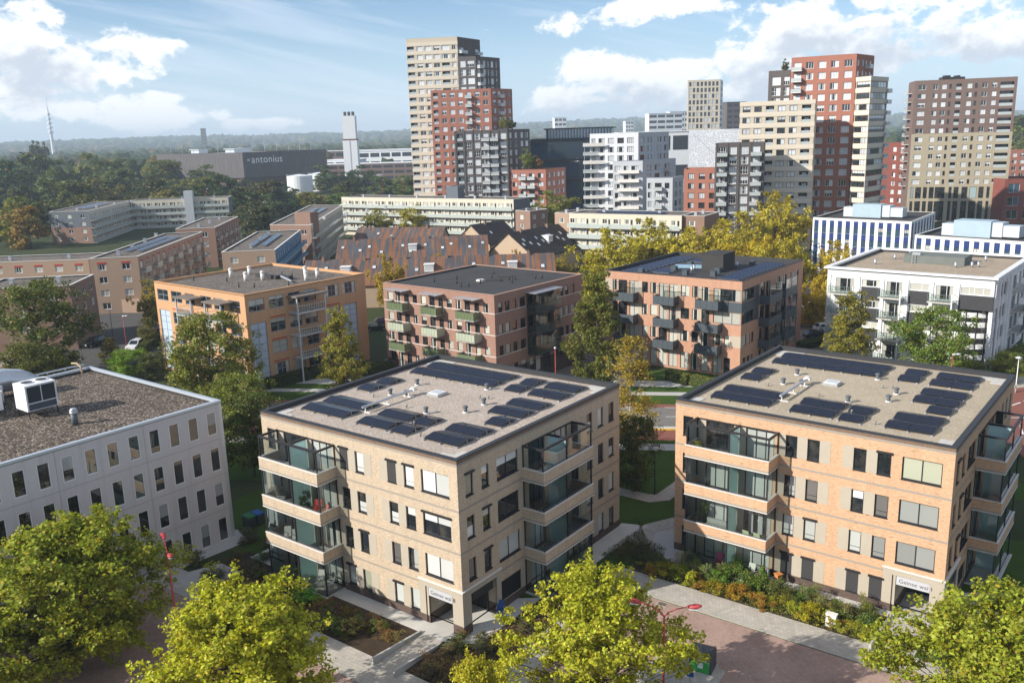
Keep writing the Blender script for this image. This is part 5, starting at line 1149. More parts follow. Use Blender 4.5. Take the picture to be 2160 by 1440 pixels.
# --- dark glass office between
def glass_office():
    d = 372.0; a, b, c = (9.9151, d), (44.75, 366.0), (51.79, 396.0)
    h = 32.58; B = Bld('glass_office', 'dark blue glass office with overhanging floor rims behind the small red block', [a, b, c, back(a, 4, 26)], h, 'office building'); F = B.F[0]
    for fi in range(4):
        z = 0
        for i, (z0, z1) in enumerate(((0, .26), (.26, .5), (.5, .745), (.745, .98))):
            mb = MB(); L = B.F[fi].L; n = int(L / 1.5)
            for k in range(n): mb.poly([B.F[fi].p(L * k / n + .03, -.2, z0 * h), B.F[fi].p(L * (k + 1) / n - .03, -.2, z0 * h), B.F[fi].p(L * (k + 1) / n - .03, -.2, z1 * h), B.F[fi].p(L * k / n + .03, -.2, z1 * h)])
            mb.build('glass_strip', M_BLUEGL, B.o)
            if fi in (0, 1): pbox(B, B.F[fi], -.6, L + .6, -.5, .9, z1 * h - .35, z1 * h + .35, M_COPD, 'floor_rim')
        B.wall(fi, 0, h, [], plain('curtain_backing', (.05, .07, .09), .6), 0, out=-.3, name='backing')
    B.flat_roof(h, M_BITUM, .3, .3, M_COPD, M_COPD, 0, .05)
    t0, t1 = (16.80, 380.0), (44.02, 376.0); hh = 36.98
    pts = [(t0[0] - B.c[0], t0[1] - B.c[1]), (t1[0] - B.c[0], t1[1] - B.c[1]), (t1[0] - B.c[0] + 3, t1[1] - B.c[1] + 16), (t0[0] - B.c[0] + 3, t0[1] - B.c[1] + 16)]
    mb = MB(); mb.prism(pts, h, hh - .4); o = mb.build('penthouse', M_BLUEGL, B.o)
    mb = MB(); mb.prism(inset(pts, -.8), hh - .4, hh + .1); mb.build('roof_rim', M_COPD, o)
    Fp = Face(pts[0], pts[1]); mb = MB()
    for k in range(22):
        u = Fp.L * k / 22; mb.obox(Fp.p, u, u + .3, 0, .12, h, hh - .4)
    mb.build('fin', M_ALU, o)
glass_office()
# --- white stepped block
def white_block():
    W = dict(fm=M_ANTH, styles='bbdcr', wh=1.9, top=1.6, split=(.33, .66))
    pL, pF, pR = (29.83, 321.0), (46.52, 317.0), (60.31, 334.0); h = 34.40
    tower('residential_block', 'white stepped apartment block with long white balconies beside the dark glass office', [pL, pF, pR, back(pL, 7, 16)], h, {'mat': M_TWHITE, 0: dict(cols=[(.035, .12, 'w'), (.18, .31, 'w'), (.375, .50, 'w'), (.57, .705, 'w'), (.77, .905, 'w')], seed=1, zmin=.5, **W), 1: dict(mat=M_TGREY, cols=[(.05, .19, 'w'), (.28, .33, 'w'), (.38, .43, 'w'), (.6, .65, 'w'), (.7, .75, 'w'), (.83, .96, 'w')], seed=2, zmin=.5, **W)}, 3.05, cat='apartment building')
    B = Bld('balcony_stack', 'stack of white balcony boxes at the end of the white stepped block', [(pL[0] - 2.6, pL[1] - 1.9), (pL[0] + 5.2, pL[1] - 2.3), (pL[0] + 5.2, pL[1] - .06), (pL[0] - 2.6, pL[1] - .06)], 30, 'balcony')
    for k in range(10):
        z = h - 4.3 - k * 3.05
        if z < 1: break
        u1 = B.F[0].L * (1.0 if k % 2 == 0 else .68); pbox(B, B.F[0], 0, u1, -1.9, 0, z, z + .2, M_COPW, 'balcony_floor'); pbox(B, B.F[0], 0, u1, -.12, 0, z + .2, z + 1.2, M_COPW if k % 2 == 0 else M_BAL, 'balcony_front'); pbox(B, B.F[0], 0, .1, -1.9, -.13, z + .2, z + 1.2, M_BAL, 'balcony_side')
    for fx in (.06, .6): pbox(B, B.F[0], B.F[0].L * fx, B.F[0].L * fx + .15, -1.6, -1.45, 0, h - 4, M_TGREY, 'post')
    for (qL, qF, qR, top, lab, cols) in (((1293, 339.5, 311), (1355.7, 339.5, 308), (1425.6, 332, 326), 339.5, 'middle step of the white apartment block with white balcony fronts', [(.06, .28, 'w'), (.38, .52, 'B'), (.62, .86, 'w')]), ((1364, 376, 303), (1419, 375.5, 300), (1442, 372, 312), 375.5, 'lowest step of the white apartment block with two balcony fronts', [(.05, .2, 'w'), (.32, .58, 'w'), (.18, .95, 'B'), (.7, .88, 'w')])):
        pass
    a, b, c = (36.86, 311.0), (46.72, 308.0), (61.48, 326.0)
    tower('residential_block', 'middle step of the white apartment block with grey flank and white balcony fronts', [a, b, c, back(a, 8, 5.5)], 24.95, {'mat': M_TGREY, 0: dict(cols=[(.06, .28, 'w'), (.36, .52, 'w'), (.62, .86, 'w'), (.18, .9, 'B')], seed=3, zmin=.5, bslab=M_COPW, **W), 1: dict(cols=[(.1, .25, 'w'), (.35, .5, 'w'), (.65, .8, 'b')], seed=2, zmin=.5, **W)}, 3.05, cat='apartment building')
    a, b, c = (47.32, 303.0), (55.61, 300.0), (61.64, 312.0)
    tower('residential_block', 'lowest step of the white apartment block with glass balcony rails', [a, b, c, back(a, 8, 5)], 19.29, {'mat': M_TGREY, 0: dict(cols=[(.05, .2, 'w'), (.32, .58, 'b'), (.7, .88, 'w')], seed=5, zmin=.5, **W), 1: dict(cols=[(.2, .4, 'w'), (.6, .8, 'w')], seed=2, zmin=.5, **W)}, 3.05, cat='apartment building')
white_block()
# --- right cluster
pL, pF, pR = (84.12, 268.5), (99.89, 260.0), (109.13, 270.5); hR = 54.36
tower('residential_tower', 'tall red brick tower with square white windows between cream blocks', [pL, pF, pR, back(pL, 6, 12)], hR, {'mat': M_TRED, 0: dict(cols=[(.04, .16, 'b'), (.23, .35, 'w'), (.427, .544, 'w'), (.617, .736, 'w'), (.82, .943, 'w')], top=1.45, wh=1.85, fm=M_WHITEF, split=(.33, .66), zmin=4, seed=31), 1: dict(cols=[(.06, .2, 'w'), (.33, .45, 'w'), (.52, .64, 'b'), (.76, .88, 'w')], top=1.45, wh=1.7, fm=M_WHITEF, floors=3)}, 3.05)
pL, pF = (79.78, 276.0), (85.54, 273.0)
tower('residential_tower', 'charcoal brick tower block peeping out behind the tall red tower', [pL, pF, back(pF, 4, 14), back(pL, 4, 14)], 51.28, {'mat': M_TDARK, 0: dict(cols=[(.15, .55, 'w'), (.68, .95, 'w')], top=1.8, wh=2.4, split=(.33, .66), rsplit=(.5,), fm=M_WHITEF, floors=9)}, 3.05, roofm=M_LAWN)
pL, pF, pR = (66.89, 258.5), (85.98, 252.0), (88.20, 257.0)
CB = dict(mat=M_CREAM, cols=[(.036, .143, 'w'), (.193, .295, 'w'), (.35, .46, 'l'), (.51, .616, 'w'), (.667, .77, 'w'), (.83, .95, 'l')], top=1.0, wh=1.55, band=M_CREAMB, fm=M_ANTH, styles='bbbdhcr', zmin=2.5, seed=17)
tower('residential_tower', 'broad cream banded block standing before the tall red tower', [pL, pF, pR, back(pL, 6, 9)], 41.71, {'mat': M_CREAM, 0: CB}, 3.03)
pL, pF, pR = (57.56, 247.5), (70.33, 245.0), (72.46, 251.5)
tower('residential_block', 'charcoal brick block with two stacks of round-edged balconies before the cream block', [pL, pF, pR, back(pL, 4, 7)], 31.01, {'mat': M_TDARK, 0: dict(cols=[(.06, .215, 'b'), (.29, .44, 'w'), (.52, .68, 'w'), (.75, .915, 'b')], top=1.0, wh=2.1, split=(.33, .66), rsplit=(.5,), fm=M_WHITEF, zmin=1, pil=(.02, .25, .48, .72, .98), bslab=M_TDARK, seed=41)}, 2.68, cat='apartment building')
pL, pF = (49.86, 252.0), (57.88, 249.0)
tower('residential_block', 'low red brick block left of the charcoal balcony block', [pL, pF, back(pF, 3, 12), back(pL, 3, 12)], 24.00, {'mat': M_TRED, 0: dict(cols=[(.14, .34, 'w'), (.49, .69, 'w'), (.83, .99, 'w')], top=1.1, wh=1.6, split=(.33, .66), fm=M_ANTH, zmin=1)}, 2.7, cat='apartment building')
pL, pF, pR = (99.21, 257.5), (101.49, 253.0), (110.08, 262.0)
SB = dict(mat=M_CREAM, cols=[(.04, .96, 'w')], top=1.1, wh=1.6, band=M_CREAMB, split=(.2, .4, .6, .8), fm=M_ANTH, styles='dhcr', zmin=3)
Bz = tower('residential_tower', 'cream banded corner tower with strip windows right of the red tower', [pL, pF, pR, back(pL, 9, 9)], 47.62, {'mat': M_CREAM, 0: SB, 1: dict(SB, seed=8)}, 3.05)
for k in range(17):
    z = Bz.h - 4.1 - k * 3.05
    if z < 3: break
    F = Bz.F[1]; s_ = pbox(Bz, F, F.L - 1.4, F.L + 1.6, -1.5, .8, z, z + .18, M_COPW, 'balcony_floor'); g = MB(); g.obox(F.p, F.L - 1.4, F.L + 1.6, .74, .8, z + .18, z + 1.15); g.obox(F.p, F.L + 1.54, F.L + 1.6, -1.4, .73, z + .18, z + 1.15); g.build('balustrade', M_BAL, s_)
# --- brown and yellow tower at the right
def far_right():
    pL, pR = (144.91, 322.0), (175.45, 312.0); h = 49.21
    B = Bld('residential_tower', 'broad tower, brown brick above yellow brick, with storefronts at its foot', [pL, pR, back(pR, 4, 14), back(pL, 4, 14)], h, 'tower'); F = B.F[0]; L = F.L; fc = Fac(B, 0, 77)
    cols = [(.036, .112, 'w'), (.184, .232, 'w'), (.267, .317, 'w'), (.344, .368, 'n'), (.411, .464, 'l'), (.517, .568, 'w'), (.595, .62, 'n'), (.664, .717, 'w'), (.76, .808, 'w'), (.84, .971, 'l')]
    s = 2.98
    for r in range(12):
        zt = h - 1.5 - r * s; zb = zt - 1.65
        for f0, f1, ty in cols:
            a, b = f0 * L, f1 * L
            if ty in 'wn': fc.win(a, b, zb, zt, cols=(.5,) if ty == 'w' else (), styles='bbdhr' if ty == 'w' else 'd', fm=M_WHITEF if ty == 'w' else M_ANTH, fw=.09, bm=M_TBLIND, rec=.18)
            else:
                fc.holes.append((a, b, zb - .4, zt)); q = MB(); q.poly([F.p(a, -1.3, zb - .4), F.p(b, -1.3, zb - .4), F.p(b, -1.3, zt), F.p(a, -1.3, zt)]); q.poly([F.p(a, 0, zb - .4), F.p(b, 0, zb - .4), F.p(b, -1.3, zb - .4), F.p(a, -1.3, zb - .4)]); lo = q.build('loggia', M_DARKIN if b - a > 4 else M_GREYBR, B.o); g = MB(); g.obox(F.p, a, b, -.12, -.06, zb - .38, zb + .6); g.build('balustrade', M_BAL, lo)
                put(F, win_mesh((b - a) * .8, 1.7, .08, (.33, .66), (), 'd', M_ANTH, M_GLASS, M_TBLIND), B, a + (b - a) * .1, zb - .1, -1.25, 'window', lo)
    zc = h - .35 - 6 * s; zl = h - .6 - 12 * s
    for f0, f1 in ((.03, .06), (.08, .14), (.16, .2), (.22, .27), (.28, .38), (.42, .45), (.47, .52), (.55, .61), (.63, .70), (.72, .77), (.80, .83), (.86, .91), (.93, .985)):
        fc.win(f0 * L, f1 * L, zl - 4.6, zl - .6, styles='dbd', fm=M_ANTH, fw=.1, bm=blind('shop_blue', (.30, .40, .42)))
        fc.win(f0 * L, f1 * L, .3, zl - 5.6, styles='ddd', fm=M_ANTH, fw=.1)
    hw = fc.w; fc.w = []
    fc.done(zc, h, M_TBROWN); fc.done(0, zc, M_TYEL); fc.w = hw; fc.done(0, 0, None)
    B.plainwalls((1, 2, 3), 0, h, M_TBROWN)
    B.flat_roof(h - .4, M_BITUM, .4, .3, M_TBROWN, M_TBROWN, .02, .06)
    mb = MB(); mb.box(-4, 4, -1.5, 1.5, 0, 1.6); mb.box(-3, -1, -1, 1, 1.6, 2.2); mb.box(1, 2.5, -1, 1, 1.6, 2.1); mb.build('roof_plant', M_COPD, B.o, (-2, 3, h - .4))
    W = B.F[3]
    for r in range(12):
        z = h - 4.2 - r * s; s_ = pbox(B, W, 3, 9, 0, 1.6, z, z + .2, M_COPW, 'balcony_floor'); g = MB(); g.obox(W.p, 3, 9, 1.54, 1.6, z + .2, z + 1.2); g.build('balustrade', M_BAL, s_)
    # neighbours at its foot
    a = (171.18, 306.0); tower('shop_block', 'low red brick block with big shop windows at the foot of the brown tower', [a, (a[0] + 40, 300), (a[0] + 40, 316), (a[0], 322)], 15.18, {'mat': plain('dark_red_brick', (.20, .065, .05), .88), 0: dict(cols=[(.03, .12, 'w'), (.16, .24, 'w'), (.3, .42, 'w'), (.5, .6, 'w')], top=1.6, wh=3.0, fm=M_WHITEF, zmin=.2, bm=M_BLUEGL)}, 4.5, cat='shop')
    a = (147.12, 345.0); b = (153.49, 338.0); tower('residential_block', 'dark red brick building half hidden in shadow between the two towers', [a, b, back(b, 3, 15), back(a, 3, 15)], 27.60, {'mat': plain('dark_red_brick', (.20, .065, .05), .88), 0: dict(cols=[(.15, .3, 'w'), (.45, .6, 'w'), (.75, .9, 'w')], top=1.5, wh=1.7, fm=M_WHITEF)}, 3.2, cat='apartment building', roofm=M_LAWN)
    a = (236.11, 420.0); tower('residential_block', 'distant red brick row with white windows right of the brown tower', [a, (a[0] + 50, 414), (a[0] + 50, 430), (a[0], 436)], 20.91, {'mat': M_TRED, 0: dict(cols=[(.02, .06, 'w'), (.09, .13, 'w'), (.2, .24, 'w'), (.3, .34, 'w')], top=1.2, wh=1.7, fm=M_WHITEF)}, 3.1, cat='apartment building', roofm=M_LAWN)
    k = thing('kiosk', 'small yellow glazed kiosk at the foot of the cream tower', 'kiosk', (130.38, 292, 0)); mb = MB(); mb.box(-3, 3, -2, 2, 0, 4.2); mb.build('body', plain('kiosk_yellow', (.45, .33, .05), .5), k); mb = MB(); mb.box(-3.4, 3.4, -2.4, 2.4, 4.2, 4.5); mb.build('roof', M_ALU, k); mb = MB(); mb.box(-2.4, -.2, -2.05, -2.01, .8, 3.6); mb.box(.2, 2.4, -2.05, -2.01, .8, 3.6); mb.build('window', M_GLASS, k)
far_right()
# ------------------------------------------------------------------ 1970s gallery flats
M_BRBR = plain('brown_brick_far', (0.235, 0.15, 0.115), .9, var=.1, vs=.4)
M_BRBEI = plain('beige_brick_far', (0.36, 0.255, 0.185), .9, var=.08, vs=.4)
M_CRW = plain('cream_wall_far', (0.56, 0.52, 0.42), .85, var=.06)
M_GREYCL = plain('grey_cladding', (0.11, 0.125, 0.15), .7, var=.08)
M_GALG = plain('gallery_glass', (0.40, 0.45, 0.43), .2, .5, var=.12)
def gallery(name, label, pts, h, faces, mat, roofarr=0, s=2.8, seed=1, uppers=None, heads=None, galw=None, galg=None):
    """faces: {i: 'gal' | 'gab' | 'bal'}"""
    B = Bld(name, label, pts, h); R = random.Random(seed); nfl = int((h - .8) / s)
    for fi, F in enumerate(B.F):
        k = faces.get(fi); fc = Fac(B, fi, seed + fi); L = F.L; wm = mat
        if k == 'gal':
            wm = galw or M_CRW; n = max(2, int(L / 3.1))
            for r in range(nfl):
                zf = h - .7 - (r + 1) * s
                for i in range(n):
                    a = (i + .12) * L / n
                    fc.win(a, a + 1.3, zf + .95, zf + 2.2, cols=(.5,), styles='bddc', fm=M_WHITEF, fw=.09)
                    fc.win(a + 1.6, a + 2.3, zf + .08, zf + 2.2, styles='d' if i % 2 else 'b', fm=M_WHITEF, fw=.1)
                sl = pbox(B, F, 0, L, 0, 1.35, zf - .18, zf, M_CONCL, 'gallery_floor'); g = MB(); m = max(2, int(L / 6))
                for i in range(m): g.obox(F.p, L * i / m + .04, L * (i + 1) / m - .04, 1.3, 1.35, zf + .02, zf + 1.0)
                g.build('balustrade', galg or M_GALG, sl)
        elif k in ('gab', 'bal'):
            n = max(1, int(L / (4.2 if k == 'gab' else 3.6)))
            for r in range(nfl):
                zf = h - .7 - (r + 1) * s
                for i in range(n):
                    a = (i + .3) * L / n; w_ = min(1.7, L / n * .42)
                    fc.win(a, a + w_, zf + .9, zf + 2.25, cols=(.5,), styles='bbdc', fm=M_WHITEF, fw=.1)
                    if heads and r == 0: pbox(B, F, a - .05, a + w_ + .05, 0, .05, zf + 2.26, zf + 2.6, heads, 'window_head')
                    if k == 'bal' and i % 2 == 0 and r < nfl:
                        sl = pbox(B, F, a - .4, a + w_ + 1.3, 0, 1.3, zf - .15, zf, M_CONCL, 'balcony_floor'); g = MB(); g.obox(F.p, a - .4, a + w_ + 1.3, 1.25, 1.3, zf, zf + 1.0); g.build('balustrade', M_GALG, sl)
        if uppers and fi in uppers:
            zc = h - .4 - 2 * s; hw = fc.w; fc.w = []; fc.done(zc, h, M_GREYCL); fc.done(0, zc, wm); fc.w = hw; fc.done(0, 0, None)
        else: fc.done(0, h, wm)
    B.flat_roof(h - .25, M_ROOFGREY, .25, .3, M_COPW, M_COPD, .05, .06)
    xs = [p[0] for p in B.pts]; ys = [p[1] for p in B.pts]; F = B.F[0]; F1 = B.F[1]
    if ('gvent',) not in WM: mb = MB(); mb.box(-.35, .35, -.35, .35, 0, .9); mb.box(-.42, .42, -.42, .42, .9, 1.0); WM[('gvent',)] = mb.mesh('roof_vent', M_ALU)
    nlong = max(2, int(max(F.L, F1.L) / 11))
    for i in range(nlong):
        t = (i + .5) / nlong; q = F.p(F.L * (t if F.L > F1.L else .45), -(F1.L * (t if F1.L >= F.L else .5)), h - .25); link('roof_vent', WM[('gvent',)], B.o, q, F.rz)
    if roofarr:
        ar = thing('solar_array', roofarr, 'solar panels', (B.c[0], B.c[1], h - .25), F1.rz if F1.L > F.L else F.rz, 'solar arrays on the flat roofs')
        if 'pvg' not in WM: mb = MB(); mb.box(0, 2.0, 0, 1.2, .25, .32); WM['pvg'] = mb.mesh('solar_panel', plain('solar_blue', (.018, .022, .04), .15, .6))
        LL = max(F.L, F1.L); m = int(LL * .62 / 2.1)
        for j in (-2.2, .6):
            for i in range(m): q = link('solar_panel', WM['pvg'], ar, (-m * 1.05 + i * 2.1, j, 0)); q.rotation_euler = (.2, 0, 0)
    return B
def par(a, b, c): return [a, b, c, (a[0] + c[0] - b[0], a[1] + c[1] - b[1])]
def rectdeep(a, b, d): L = hypot(b[0] - a[0], b[1] - a[1]); n = (-(b[1] - a[1]) / L * d, (b[0] - a[0]) / L * d); return [a, b, (b[0] + n[0], b[1] + n[1]), (a[0] + n[0], a[1] + n[1])]
gallery('gallery_flats', 'grey and brown gabled wing of gallery flats before the dark wood', par((-171.822, 332.970), (-156.077, 331.548), (-163.571, 385.612)), 12, {0: 'gab', 1: 'gal'}, M_BRBR, 'solar rows on the wing with the grey gable', uppers=(0,), seed=3)
Bq = gallery('gallery_flats', 'cream gallery wing with glass walkways and a stair tower before the wood', rectdeep((-163.076, 385.407), (-122.744, 391.606), 11), 12, {0: 'gal'}, M_GREYCL, seed=5)
mb = MB(); mb.box(-1.8, 1.8, -1.8, 1.8, 0, 15.4); mb.build('stair_tower', M_TGREY, Bq.o, Bq.F[0].p(Bq.F[0].L * .6, .6, 0), Bq.F[0].rz)
gallery('gallery_flats', 'long low brown brick flats with white roof railings beside the street', rectdeep((-123.936, 200.634), (-96.725, 201.766), 12), 10, {0: 'gab'}, M_BRBEI, seed=7, heads=M_REDBAR)
gallery('gallery_flats', 'brown brick flats with glass balconies along their long shaded side', par((-89.119, 186.346), (-79.507, 187.936), (-82.447, 238.080)), 12, {0: 'gab', 1: 'bal'}, M_BRBEI, 'two long solar rows on the brown flats with glass balconies', seed=9, heads=M_REDBAR)
gallery('gallery_flats', 'dark brown brick flats above the left street with an arched gateway', rectdeep((-93.405, 151.260), (-77.366, 153.302), 13), 11.5, {0: 'gab', 1: 'gab'}, M_BRBR, seed=11)
gallery('gallery_flats', 'small brown brick flats between the gallery wing and the long flats', par((-95.654, 254.127), (-84.585, 254.863), (-88.620, 291.061)), 11.5, {0: 'gab', 1: 'bal'}, M_BRBR, seed=13)
gallery('gallery_flats', 'beige gabled flats with a blue gallery side behind the orange block', par((-63.894, 195.201), (-52.355, 196.612), (-56.551, 240.295)), 11.5, {0: 'gab', 1: 'gal'}, M_BRBEI, 'two solar rows on the beige flats with the blue side', seed=15, galw=plain('blue_boards', (.10, .20, .32), .7), galg=plain('blue_balustrade', (.05, .22, .40), .3))
Bq = gallery('gallery_flats', 'brown flats with a brick lift tower behind the blue-sided flats', par((-66.744, 247.579), (-54.230, 242.463), (-58.562, 314.526)), 12.5, {0: 'gab', 1: 'gal'}, M_BRBR, 'solar rows beside the brick lift tower', seed=17)
mb = MB(); mb.box(-2.6, 2.6, -2, 2, 0, 15.6); mb.build('lift_tower', M_BRBR, Bq.o, Bq.F[0].p(Bq.F[0].L * .66, -5, 0), Bq.F[0].rz)
Bq = gallery('gallery_flats', 'long cream gallery flats at the foot of the towers', rectdeep((-62.657, 335.782), (1.893, 295.959), 11), 14, {0: 'gal'}, M_GREYCL, seed=19)
mb = MB(); mb.box(-2.4, 2.4, -2, 2, 0, 18); mb.build('lift_tower', M_GREYCL, Bq.o, Bq.F[0].p(Bq.F[0].L * .655, -4, 0), Bq.F[0].rz)
gallery('gallery_flats', 'plain brown brick end block right of the long cream gallery flats', par((2.262, 276.439), (6.709, 271.347), (12.395, 278.132)), 12, {0: 'gab', 1: 'gab'}, M_BRBR, seed=21)
gallery('gallery_flats', 'cream gallery flats between brown brick ends before the white block', rectdeep((16.315, 238.002), (43.468, 221.672), 11), 14, {0: 'gal'}, M_BRBR, 'slanted solar rows on the cream flats before the white block', seed=23)
gallery('gallery_flats', 'brown brick left end of the cream gallery flats', rectdeep((12.702, 241.923), (16.343, 239.157), 11.5), 13.9, {0: 'gab'}, M_BRBEI, seed=25)
gallery('gallery_flats', 'brown brick right end of the cream gallery flats beside the yellow trees', rectdeep((43.743, 222.709), (48.742, 219.696), 11.5), 13.9, {0: 'gab'}, M_BRBR, seed=27)
tag(MB().box(-5.5, 5.5, -2.5, 2.5, 0, 2.9).build('garage', M_BRBEI, None, (-83.83, 189.73, 0), radians(-8)), 'low flat-roofed brick garage at the end of the left street', 'garage')
# ------------------------------------------------------------------ blue and white office pair
M_BLUESP = plain('blue_spandrel', (0.022, 0.045, 0.16), .3, .5, var=.1)
def blue_office(label, pts, h, seed, nb):
    B = Bld('striped_office', label, pts, h, 'office building')
    for fi in (0, 1):
        F = B.F[fi]; n = nb[fi]; L = F.L; fc = Fac(B, fi, seed); st = (h - .9) / 4
        for i in range(n):
            a = (i + .5) * L / n - L / n * .29; b = a + L / n * .56
            for r in range(4):
                z = h - .5 - (r + 1) * st
                fc.win(a, b, z + .02, z + st * .55, cols=(.5,), styles='dddddh', fm=M_ANTH, fw=.05, gm=M_BLUEGL); fc.holes.append((a, b, z + st * .55, z + st)); pbox(B, F, a, b, -.12, -.06, z + st * .55, z + st, M_BLUESP, 'spandrel')
        fc.done(0, h, M_TWHITE)
    B.plainwalls((2, 3), 0, h, M_TWHITE); B.flat_roof(h - .5, M_BITUM, .5, .25, M_COPW, M_COPD, .03, .06)
    return B
Bo1 = blue_office('white striped office with blue spandrels behind the yellow trees', par((74.894, 217.107), (91.844, 200.845), (106.774, 220.882)), 13, 3, (12, 8))
Bo2 = blue_office('white striped office with blue spandrels behind the white apartment block', par((81.489, 176.308), (103.303, 151.762), (116.335, 166.007)), 13, 5, (18, 8))
for B, u, v in ((Bo1, .42, .5), (Bo2, .28, .45)):
    F = B.F[0]; q = F.p(F.L * u, -B.F[1].L * v, B.h - .5)
    mb = MB(); mb.box(-4.5, 2.5, -2, 2, 0, 3.2); mb.build('plant_housing', plain('pale_blue_cabin', (.33, .43, .50), .5), B.o, q, F.rz)
    mb = MB(); mb.box(2.51, 4.5, -1.6, 1.6, .2, 3.0); mb.box(4.5, 7.5, -1.4, 1.4, .3, 2.5); mb.build('air_handler', M_COPB, B.o, q, F.rz); mb = MB(); mb.box(-7, -4.7, -1.5, 1.5, 0, 2.4); mb.build('roof_unit', M_COPB, B.o, q, F.rz)
# ------------------------------------------------------------------ tiled roof houses
def tiles_mat(name, c1, c2, stripes):
    t = NT(name); u = t.uv(); w = t.n('ShaderNodeTexBrick', {'Color1': c1, 'Color2': c2 if not stripes else tuple(x * .85 for x in c1), 'Mortar': tuple(x * .35 for x in c1), 'Scale': 1.0, 'Mortar Size': .02, 'Brick Width': .3, 'Row Height': .28}, offset=0.0); t.L.new(u, w.inputs['Vector'])
    col = w.outputs[0]
    if stripes:
        n = t.noise(t.uv((1.0, .10, 1)), 1.0, 2, .6); col = t.mix(t.ramp(n, .47, .52), col, c2)
    k = t.ramp(t.noise(u, .3, 4), .3, .7, .8, 1.15); col = t.mix(1.0, col, t.n('ShaderNodeCombineXYZ', {0: k, 1: k, 2: k}).outputs[0], 'MULTIPLY')
    return t.done(t.bsdf(col, .8, .3, 0, t.bump(w.outputs[1], -.03, .6)))
M_TILE = tiles_mat('striped_tiles', (.25, .115, .06, 1), (.075, .075, .085, 1), True); M_TILED = tiles_mat('dark_tiles', (.045, .036, .034, 1), (.03, .026, .026, 1), False)
M_GABLE = plain('pale_gable_brick', (.42, .32, .23), .9, var=.08)
def house(label, a, b, zr, ze, run, runb, tm, wall=M_GABLE, sky=0, dormers=0, seed=1, chim=2):
    """ridge from a to b; front slope runs towards the camera"""
    L = hypot(b[0] - a[0], b[1] - a[1]); u = ((b[0] - a[0]) / L, (b[1] - a[1]) / L); n = (u[1], -u[0])
    o = thing('tiled_house_row', label, 'house', (a[0], a[1], 0), atan2(u[1], u[0])); R = random.Random(seed)
    mb = MB(); mb.poly([(-.3, -run - .3, ze - .2), (L + .3, -run - .3, ze - .2), (L + .3, 0, zr), (-.3, 0, zr)]); mb.poly([(L + .3, runb + .3, ze - .2), (-.3, runb + .3, ze - .2), (-.3, 0, zr), (L + .3, 0, zr)])
    mb.poly([(-.3, 0, zr - .2), (L + .3, 0, zr - .2), (L + .3, -run - .3, ze - .4), (-.3, -run - .3, ze - .4)]); mb.poly([(-.3, runb + .3, ze - .4), (L + .3, runb + .3, ze - .4), (L + .3, 0, zr - .2), (-.3, 0, zr - .2)])
    for x in (-.3, L + .3): mb.poly([(x, -run - .3, ze - .4), (x, -run - .3, ze - .2), (x, 0, zr), (x, 0, zr - .2)]); mb.poly([(x, 0, zr - .2), (x, 0, zr), (x, runb + .3, ze - .2), (x, runb + .3, ze - .4)])
    rf = mb.build('roof', tm, o)
    mb = MB(); mb.poly([(0, -run, 0), (L, -run, 0), (L, -run, ze - .25), (0, -run, ze - .25)]); mb.poly([(L, runb, 0), (0, runb, 0), (0, runb, ze - .25), (L, runb, ze - .25)])
    for x in (0, L): mb.poly([(x, runb, 0), (x, -run, 0), (x, -run, ze - .25), (x, 0, zr - .22), (x, runb, ze - .25)])
    mb.build('wall', wall, o)
    sl = (zr - ze) / run; th = atan2(zr - ze, run)
    if 'skyl' not in WM:
        q = MB(); q.box(-.45, .45, -.6, .6, 0, .07); q.box(-.36, .36, -.5, .5, .07, .075, 1); WM['skyl'] = q.mesh('roof_window', [M_ANTH, M_TBLIND])
    for i in range(sky):
        x = (i + .5 + R.uniform(-.3, .3)) * L / sky; y = -run * R.choice((.35, .5, .6)); q = link('roof_window', WM['skyl'], rf, (x, y, zr + y * sl + .01)); q.rotation_euler = (th, 0, 0)
    for i in range(dormers):
        x = (i + .5) * L / dormers; y = -run * .55; z = zr + y * sl; q = MB(); q.box(x - 1, x + 1, y - .3, y + 2, z - .3, z + 1.3); q.box(x - 1.15, x + 1.15, y - .45, y + 2, z + 1.3, z + 1.42); d = q.build('dormer', M_WHITEF, rf); q = MB(); q.box(x - .85, x + .85, y - .33, y - .301, z + .25, z + 1.15); q.build('window', M_TBLIND, d)
    for i in range(chim):
        x = (i + .4) * L / chim; q = MB(); q.box(x - .3, x + .3, -.7, -.1, zr - .5, zr + .5); q.cyl(x, -.4, zr + .5, zr + .9, .12, 8); q.build('chimney', M_BRBR, rf)
house('far row with brown and grey striped tile roof', (-43.591, 257.504), (-18.257, 252.693), 10, 5.6, 7, 6, M_TILE, sky=3, seed=2, chim=3)
house('middle row with striped tile roof and many roof windows', (-43.545, 226.486), (-5.797, 228.338), 10, 5.2, 9, 6, M_TILE, sky=11, dormers=1, seed=4, chim=4)
house('near row with striped tile roof behind the red and orange blocks', (-44.383, 192.395), (9.543, 192.710), 9.5, 5.0, 8, 6, M_TILE, sky=8, dormers=3, seed=6, chim=6)
house('house with black tile roof and sandy gable beside the cream flats', (-10.484, 245.674), (-1.691, 256.903), 11, 6, 6.5, 6, M_TILED, sky=1, seed=8, chim=1)
house('large black tile roof with rows of roof windows and a white dormer', (-0.132, 222.033), (14.218, 242.100), 11, 5.2, 8, 7, M_TILED, sky=14, dormers=1, seed=10, chim=2)
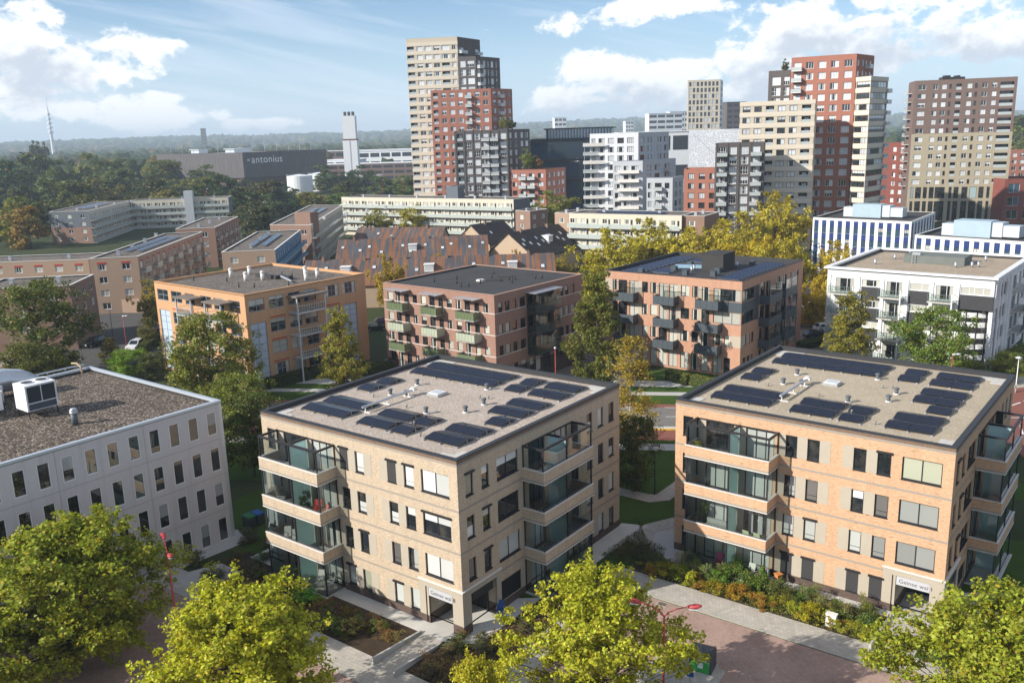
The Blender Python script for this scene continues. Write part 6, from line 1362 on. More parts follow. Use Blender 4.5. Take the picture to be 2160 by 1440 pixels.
# ------------------------------------------------------------------ hospital quarter and skyline
M_GARCL = None
def garagemat():
    t = NT('ribbed_dark_cladding'); u = t.uv((1, .05, 1)); n = t.noise(u, 1.6, 5, .7); k = t.ramp(n, .3, .7, .6, 1.5); return t.done(t.bsdf(t.mix(1.0, (.085, .08, .085), t.n('ShaderNodeCombineXYZ', {0: k, 1: k, 2: k}).outputs[0], 'MULTIPLY'), .8))
M_GARCL = garagemat()
def car_deck():
    L_, F_, R_ = (-279.27, 720.0), (-187.32, 640.0), (-139.67, 700.0); h = 28.36
    B = Bld('parking_garage', 'dark ribbed multi-storey car park with white lettering beyond the wood', par(L_, F_, R_), h, 'parking garage')
    for i in range(4):
        F = B.F[i]; L = F.L; n = int(L / 4)
        for k in range(n): pbox(B, F, L * k / n + .06, L * (k + 1) / n - .06, -.2, .0, 10.5, h, M_GARCL, 'cladding_panel')
        B.wall(i, 0, 10.4, [], M_BRBD, 0, out=-1.2, name='base_wall'); B.wall(i, 10.2, h, [], M_DARKIN, 0, out=-.4, name='backing')
    B.flat_roof(h - .8, M_CONC, .8, .4, M_GARCL, M_GARCL, 0, .05)
    for j, (u, v) in enumerate(((.1, .4), (.42, .6), (.62, .3))): mb = MB(); mb.box(-6, 6, -4, 4, 0, 3); mb.box(-7, 7, -5, 5, 3, 3.5); mb.build('stair_house', M_COPB, B.o, B.F[0].p(B.F[0].L * u, -B.F[1].L * v, h - .8), B.F[0].rz)
    for k in range(12): F = B.F[k % 2]; mb = MB(); mb.cyl(0, 0, 0, 7, .12, 6); mb.build('light_mast', M_ALU, B.o, F.p(F.L * (.1 + .07 * k), -6, h - .8))
    F = B.F[1]; tx = bpy.data.curves.new('lettering', 'FONT'); tx.body = 'antonius'; tx.size = 7.4; tx.extrude = .05; tx.space_character = 1.08; tx.materials.append(plain('white_letters', (.75, .76, .78), .5))
    to = link_text('lettering', tx, B.o, Matrix.Translation(F.p(7.0, .1, h - 7.6)) @ Matrix.Rotation(F.rz, 4, 'Z') @ Matrix.Rotation(pi / 2, 4, 'X'))
    tx = bpy.data.curves.new('lettering', 'FONT'); tx.body = 'st'; tx.size = 3.4; tx.extrude = .05; tx.materials.append(MATS['white_letters'])
    link_text('lettering', tx, B.o, Matrix.Translation(F.p(3.4, .1, h - 6.2)) @ Matrix.Rotation(F.rz, 4, 'Z') @ Matrix.Rotation(pi / 2, 4, 'X'))
car_deck()
def chimney():
    x, y = -118.53, 690.0; h = 55.59; o = thing('chimney_stack', 'tall white power station chimney with a rust ring', 'chimney', (x, y, 0))
    mb = MB(); mb.box(-5.4, 5.4, -4.4, 4.4, 0, h * .62); mb.box(-4.8, 4.8, -4, 4, h * .64, h - 3); mb.build('shaft', M_TWHITE, o)
    mb = MB(); mb.box(-.4, .4, -4.55, -4.42, 0, h * .62); mb.build('joint_strip', M_TGREY, o)
    mb = MB(); mb.box(-5.2, 5.2, -4.2, 4.2, h * .62, h * .64); mb.build('rust_ring', plain('rust', (.12, .05, .03), .9), o)
    for i in (-3, 0, 3): mb = MB(); mb.cyl(i, 0, h - 3, h, 1.1, 12); mb.build('flue', plain('sooty_flue', (.06, .05, .05), .8), o)
chimney()
for (px, d, r, h, lab) in ((634, 600, 8.4, 12.5, 'white cylindrical storage tank, the nearer of two'), (675, 640, 7.6, 12, 'white cylindrical storage tank, the farther of two')):
    x = Y0 = {634: -138.94, 675: -134.24}[px]; o = thing('storage_tank', lab, 'tank', (x, d, 0)); mb = MB(); mb.cyl(0, 0, 0, h, r, 28); mb.cyl(0, 0, h, h + 1.1, r, 28, 0, .5); mb.build('shell', M_TWHITE, o); mb = MB()
    for k in range(28): t = 2 * pi * k / 28; mb.cyl(r * cos(t), r * sin(t), h, h + 1.1, .08, 4)
    mb.build('rail_post', M_ALU, o)
M_BANDG = plain('ribbon_window', (.03, .035, .045), .2, .6)
def slab_building(label, x, y, w, d, h, rz, mat, bands=3, name='hospital_building', cat='hospital', roof=M_TWHITE):
    o = thing(name, label, cat, (x, y, 0), rz); mb = MB(); mb.box(-w / 2, w / 2, -d / 2, d / 2, 0, h); mb.build('wall', mat, o); mb = MB(); mb.box(-w / 2 - .4, w / 2 + .4, -d / 2 - .4, d / 2 + .4, h, h + .5); mb.build('roof', roof, o)
    for b in range(bands):
        z = h - 1.0 - (b + .55) * (h - 1.5) / bands; n = max(3, int(w / 9))
        for k in range(n): q = MB(); q.box(-w / 2 + w * k / n + .8, -w / 2 + w * (k + 1) / n - .8, -d / 2 - .1, -d / 2 - .02, z, z + (h - 1.5) / bands * .48); q.build('window', M_BANDG, o)
    return o
M_BRH = plain('hospital_brown', (.16, .105, .09), .9, var=.1)
slab_building('long low brown hospital wing behind the white chimney', -111.72, 760, 95, 22, 15, radians(-6), M_BRH, 3)
slab_building('white hospital block left of the cream tower', -109.67, 840, 70, 26, 24, radians(-6), M_TWHITE, 3)
slab_building('brown hospital block right behind the white chimney', -135.87, 930, 150, 30, 24, radians(-4), M_BRH, 3)
slab_building('white flat hall beside the dark car park', -141.75, 790, 30, 30, 18, radians(-6), M_TWHITE, 2)
slab_building('small white hospital annex below the chimney', -104.36, 650, 24, 14, 9, radians(-6), M_TWHITE, 2)
# skyline pieces
a, b, c = (128.43, 640.0), (151.32, 640.0), (157.89, 660.0)
tower('office_tower', 'pale slender tower with fine vertical window grid on the skyline', [a, b, c, back(a, 4, 22)], 68.36, {'mat': M_CREAMB, 0: dict(cols=[(.04 + i * .118, .115 + i * .118, 'w') for i in range(8)], top=1.2, wh=2.9, split=(), styles='ddb', fm=M_ANTH, zmin=30), 1: dict(mat=M_TWHITE, cols=[(.1, .45, 'w'), (.55, .9, 'w')], top=1.2, wh=2.2, zmin=30, styles='dd')}, 4.1)
slab_building('dark distant office behind the pale slender tower', 190.60, 760, 16, 16, 55.64, 0.1, M_TDARK, 12, 'office_tower', 'tower', M_TDARK)
def theatre():
    a, b = (87.79, 430.0), (108.69, 420.0); h = 34.59; B = Bld('theatre', 'pale theatre clad in a lace-like pattern with a slanted face', [a, b, back(b, 4, 22), back(a, 4, 22)], h, 'theatre'); t = NT('lace_cladding'); v = t.n('ShaderNodeTexVoronoi', {'Scale': 1.1}, feature='DISTANCE_TO_EDGE'); t.L.new(t.uv(), v.inputs['Vector']); m_ = t.done(t.bsdf(t.mix(t.ramp(v.outputs[0], .05, .12), (.55, .57, .61), (.34, .37, .42)), .6))
    for i in range(4): B.wall(i, 0, h, [], m_)
    B.flat_roof(h - .3, M_BITUM, .3, .3, M_TGREY, M_TGREY, 0, .05)
    L = B.F[0].L; mb = MB(); P = B.F[0].p; mb.poly([P(0, .6, 4), P(L * .55, 5, 4), P(L * .75, .6, h * .55), P(0, .6, h - 1)]); mb.poly([P(0, .6, 4), P(0, 0, 4), P(L * .55, 0, 4), P(L * .55, 5, 4)]); mb.build('slanted_face', m_, B.o)
    slab_building('low white hall left of the theatre', 93.63, 520, 60, 20, 34, 0, M_TWHITE, 2, 'city_building', 'building')
theatre()
for i, (px, py, d, w, h0, lab) in enumerate(((1400, 240, 1150, 44, 0, 'far pale blue-grey high-rise group right of centre'), (1432, 236, 1200, 30, 0, 'far second high-rise slab beside the pale group'), (1180, 249, 1500, 20, 0, 'far white flat tower above the treeline'), (428, 276, 2600, 12, 0, 'tiny far tower on the wooded horizon'), (1325, 255, 1600, 14, 0, 'far low slab above the treeline'))):
    zz = {0: 55.47, 1: 58.21, 2: 59.92, 3: 79.10, 4: 52.36}[i]; xx = {0: 200.78, 1: 229.54, 2: 89.43, 3: -866.73, 4: 216.65}[i]
    slab_building(lab, xx, d, w, 16, zz, .15, M_TWHITE if i != 3 else M_TDARK, 8, 'distant_high_rise', 'tower')
# broadcasting mast far off on the left
mt = thing('broadcast_mast', 'very tall white broadcasting mast far away on the left horizon', 'mast', (-1152.10, 2300, 0)); zt = 135.09; zz = 161.57
mb = MB(); mb.cyl(0, 0, 0, zt * .55, 4.5, 14, 0, 3.5); mb.build('shaft', M_TWHITE, mt)
for k in range(5): mb = MB(); mb.cyl(0, 0, zt * (.55 + k * .08), zt * (.55 + k * .08) + 4, 6.5 - k * .5, 14); mb.build('platform', M_TWHITE, mt)
mb = MB(); mb.cyl(0, 0, zt * .55, zt, 3, 10, 0, 1.6); mb.cyl(0, 0, zt, zz, .8, 8, 0, .4); mb.build('antenna', M_TWHITE, mt)

# ------------------------------------------------------------------ vegetation
M_LEAF = leafmat('leaf', (0.26, 0.17, 0.02), 0.25, 0.35); M_LEAFY = leafmat('leaf_autumn', (0.40, 0.27, 0.02), 0.28, 0.4)
M_BARK = plain('bark', (0.085, 0.065, 0.05), .95, var=.3, vs=3, bump=.5); M_BIRCH = plain('birch_bark', (0.42, 0.38, 0.32), .9, var=.4, vs=2)
def quads_mesh(name, V, mat):
    """mesh of separate quads from an (n, 4, 3) array"""
    n = len(V); me = bpy.data.meshes.new(name); me.vertices.add(n * 4); me.vertices.foreach_set('co', V.astype(np.float32).ravel())
    me.loops.add(n * 4); me.loops.foreach_set('vertex_index', np.arange(n * 4, dtype=np.int32)); me.polygons.add(n)
    me.polygons.foreach_set('loop_start', np.arange(0, n * 4, 4, dtype=np.int32)); me.polygons.foreach_set('loop_total', np.full(n, 4, dtype=np.int32))
    me.materials.append(mat); me.update(calc_edges=True); me.validate(); return me
def leaves(rg, P, size, out=None, up=.55, fold=.18, asp=.72):
    """leaf quads at points P, facing roughly along out + up"""
    n = len(P); nr = rg.normal(size=(n, 3)); nr[:, 2] += up
    if out is not None: nr += out * .8
    nr /= np.linalg.norm(nr, axis=1)[:, None]; t = rg.normal(size=(n, 3)); t -= (t * nr).sum(1)[:, None] * nr; t /= np.linalg.norm(t, axis=1)[:, None]; b = np.cross(nr, t)
    L = size * rg.uniform(.65, 1.3, n)[:, None]; W = L * asp
    return np.stack([P - .5 * L * t, P - .08 * L * t + .5 * W * b + fold * L * nr, P + .5 * L * t, P - .08 * L * t - .5 * W * b + fold * L * nr], 1)
def crown_points(rg, shape, H, base, R, nc):
    """cluster centres inside an uneven crown"""
    ph = rg.uniform(0, 6.28, 8); pts = []
    while len(pts) < nc:
        t = rg.uniform(0, 6.283); k = rg.rand()
        lump = 1 + .16 * sin(2 * t + ph[0]) + .13 * sin(3 * t + ph[1]) + .10 * sin(5 * t + ph[2] + 5 * k)
        if shape == 'round': prof = sqrt(max(0, 1 - (2 * k - .92) ** 2 / 1.13))
        elif shape == 'column': prof = min(1, k / .18) ** .6 * (1 - max(0, k - .35) / .65) ** .62
        elif shape == 'cone': prof = min(1, k / .12) ** .7 * (1 - k) ** .62 + .05
        elif shape == 'open': prof = min(1, (k + .05) / .3) ** .7 * (1 - max(0, k - .4) / .6) ** .45
        elif shape == 'dome': prof = sqrt(max(0, 1 - k * k))
        lump *= 1 + .15 * sin(9 * k + ph[3] + 2 * t)
        r = R * prof * lump * (.45 + .55 * sqrt(rg.rand())) if rg.rand() < .78 else R * prof * lump * rg.rand()
        pts.append((r * cos(t), r * sin(t), base + (H - base) * k))
    return np.array(pts)
def make_tree(name, seed, shape, H, base, R, nc, nl, leaf, rc, trunk_r, mat, limbs=24, bark=None, bare_top=False):
    rg = np.random.RandomState(seed); nb = max(10, nc // (5 if shape == 'open' else 6)); Bc = crown_points(rg, shape, H, base, R, nb)
    bi = rg.randint(0, nb, nc); sg = R * (.17 if shape != 'column' and shape != 'cone' else .24); C = Bc[bi] + rg.normal(0, 1, (nc, 3)) * np.array([sg, sg, sg * .7]); C[:, 2] = np.clip(C[:, 2], base * .8, H)
    idx = np.repeat(np.arange(nc), nl); off = rg.normal(size=(len(idx), 3)); off /= np.linalg.norm(off, axis=1)[:, None] + 1e-9; off *= (rg.rand(len(idx)) ** .45)[:, None] * rc * rg.uniform(.55, 1.35, nc)[idx][:, None]; off[:, 2] *= .75
    P = C[idx] + off; cen = np.array([0, 0, base + (H - base) * .45]); o = P - cen; o /= np.linalg.norm(o, axis=1)[:, None] + 1e-9
    if shape == 'open':     # long shoots standing out of the crown
        extra = []
        for i in rg.permutation(nc)[:46]:
            c = C[i]; dr = c - cen + np.array([0, 0, H * .12]); dr /= np.linalg.norm(dr); dr += rg.normal(0, .22, 3); ln = rg.uniform(.6, 1.5)
            for k in range(6): extra.append(c + dr * ln * (k + 1) / 6 + rg.normal(0, .13, (12, 3)))
        E_ = np.concatenate(extra); P = np.concatenate([P, E_]); q = E_ - cen; q /= np.linalg.norm(q, axis=1)[:, None]; o = np.concatenate([o, q])
    crown = quads_mesh('crown', leaves(rg, P, leaf, o), mat)
    mb = MB(); zt = base + (H - base) * .78; w1, w2 = rg.normal(0, R * .05, 2)
    mb.tube([(0, 0, 0), (w1 * .3, w2 * .3, base * .6), (w1, w2, base + (H - base) * .35), (w1 * .6, w2 * .6, zt)], [trunk_r, trunk_r * .8, trunk_r * .5, trunk_r * .12], 8)
    for i in rg.permutation(nc)[:limbs]:
        c = C[i]; z0 = max(base * .75, min(c[2] - .25 * hypot(c[0], c[1]) - .08 * H, zt * .9)); s = Vector((w1 * .6, w2 * .6, z0)); e = Vector(c); m_ = s.lerp(e, .5) + Vector((0, 0, -.06 * (e - s).length))
        mb.tube([s, m_, e], [trunk_r * .32, trunk_r * .18, trunk_r * .05], 5)
    trunk = mb.mesh('trunk', bark or M_BARK, True)
    return crown, trunk
TM = {}
def species(k, *a, **kw): TM[k] = make_tree(k, *a, **kw)
species('plane_a', 11, 'open', 10.0, 2.0, 4.6, 900, 58, .215, .56, .17, M_LEAFY, limbs=150)
species('plane_b', 12, 'open', 10.0, 2.2, 4.6, 820, 58, .215, .54, .17, M_LEAFY, limbs=150)
species('plane_c', 15, 'open', 10.0, 2.2, 4.4, 560, 56, .22, .5, .16, M_LEAFY, limbs=150)
species('round_a', 21, 'round', 10.0, 2.0, 4.4, 330, 44, .27, .75, .2, M_LEAF, limbs=60)
species('round_b', 22, 'round', 10.0, 1.6, 4.6, 300, 44, .28, .8, .2, M_LEAF, limbs=60)
species('column', 31, 'column', 12.0, .8, 2.5, 330, 48, .24, .55, .16, M_LEAF, limbs=50)
species('birch', 41, 'cone', 12.0, 2.0, 2.6, 240, 34, .20, .6, .12, M_LEAFY, limbs=60, bark=M_BIRCH)
species('yellow', 51, 'round', 10.0, 1.8, 4.6, 260, 36, .42, .85, .2, M_LEAFY, limbs=30)
species('far_a', 61, 'round', 10.0, 1.0, 4.2, 150, 22, .75, 1.0, .2, M_LEAF, limbs=8)
species('far_b', 62, 'round', 10.0, .6, 4.4, 150, 22, .75, 1.0, .2, M_LEAF, limbs=8)
species('far_c', 63, 'column', 12.0, .6, 2.6, 130, 20, .75, .8, .2, M_LEAF, limbs=8)
species('shrub', 71, 'dome', 1.0, .05, .62, 60, 26, .085, .17, .03, M_LEAF, limbs=14)
species('shrub_y', 72, 'dome', 1.0, .05, .55, 55, 24, .085, .16, .03, M_LEAFY, limbs=14)
species('shrub_d', 73, 'dome', 1.0, .0, .75, 50, 16, .07, .2, .03, M_LEAF, limbs=30)
TREE_N = {'plane': 'plane_tree', 'round': 'broadleaf_tree', 'column': 'hornbeam_tree', 'birch': 'birch_tree', 'yellow': 'autumn_tree', 'far': 'woodland_tree', 'shrub': 'shrub'}
TR = random.Random(5)
def tree(k, x, y, H, R, col, label, group=None, z=0.0, name=None, cat=None, rz=None):
    cr, tr = TM[k]; h0 = {'column': 12.0, 'birch': 12.0, 'far_c': 12.0}.get(k, 1.0 if k.startswith('shrub') else 10.0); r0 = {'plane_a': 4.6, 'plane_b': 4.6, 'plane_c': 4.4, 'round_a': 4.4, 'round_b': 4.6, 'column': 2.5, 'birch': 2.6, 'yellow': 4.6, 'far_a': 4.2, 'far_b': 4.4, 'far_c': 2.6, 'shrub': .62, 'shrub_y': .55, 'shrub_d': .75}[k]
    o = thing(name or TREE_N[k.split('_')[0]], label, cat or ('shrub' if k.startswith('shrub') else 'tree'), (x, y, z), TR.uniform(0, 6.28) if rz is None else rz, group); o.scale = (R / r0, R / r0, H / h0)
    a = link('crown', cr, o); a.color = (*col, 1); link('trunk', tr, o); return o
G_YG, G_MID, G_DK, G_OL, G_YEL, G_GOLD, G_BRT, G_OR = (.17, .20, .018), (.07, .10, .016), (.035, .062, .014), (.095, .115, .022), (.26, .22, .018), (.30, .21, .02), (.10, .20, .015), (.17, .11, .02)
# plane trees along the clinker road
tree('plane_a', -30.375, 53.863, 10.4, 5.8, (.155, .19, .018), 'big green-yellow plane tree before the pale office', 'plane trees by the clinker road')
tree('plane_b', -16.048, 45.001, 9.8, 5.2, (.24, .265, .018), 'yellow plane tree beside the red lamp, before the beige block', 'plane trees by the clinker road')
tree('plane_c', 4.122, 46.558, 9.7, 4.3, (.235, .26, .02), 'loose yellow plane tree with bare twigs on top, in the clinker road court', 'plane trees by the clinker road')
tree('plane_a', 27.568, 42.214, 9.8, 5.2, (.17, .205, .02), 'dense plane tree hiding the entrance corner of the orange block', 'plane trees by the clinker road', rz=2.0)
tree('plane_c', -2.480, 40.602, 8.0, 2.2, (.27, .27, .02), 'young plane tree below the dry shrub bed', 'plane trees by the clinker road')
# trees between the blocks
tree('round_a', -40.415, 115.506, 12.5, 5.9, (.105, .125, .022), 'large olive green tree before the orange block')
tree('round_b', -33.885, 102.715, 7.5, 3.8, (.10, .13, .02), 'lower green tree at the corner of the pale office')
tree('round_a', -28.137, 89.186, 9.0, 3.2, (.05, .075, .016), 'shaded green tree between the pale office and the beige block')
tree('column', -23.674, 118.153, 12.5, 2.6, (.15, .15, .022), 'slim yellow-green hornbeam beside the orange block')
tree('column', 11.680, 117.858, 16.5, 3.2, (.085, .10, .02), 'tall dark hornbeam between the red and salmon blocks')
tree('birch', 12.966, 93.701, 13, 3.0, (.19, .15, .025), 'birch with thin golden leaves beside the tall hornbeam')
tree('round_b', 11.725, 81.974, 7.5, 2.4, (.05, .065, .016), 'dark low tree behind the right corner of the beige block')
tree('column', 49.031, 123.867, 11.5, 2.9, (.15, .145, .022), 'olive-gold conical tree before the white block')
tree('round_a', 57.257, 114.707, 10.5, 4.6, (.085, .135, .02), 'round fresh green tree before the glass stair of the white block')
tree('round_b', -73.135, 133.827, 14.5, 6.6, (.055, .08, .016), 'large dark tree before the dark brown flats')
tree('round_a', -72.076, 126.272, 7, 3.6, (.075, .09, .02), 'smaller tree under the large dark tree by the left street')
tree('round_a', -71.256, 134.251, 4, 2.2, (.09, .14, .02), 'low bushy tree at the sunny court behind the office')
tree('column', -65.997, 140.878, 4.6, 1.5, (.13, .12, .03), 'clipped narrow tree at the kerb of the left street')
tree('round_a', -65.174, 154.128, 5, 1.7, (.08, .085, .025), 'small round street tree beside the orange block')
tree('yellow', -69.662, 169.327, 9.5, 2.8, (.15, .13, .03), 'brownish tree at the back corner of the orange block')
tree('round_b', -59.422, 131.345, 4.5, 2.9, (.10, .19, .014), 'bright green bush behind the office roof edge')
tree('round_a', -55.264, 131.331, 4, 2.6, (.045, .07, .016), 'dark bush beside the bright green bush')
tree('yellow', -25.267, 180.199, 11.5, 2.7, (.22, .17, .025), 'yellow tree in the gap between the orange and red blocks')
tree('yellow', -16.658, 196.879, 9, 2.2, (.25, .18, .02), 'small golden tree behind the red block roof')
tree('yellow', 1.922, 200.812, 9, 1.8, (.25, .16, .02), 'small orange tree before the striped tile roofs')
tree('yellow', 12.375, 198.070, 8.5, 1.9, (.17, .15, .025), 'small olive tree right of the striped tile roofs')
GY = 'yellow plane trees behind the salmon block'
for i, (px, py, H, R, c) in enumerate(((1290, 487, 13.5, 6, (.25, .23, .02)), (1375, 468, 14.5, 6.5, (.23, .215, .02)), (1450, 486, 13, 5.5, (.27, .24, .02)), (1255, 545, 12.5, 4.6, (.21, .20, .02)), (1335, 540, 12, 5.0, (.20, .19, .02)), (1262, 610, 9, 3.2, (.20, .19, .02)), (1520, 470, 14, 6, (.25, .22, .018)), (1575, 450, 15, 6, (.22, .20, .02)), (1640, 412, 18, 7, (.24, .21, .018)), (1610, 500, 12, 5, (.28, .225, .016)), (1665, 500, 13, 5, (.22, .20, .02)), (1545, 520, 10, 4.5, (.27, .22, .016)))):
    x, y = {0: (22.906, 196.329), 1: (33.053, 203.595), 2: (39.993, 197.204), 3: (15.644, 160.287), 4: (23.330, 165.528), 5: (14.924, 147.561), 6: (48.475, 201.729), 7: (57.179, 212.128), 8: (68.705, 226.266), 9: (54.670, 188.974), 10: (57.235, 179.411), 11: (48.395, 190.159)}[i]
    tree('yellow', x, y, H, R, c, 'broad yellow-green plane tree in the grove behind the salmon block', GY)
tree('yellow', 66.573, 177.458, 11.5, 4.4, (.27, .215, .016), 'golden tree at the left end of the striped office')
tree('yellow', 53.847, 152.919, 9, 2.6, (.26, .20, .016), 'golden tree by the car park beside the salmon block')
tree('yellow', -45.791, 307.872, 11, 4.8, (.13, .135, .025), 'round olive tree before the long cream flats')
tree('yellow', -33.774, 317.965, 12, 5.6, (.20, .19, .022), 'round yellow tree before the long cream flats')
tree('yellow', 15.754, 313.390, 15, 6.4, (.12, .14, .03), 'round green tree at the foot of the small red block')
tree('far_a', 151.372, 327.398, 12, 4, (.06, .09, .02), 'tree on the terrace between the two right towers') if False else None
# wood on the left, tree by tree
GW = 'tall trees of the wood beyond the gallery flats'
WOOD = [(-260.4, 470.0, 20.8, 11.0, 'far_a', (0.027, 0.042, 0.015)), (-317.0, 600.0, 30.5, 15.0, 'far_b', (0.039, 0.058, 0.017)), (-255.5, 500.0, 22.7, 10.0, 'far_a', (0.053, 0.078, 0.020)), (-209.0, 380.0, 14.6, 9.0, 'far_b', (0.067, 0.096, 0.020)), (-228.6, 470.0, 17.5, 10.0, 'far_b', (0.065, 0.080, 0.019)), (-287.2, 620.0, 30.1, 14.0, 'far_a', (0.088, 0.107, 0.025)), (-216.8, 480.0, 18.3, 11.0, 'far_a', (0.084, 0.083, 0.020)), (-240.4, 560.0, 20.4, 13.0, 'far_b', (0.047, 0.076, 0.021)), (-186.1, 430.0, 12.6, 8.0, 'far_a', (0.052, 0.058, 0.019)), (-241.3, 600.0, 23.6, 14.0, 'far_a', (0.048, 0.070, 0.016)), (-186.5, 470.0, 16.2, 11.0, 'far_b', (0.030, 0.042, 0.019)), (-234.5, 620.0, 23.7, 14.0, 'far_b', (0.086, 0.097, 0.020)), (-202.2, 560.0, 18.7, 13.0, 'far_a', (0.052, 0.072, 0.021)), (-159.8, 450.0, 14.1, 10.0, 'far_a', (0.034, 0.050, 0.015)), (-169.2, 500.0, 16.0, 10.0, 'far_b', (0.078, 0.092, 0.019)), (-168.9, 520.0, 16.6, 11.0, 'far_b', (0.028, 0.056, 0.013)), (-133.8, 420.0, 12.8, 8.0, 'far_a', (0.025, 0.053, 0.015)), (-128.9, 430.0, 13.2, 9.0, 'far_b', (0.030, 0.049, 0.015)), (-125.7, 470.0, 14.4, 12.0, 'far_b', (0.036, 0.044, 0.015)), (-107.2, 420.0, 10.9, 8.0, 'far_a', (0.026, 0.053, 0.015)), (-97.2, 430.0, 10.4, 8.0, 'far_b', (0.123, 0.121, 0.023)), (-119.0, 620.0, 17.8, 13.0, 'far_a', (0.031, 0.058, 0.013)), (-90.8, 450.0, 10.9, 9.0, 'far_a', (0.062, 0.085, 0.024)), (-90.8, 520.0, 11.6, 9.0, 'far_b', (0.031, 0.045, 0.015)), (-102.6, 640.0, 16.6, 10.0, 'far_a', (0.026, 0.049, 0.013)), (-79.9, 560.0, 11.3, 10.0, 'far_b', (0.049, 0.081, 0.021)), (-69.5, 560.0, 11.9, 10.0, 'far_a', (0.082, 0.112, 0.018)), (-56.1, 480.0, 9.3, 8.0, 'far_b', (0.069, 0.113, 0.024)), (-186.4, 330.0, 16.0, 7.0, 'far_a', (0.125, 0.130, 0.026)), (-173.1, 320.0, 14.3, 6.0, 'far_b', (0.147, 0.101, 0.022)), (-194.9, 390.0, 13.4, 8.0, 'far_a', (0.044, 0.060, 0.017)), (-190.2, 400.0, 13.6, 8.0, 'far_b', (0.053, 0.065, 0.014)), (-165.0, 400.0, 10.8, 7.0, 'far_a', (0.106, 0.095, 0.028)), (-469.7, 900.0, 41.9, 5.0, 'far_c', (0.028, 0.046, 0.013)), (-465.1, 900.0, 40.8, 5.0, 'far_c', (0.036, 0.048, 0.014)), (-459.6, 900.0, 40.2, 5.0, 'far_c', (0.025, 0.041, 0.014)), (-107.5, 370.0, 11.3, 8.0, 'far_a', (0.032, 0.043, 0.013)), (-95.4, 340.0, 10.4, 7.0, 'far_b', (0.030, 0.045, 0.019)), (-160.5, 420.0, 13.6, 8.0, 'far_b', (0.110, 0.111, 0.028)), (-314.8, 560.0, 27.0, 13.0, 'far_b', (0.029, 0.060, 0.016)), (-315.9, 640.0, 26.2, 14.0, 'far_a', (0.040, 0.067, 0.015)), (-282.5, 640.0, 23.6, 14.0, 'far_b', (0.044, 0.063, 0.021)), (-215.5, 640.0, 19.9, 13.0, 'far_a', (0.051, 0.070, 0.015)), (-52.9, 500.0, 12.5, 8.0, 'far_b', (0.041, 0.063, 0.016)), (-126.9, 520.0, 9.1, 9.0, 'far_a', (0.027, 0.057, 0.014)), (-80.1, 430.0, 9.5, 7.0, 'far_b', (0.062, 0.111, 0.023)), (399.5, 700.0, 35.8, 22.0, 'far_b', (0.054, 0.067, 0.021)), (315.9, 560.0, 29.4, 16.0, 'far_a', (0.080, 0.106, 0.024))]
for (x, y, H, R, kk, c) in WOOD:
    hue = 'brown-gold' if c[0] > c[1] else 'dark' if c[1] < .052 else 'mid-green' if c[1] < .083 else 'light olive'
    where = 'along the far road behind the cream flats' if -170 < x < -60 else 'right of the brown tower' if x > 0 else 'before the dark car park' if x > -175 else 'beyond the grey gabled flats'
    tree(kk, x, y, H, R, c, 'slender poplar standing out of the wood' if kk == 'far_c' else f'{"broad " if R > 10 else "smaller "}{hue} woodland tree {where}', ('trees of the wood ' + hue + ' ' + where + (' broad' if R > 10 else '')) if kk != 'far_c' else 'poplars in the wood')
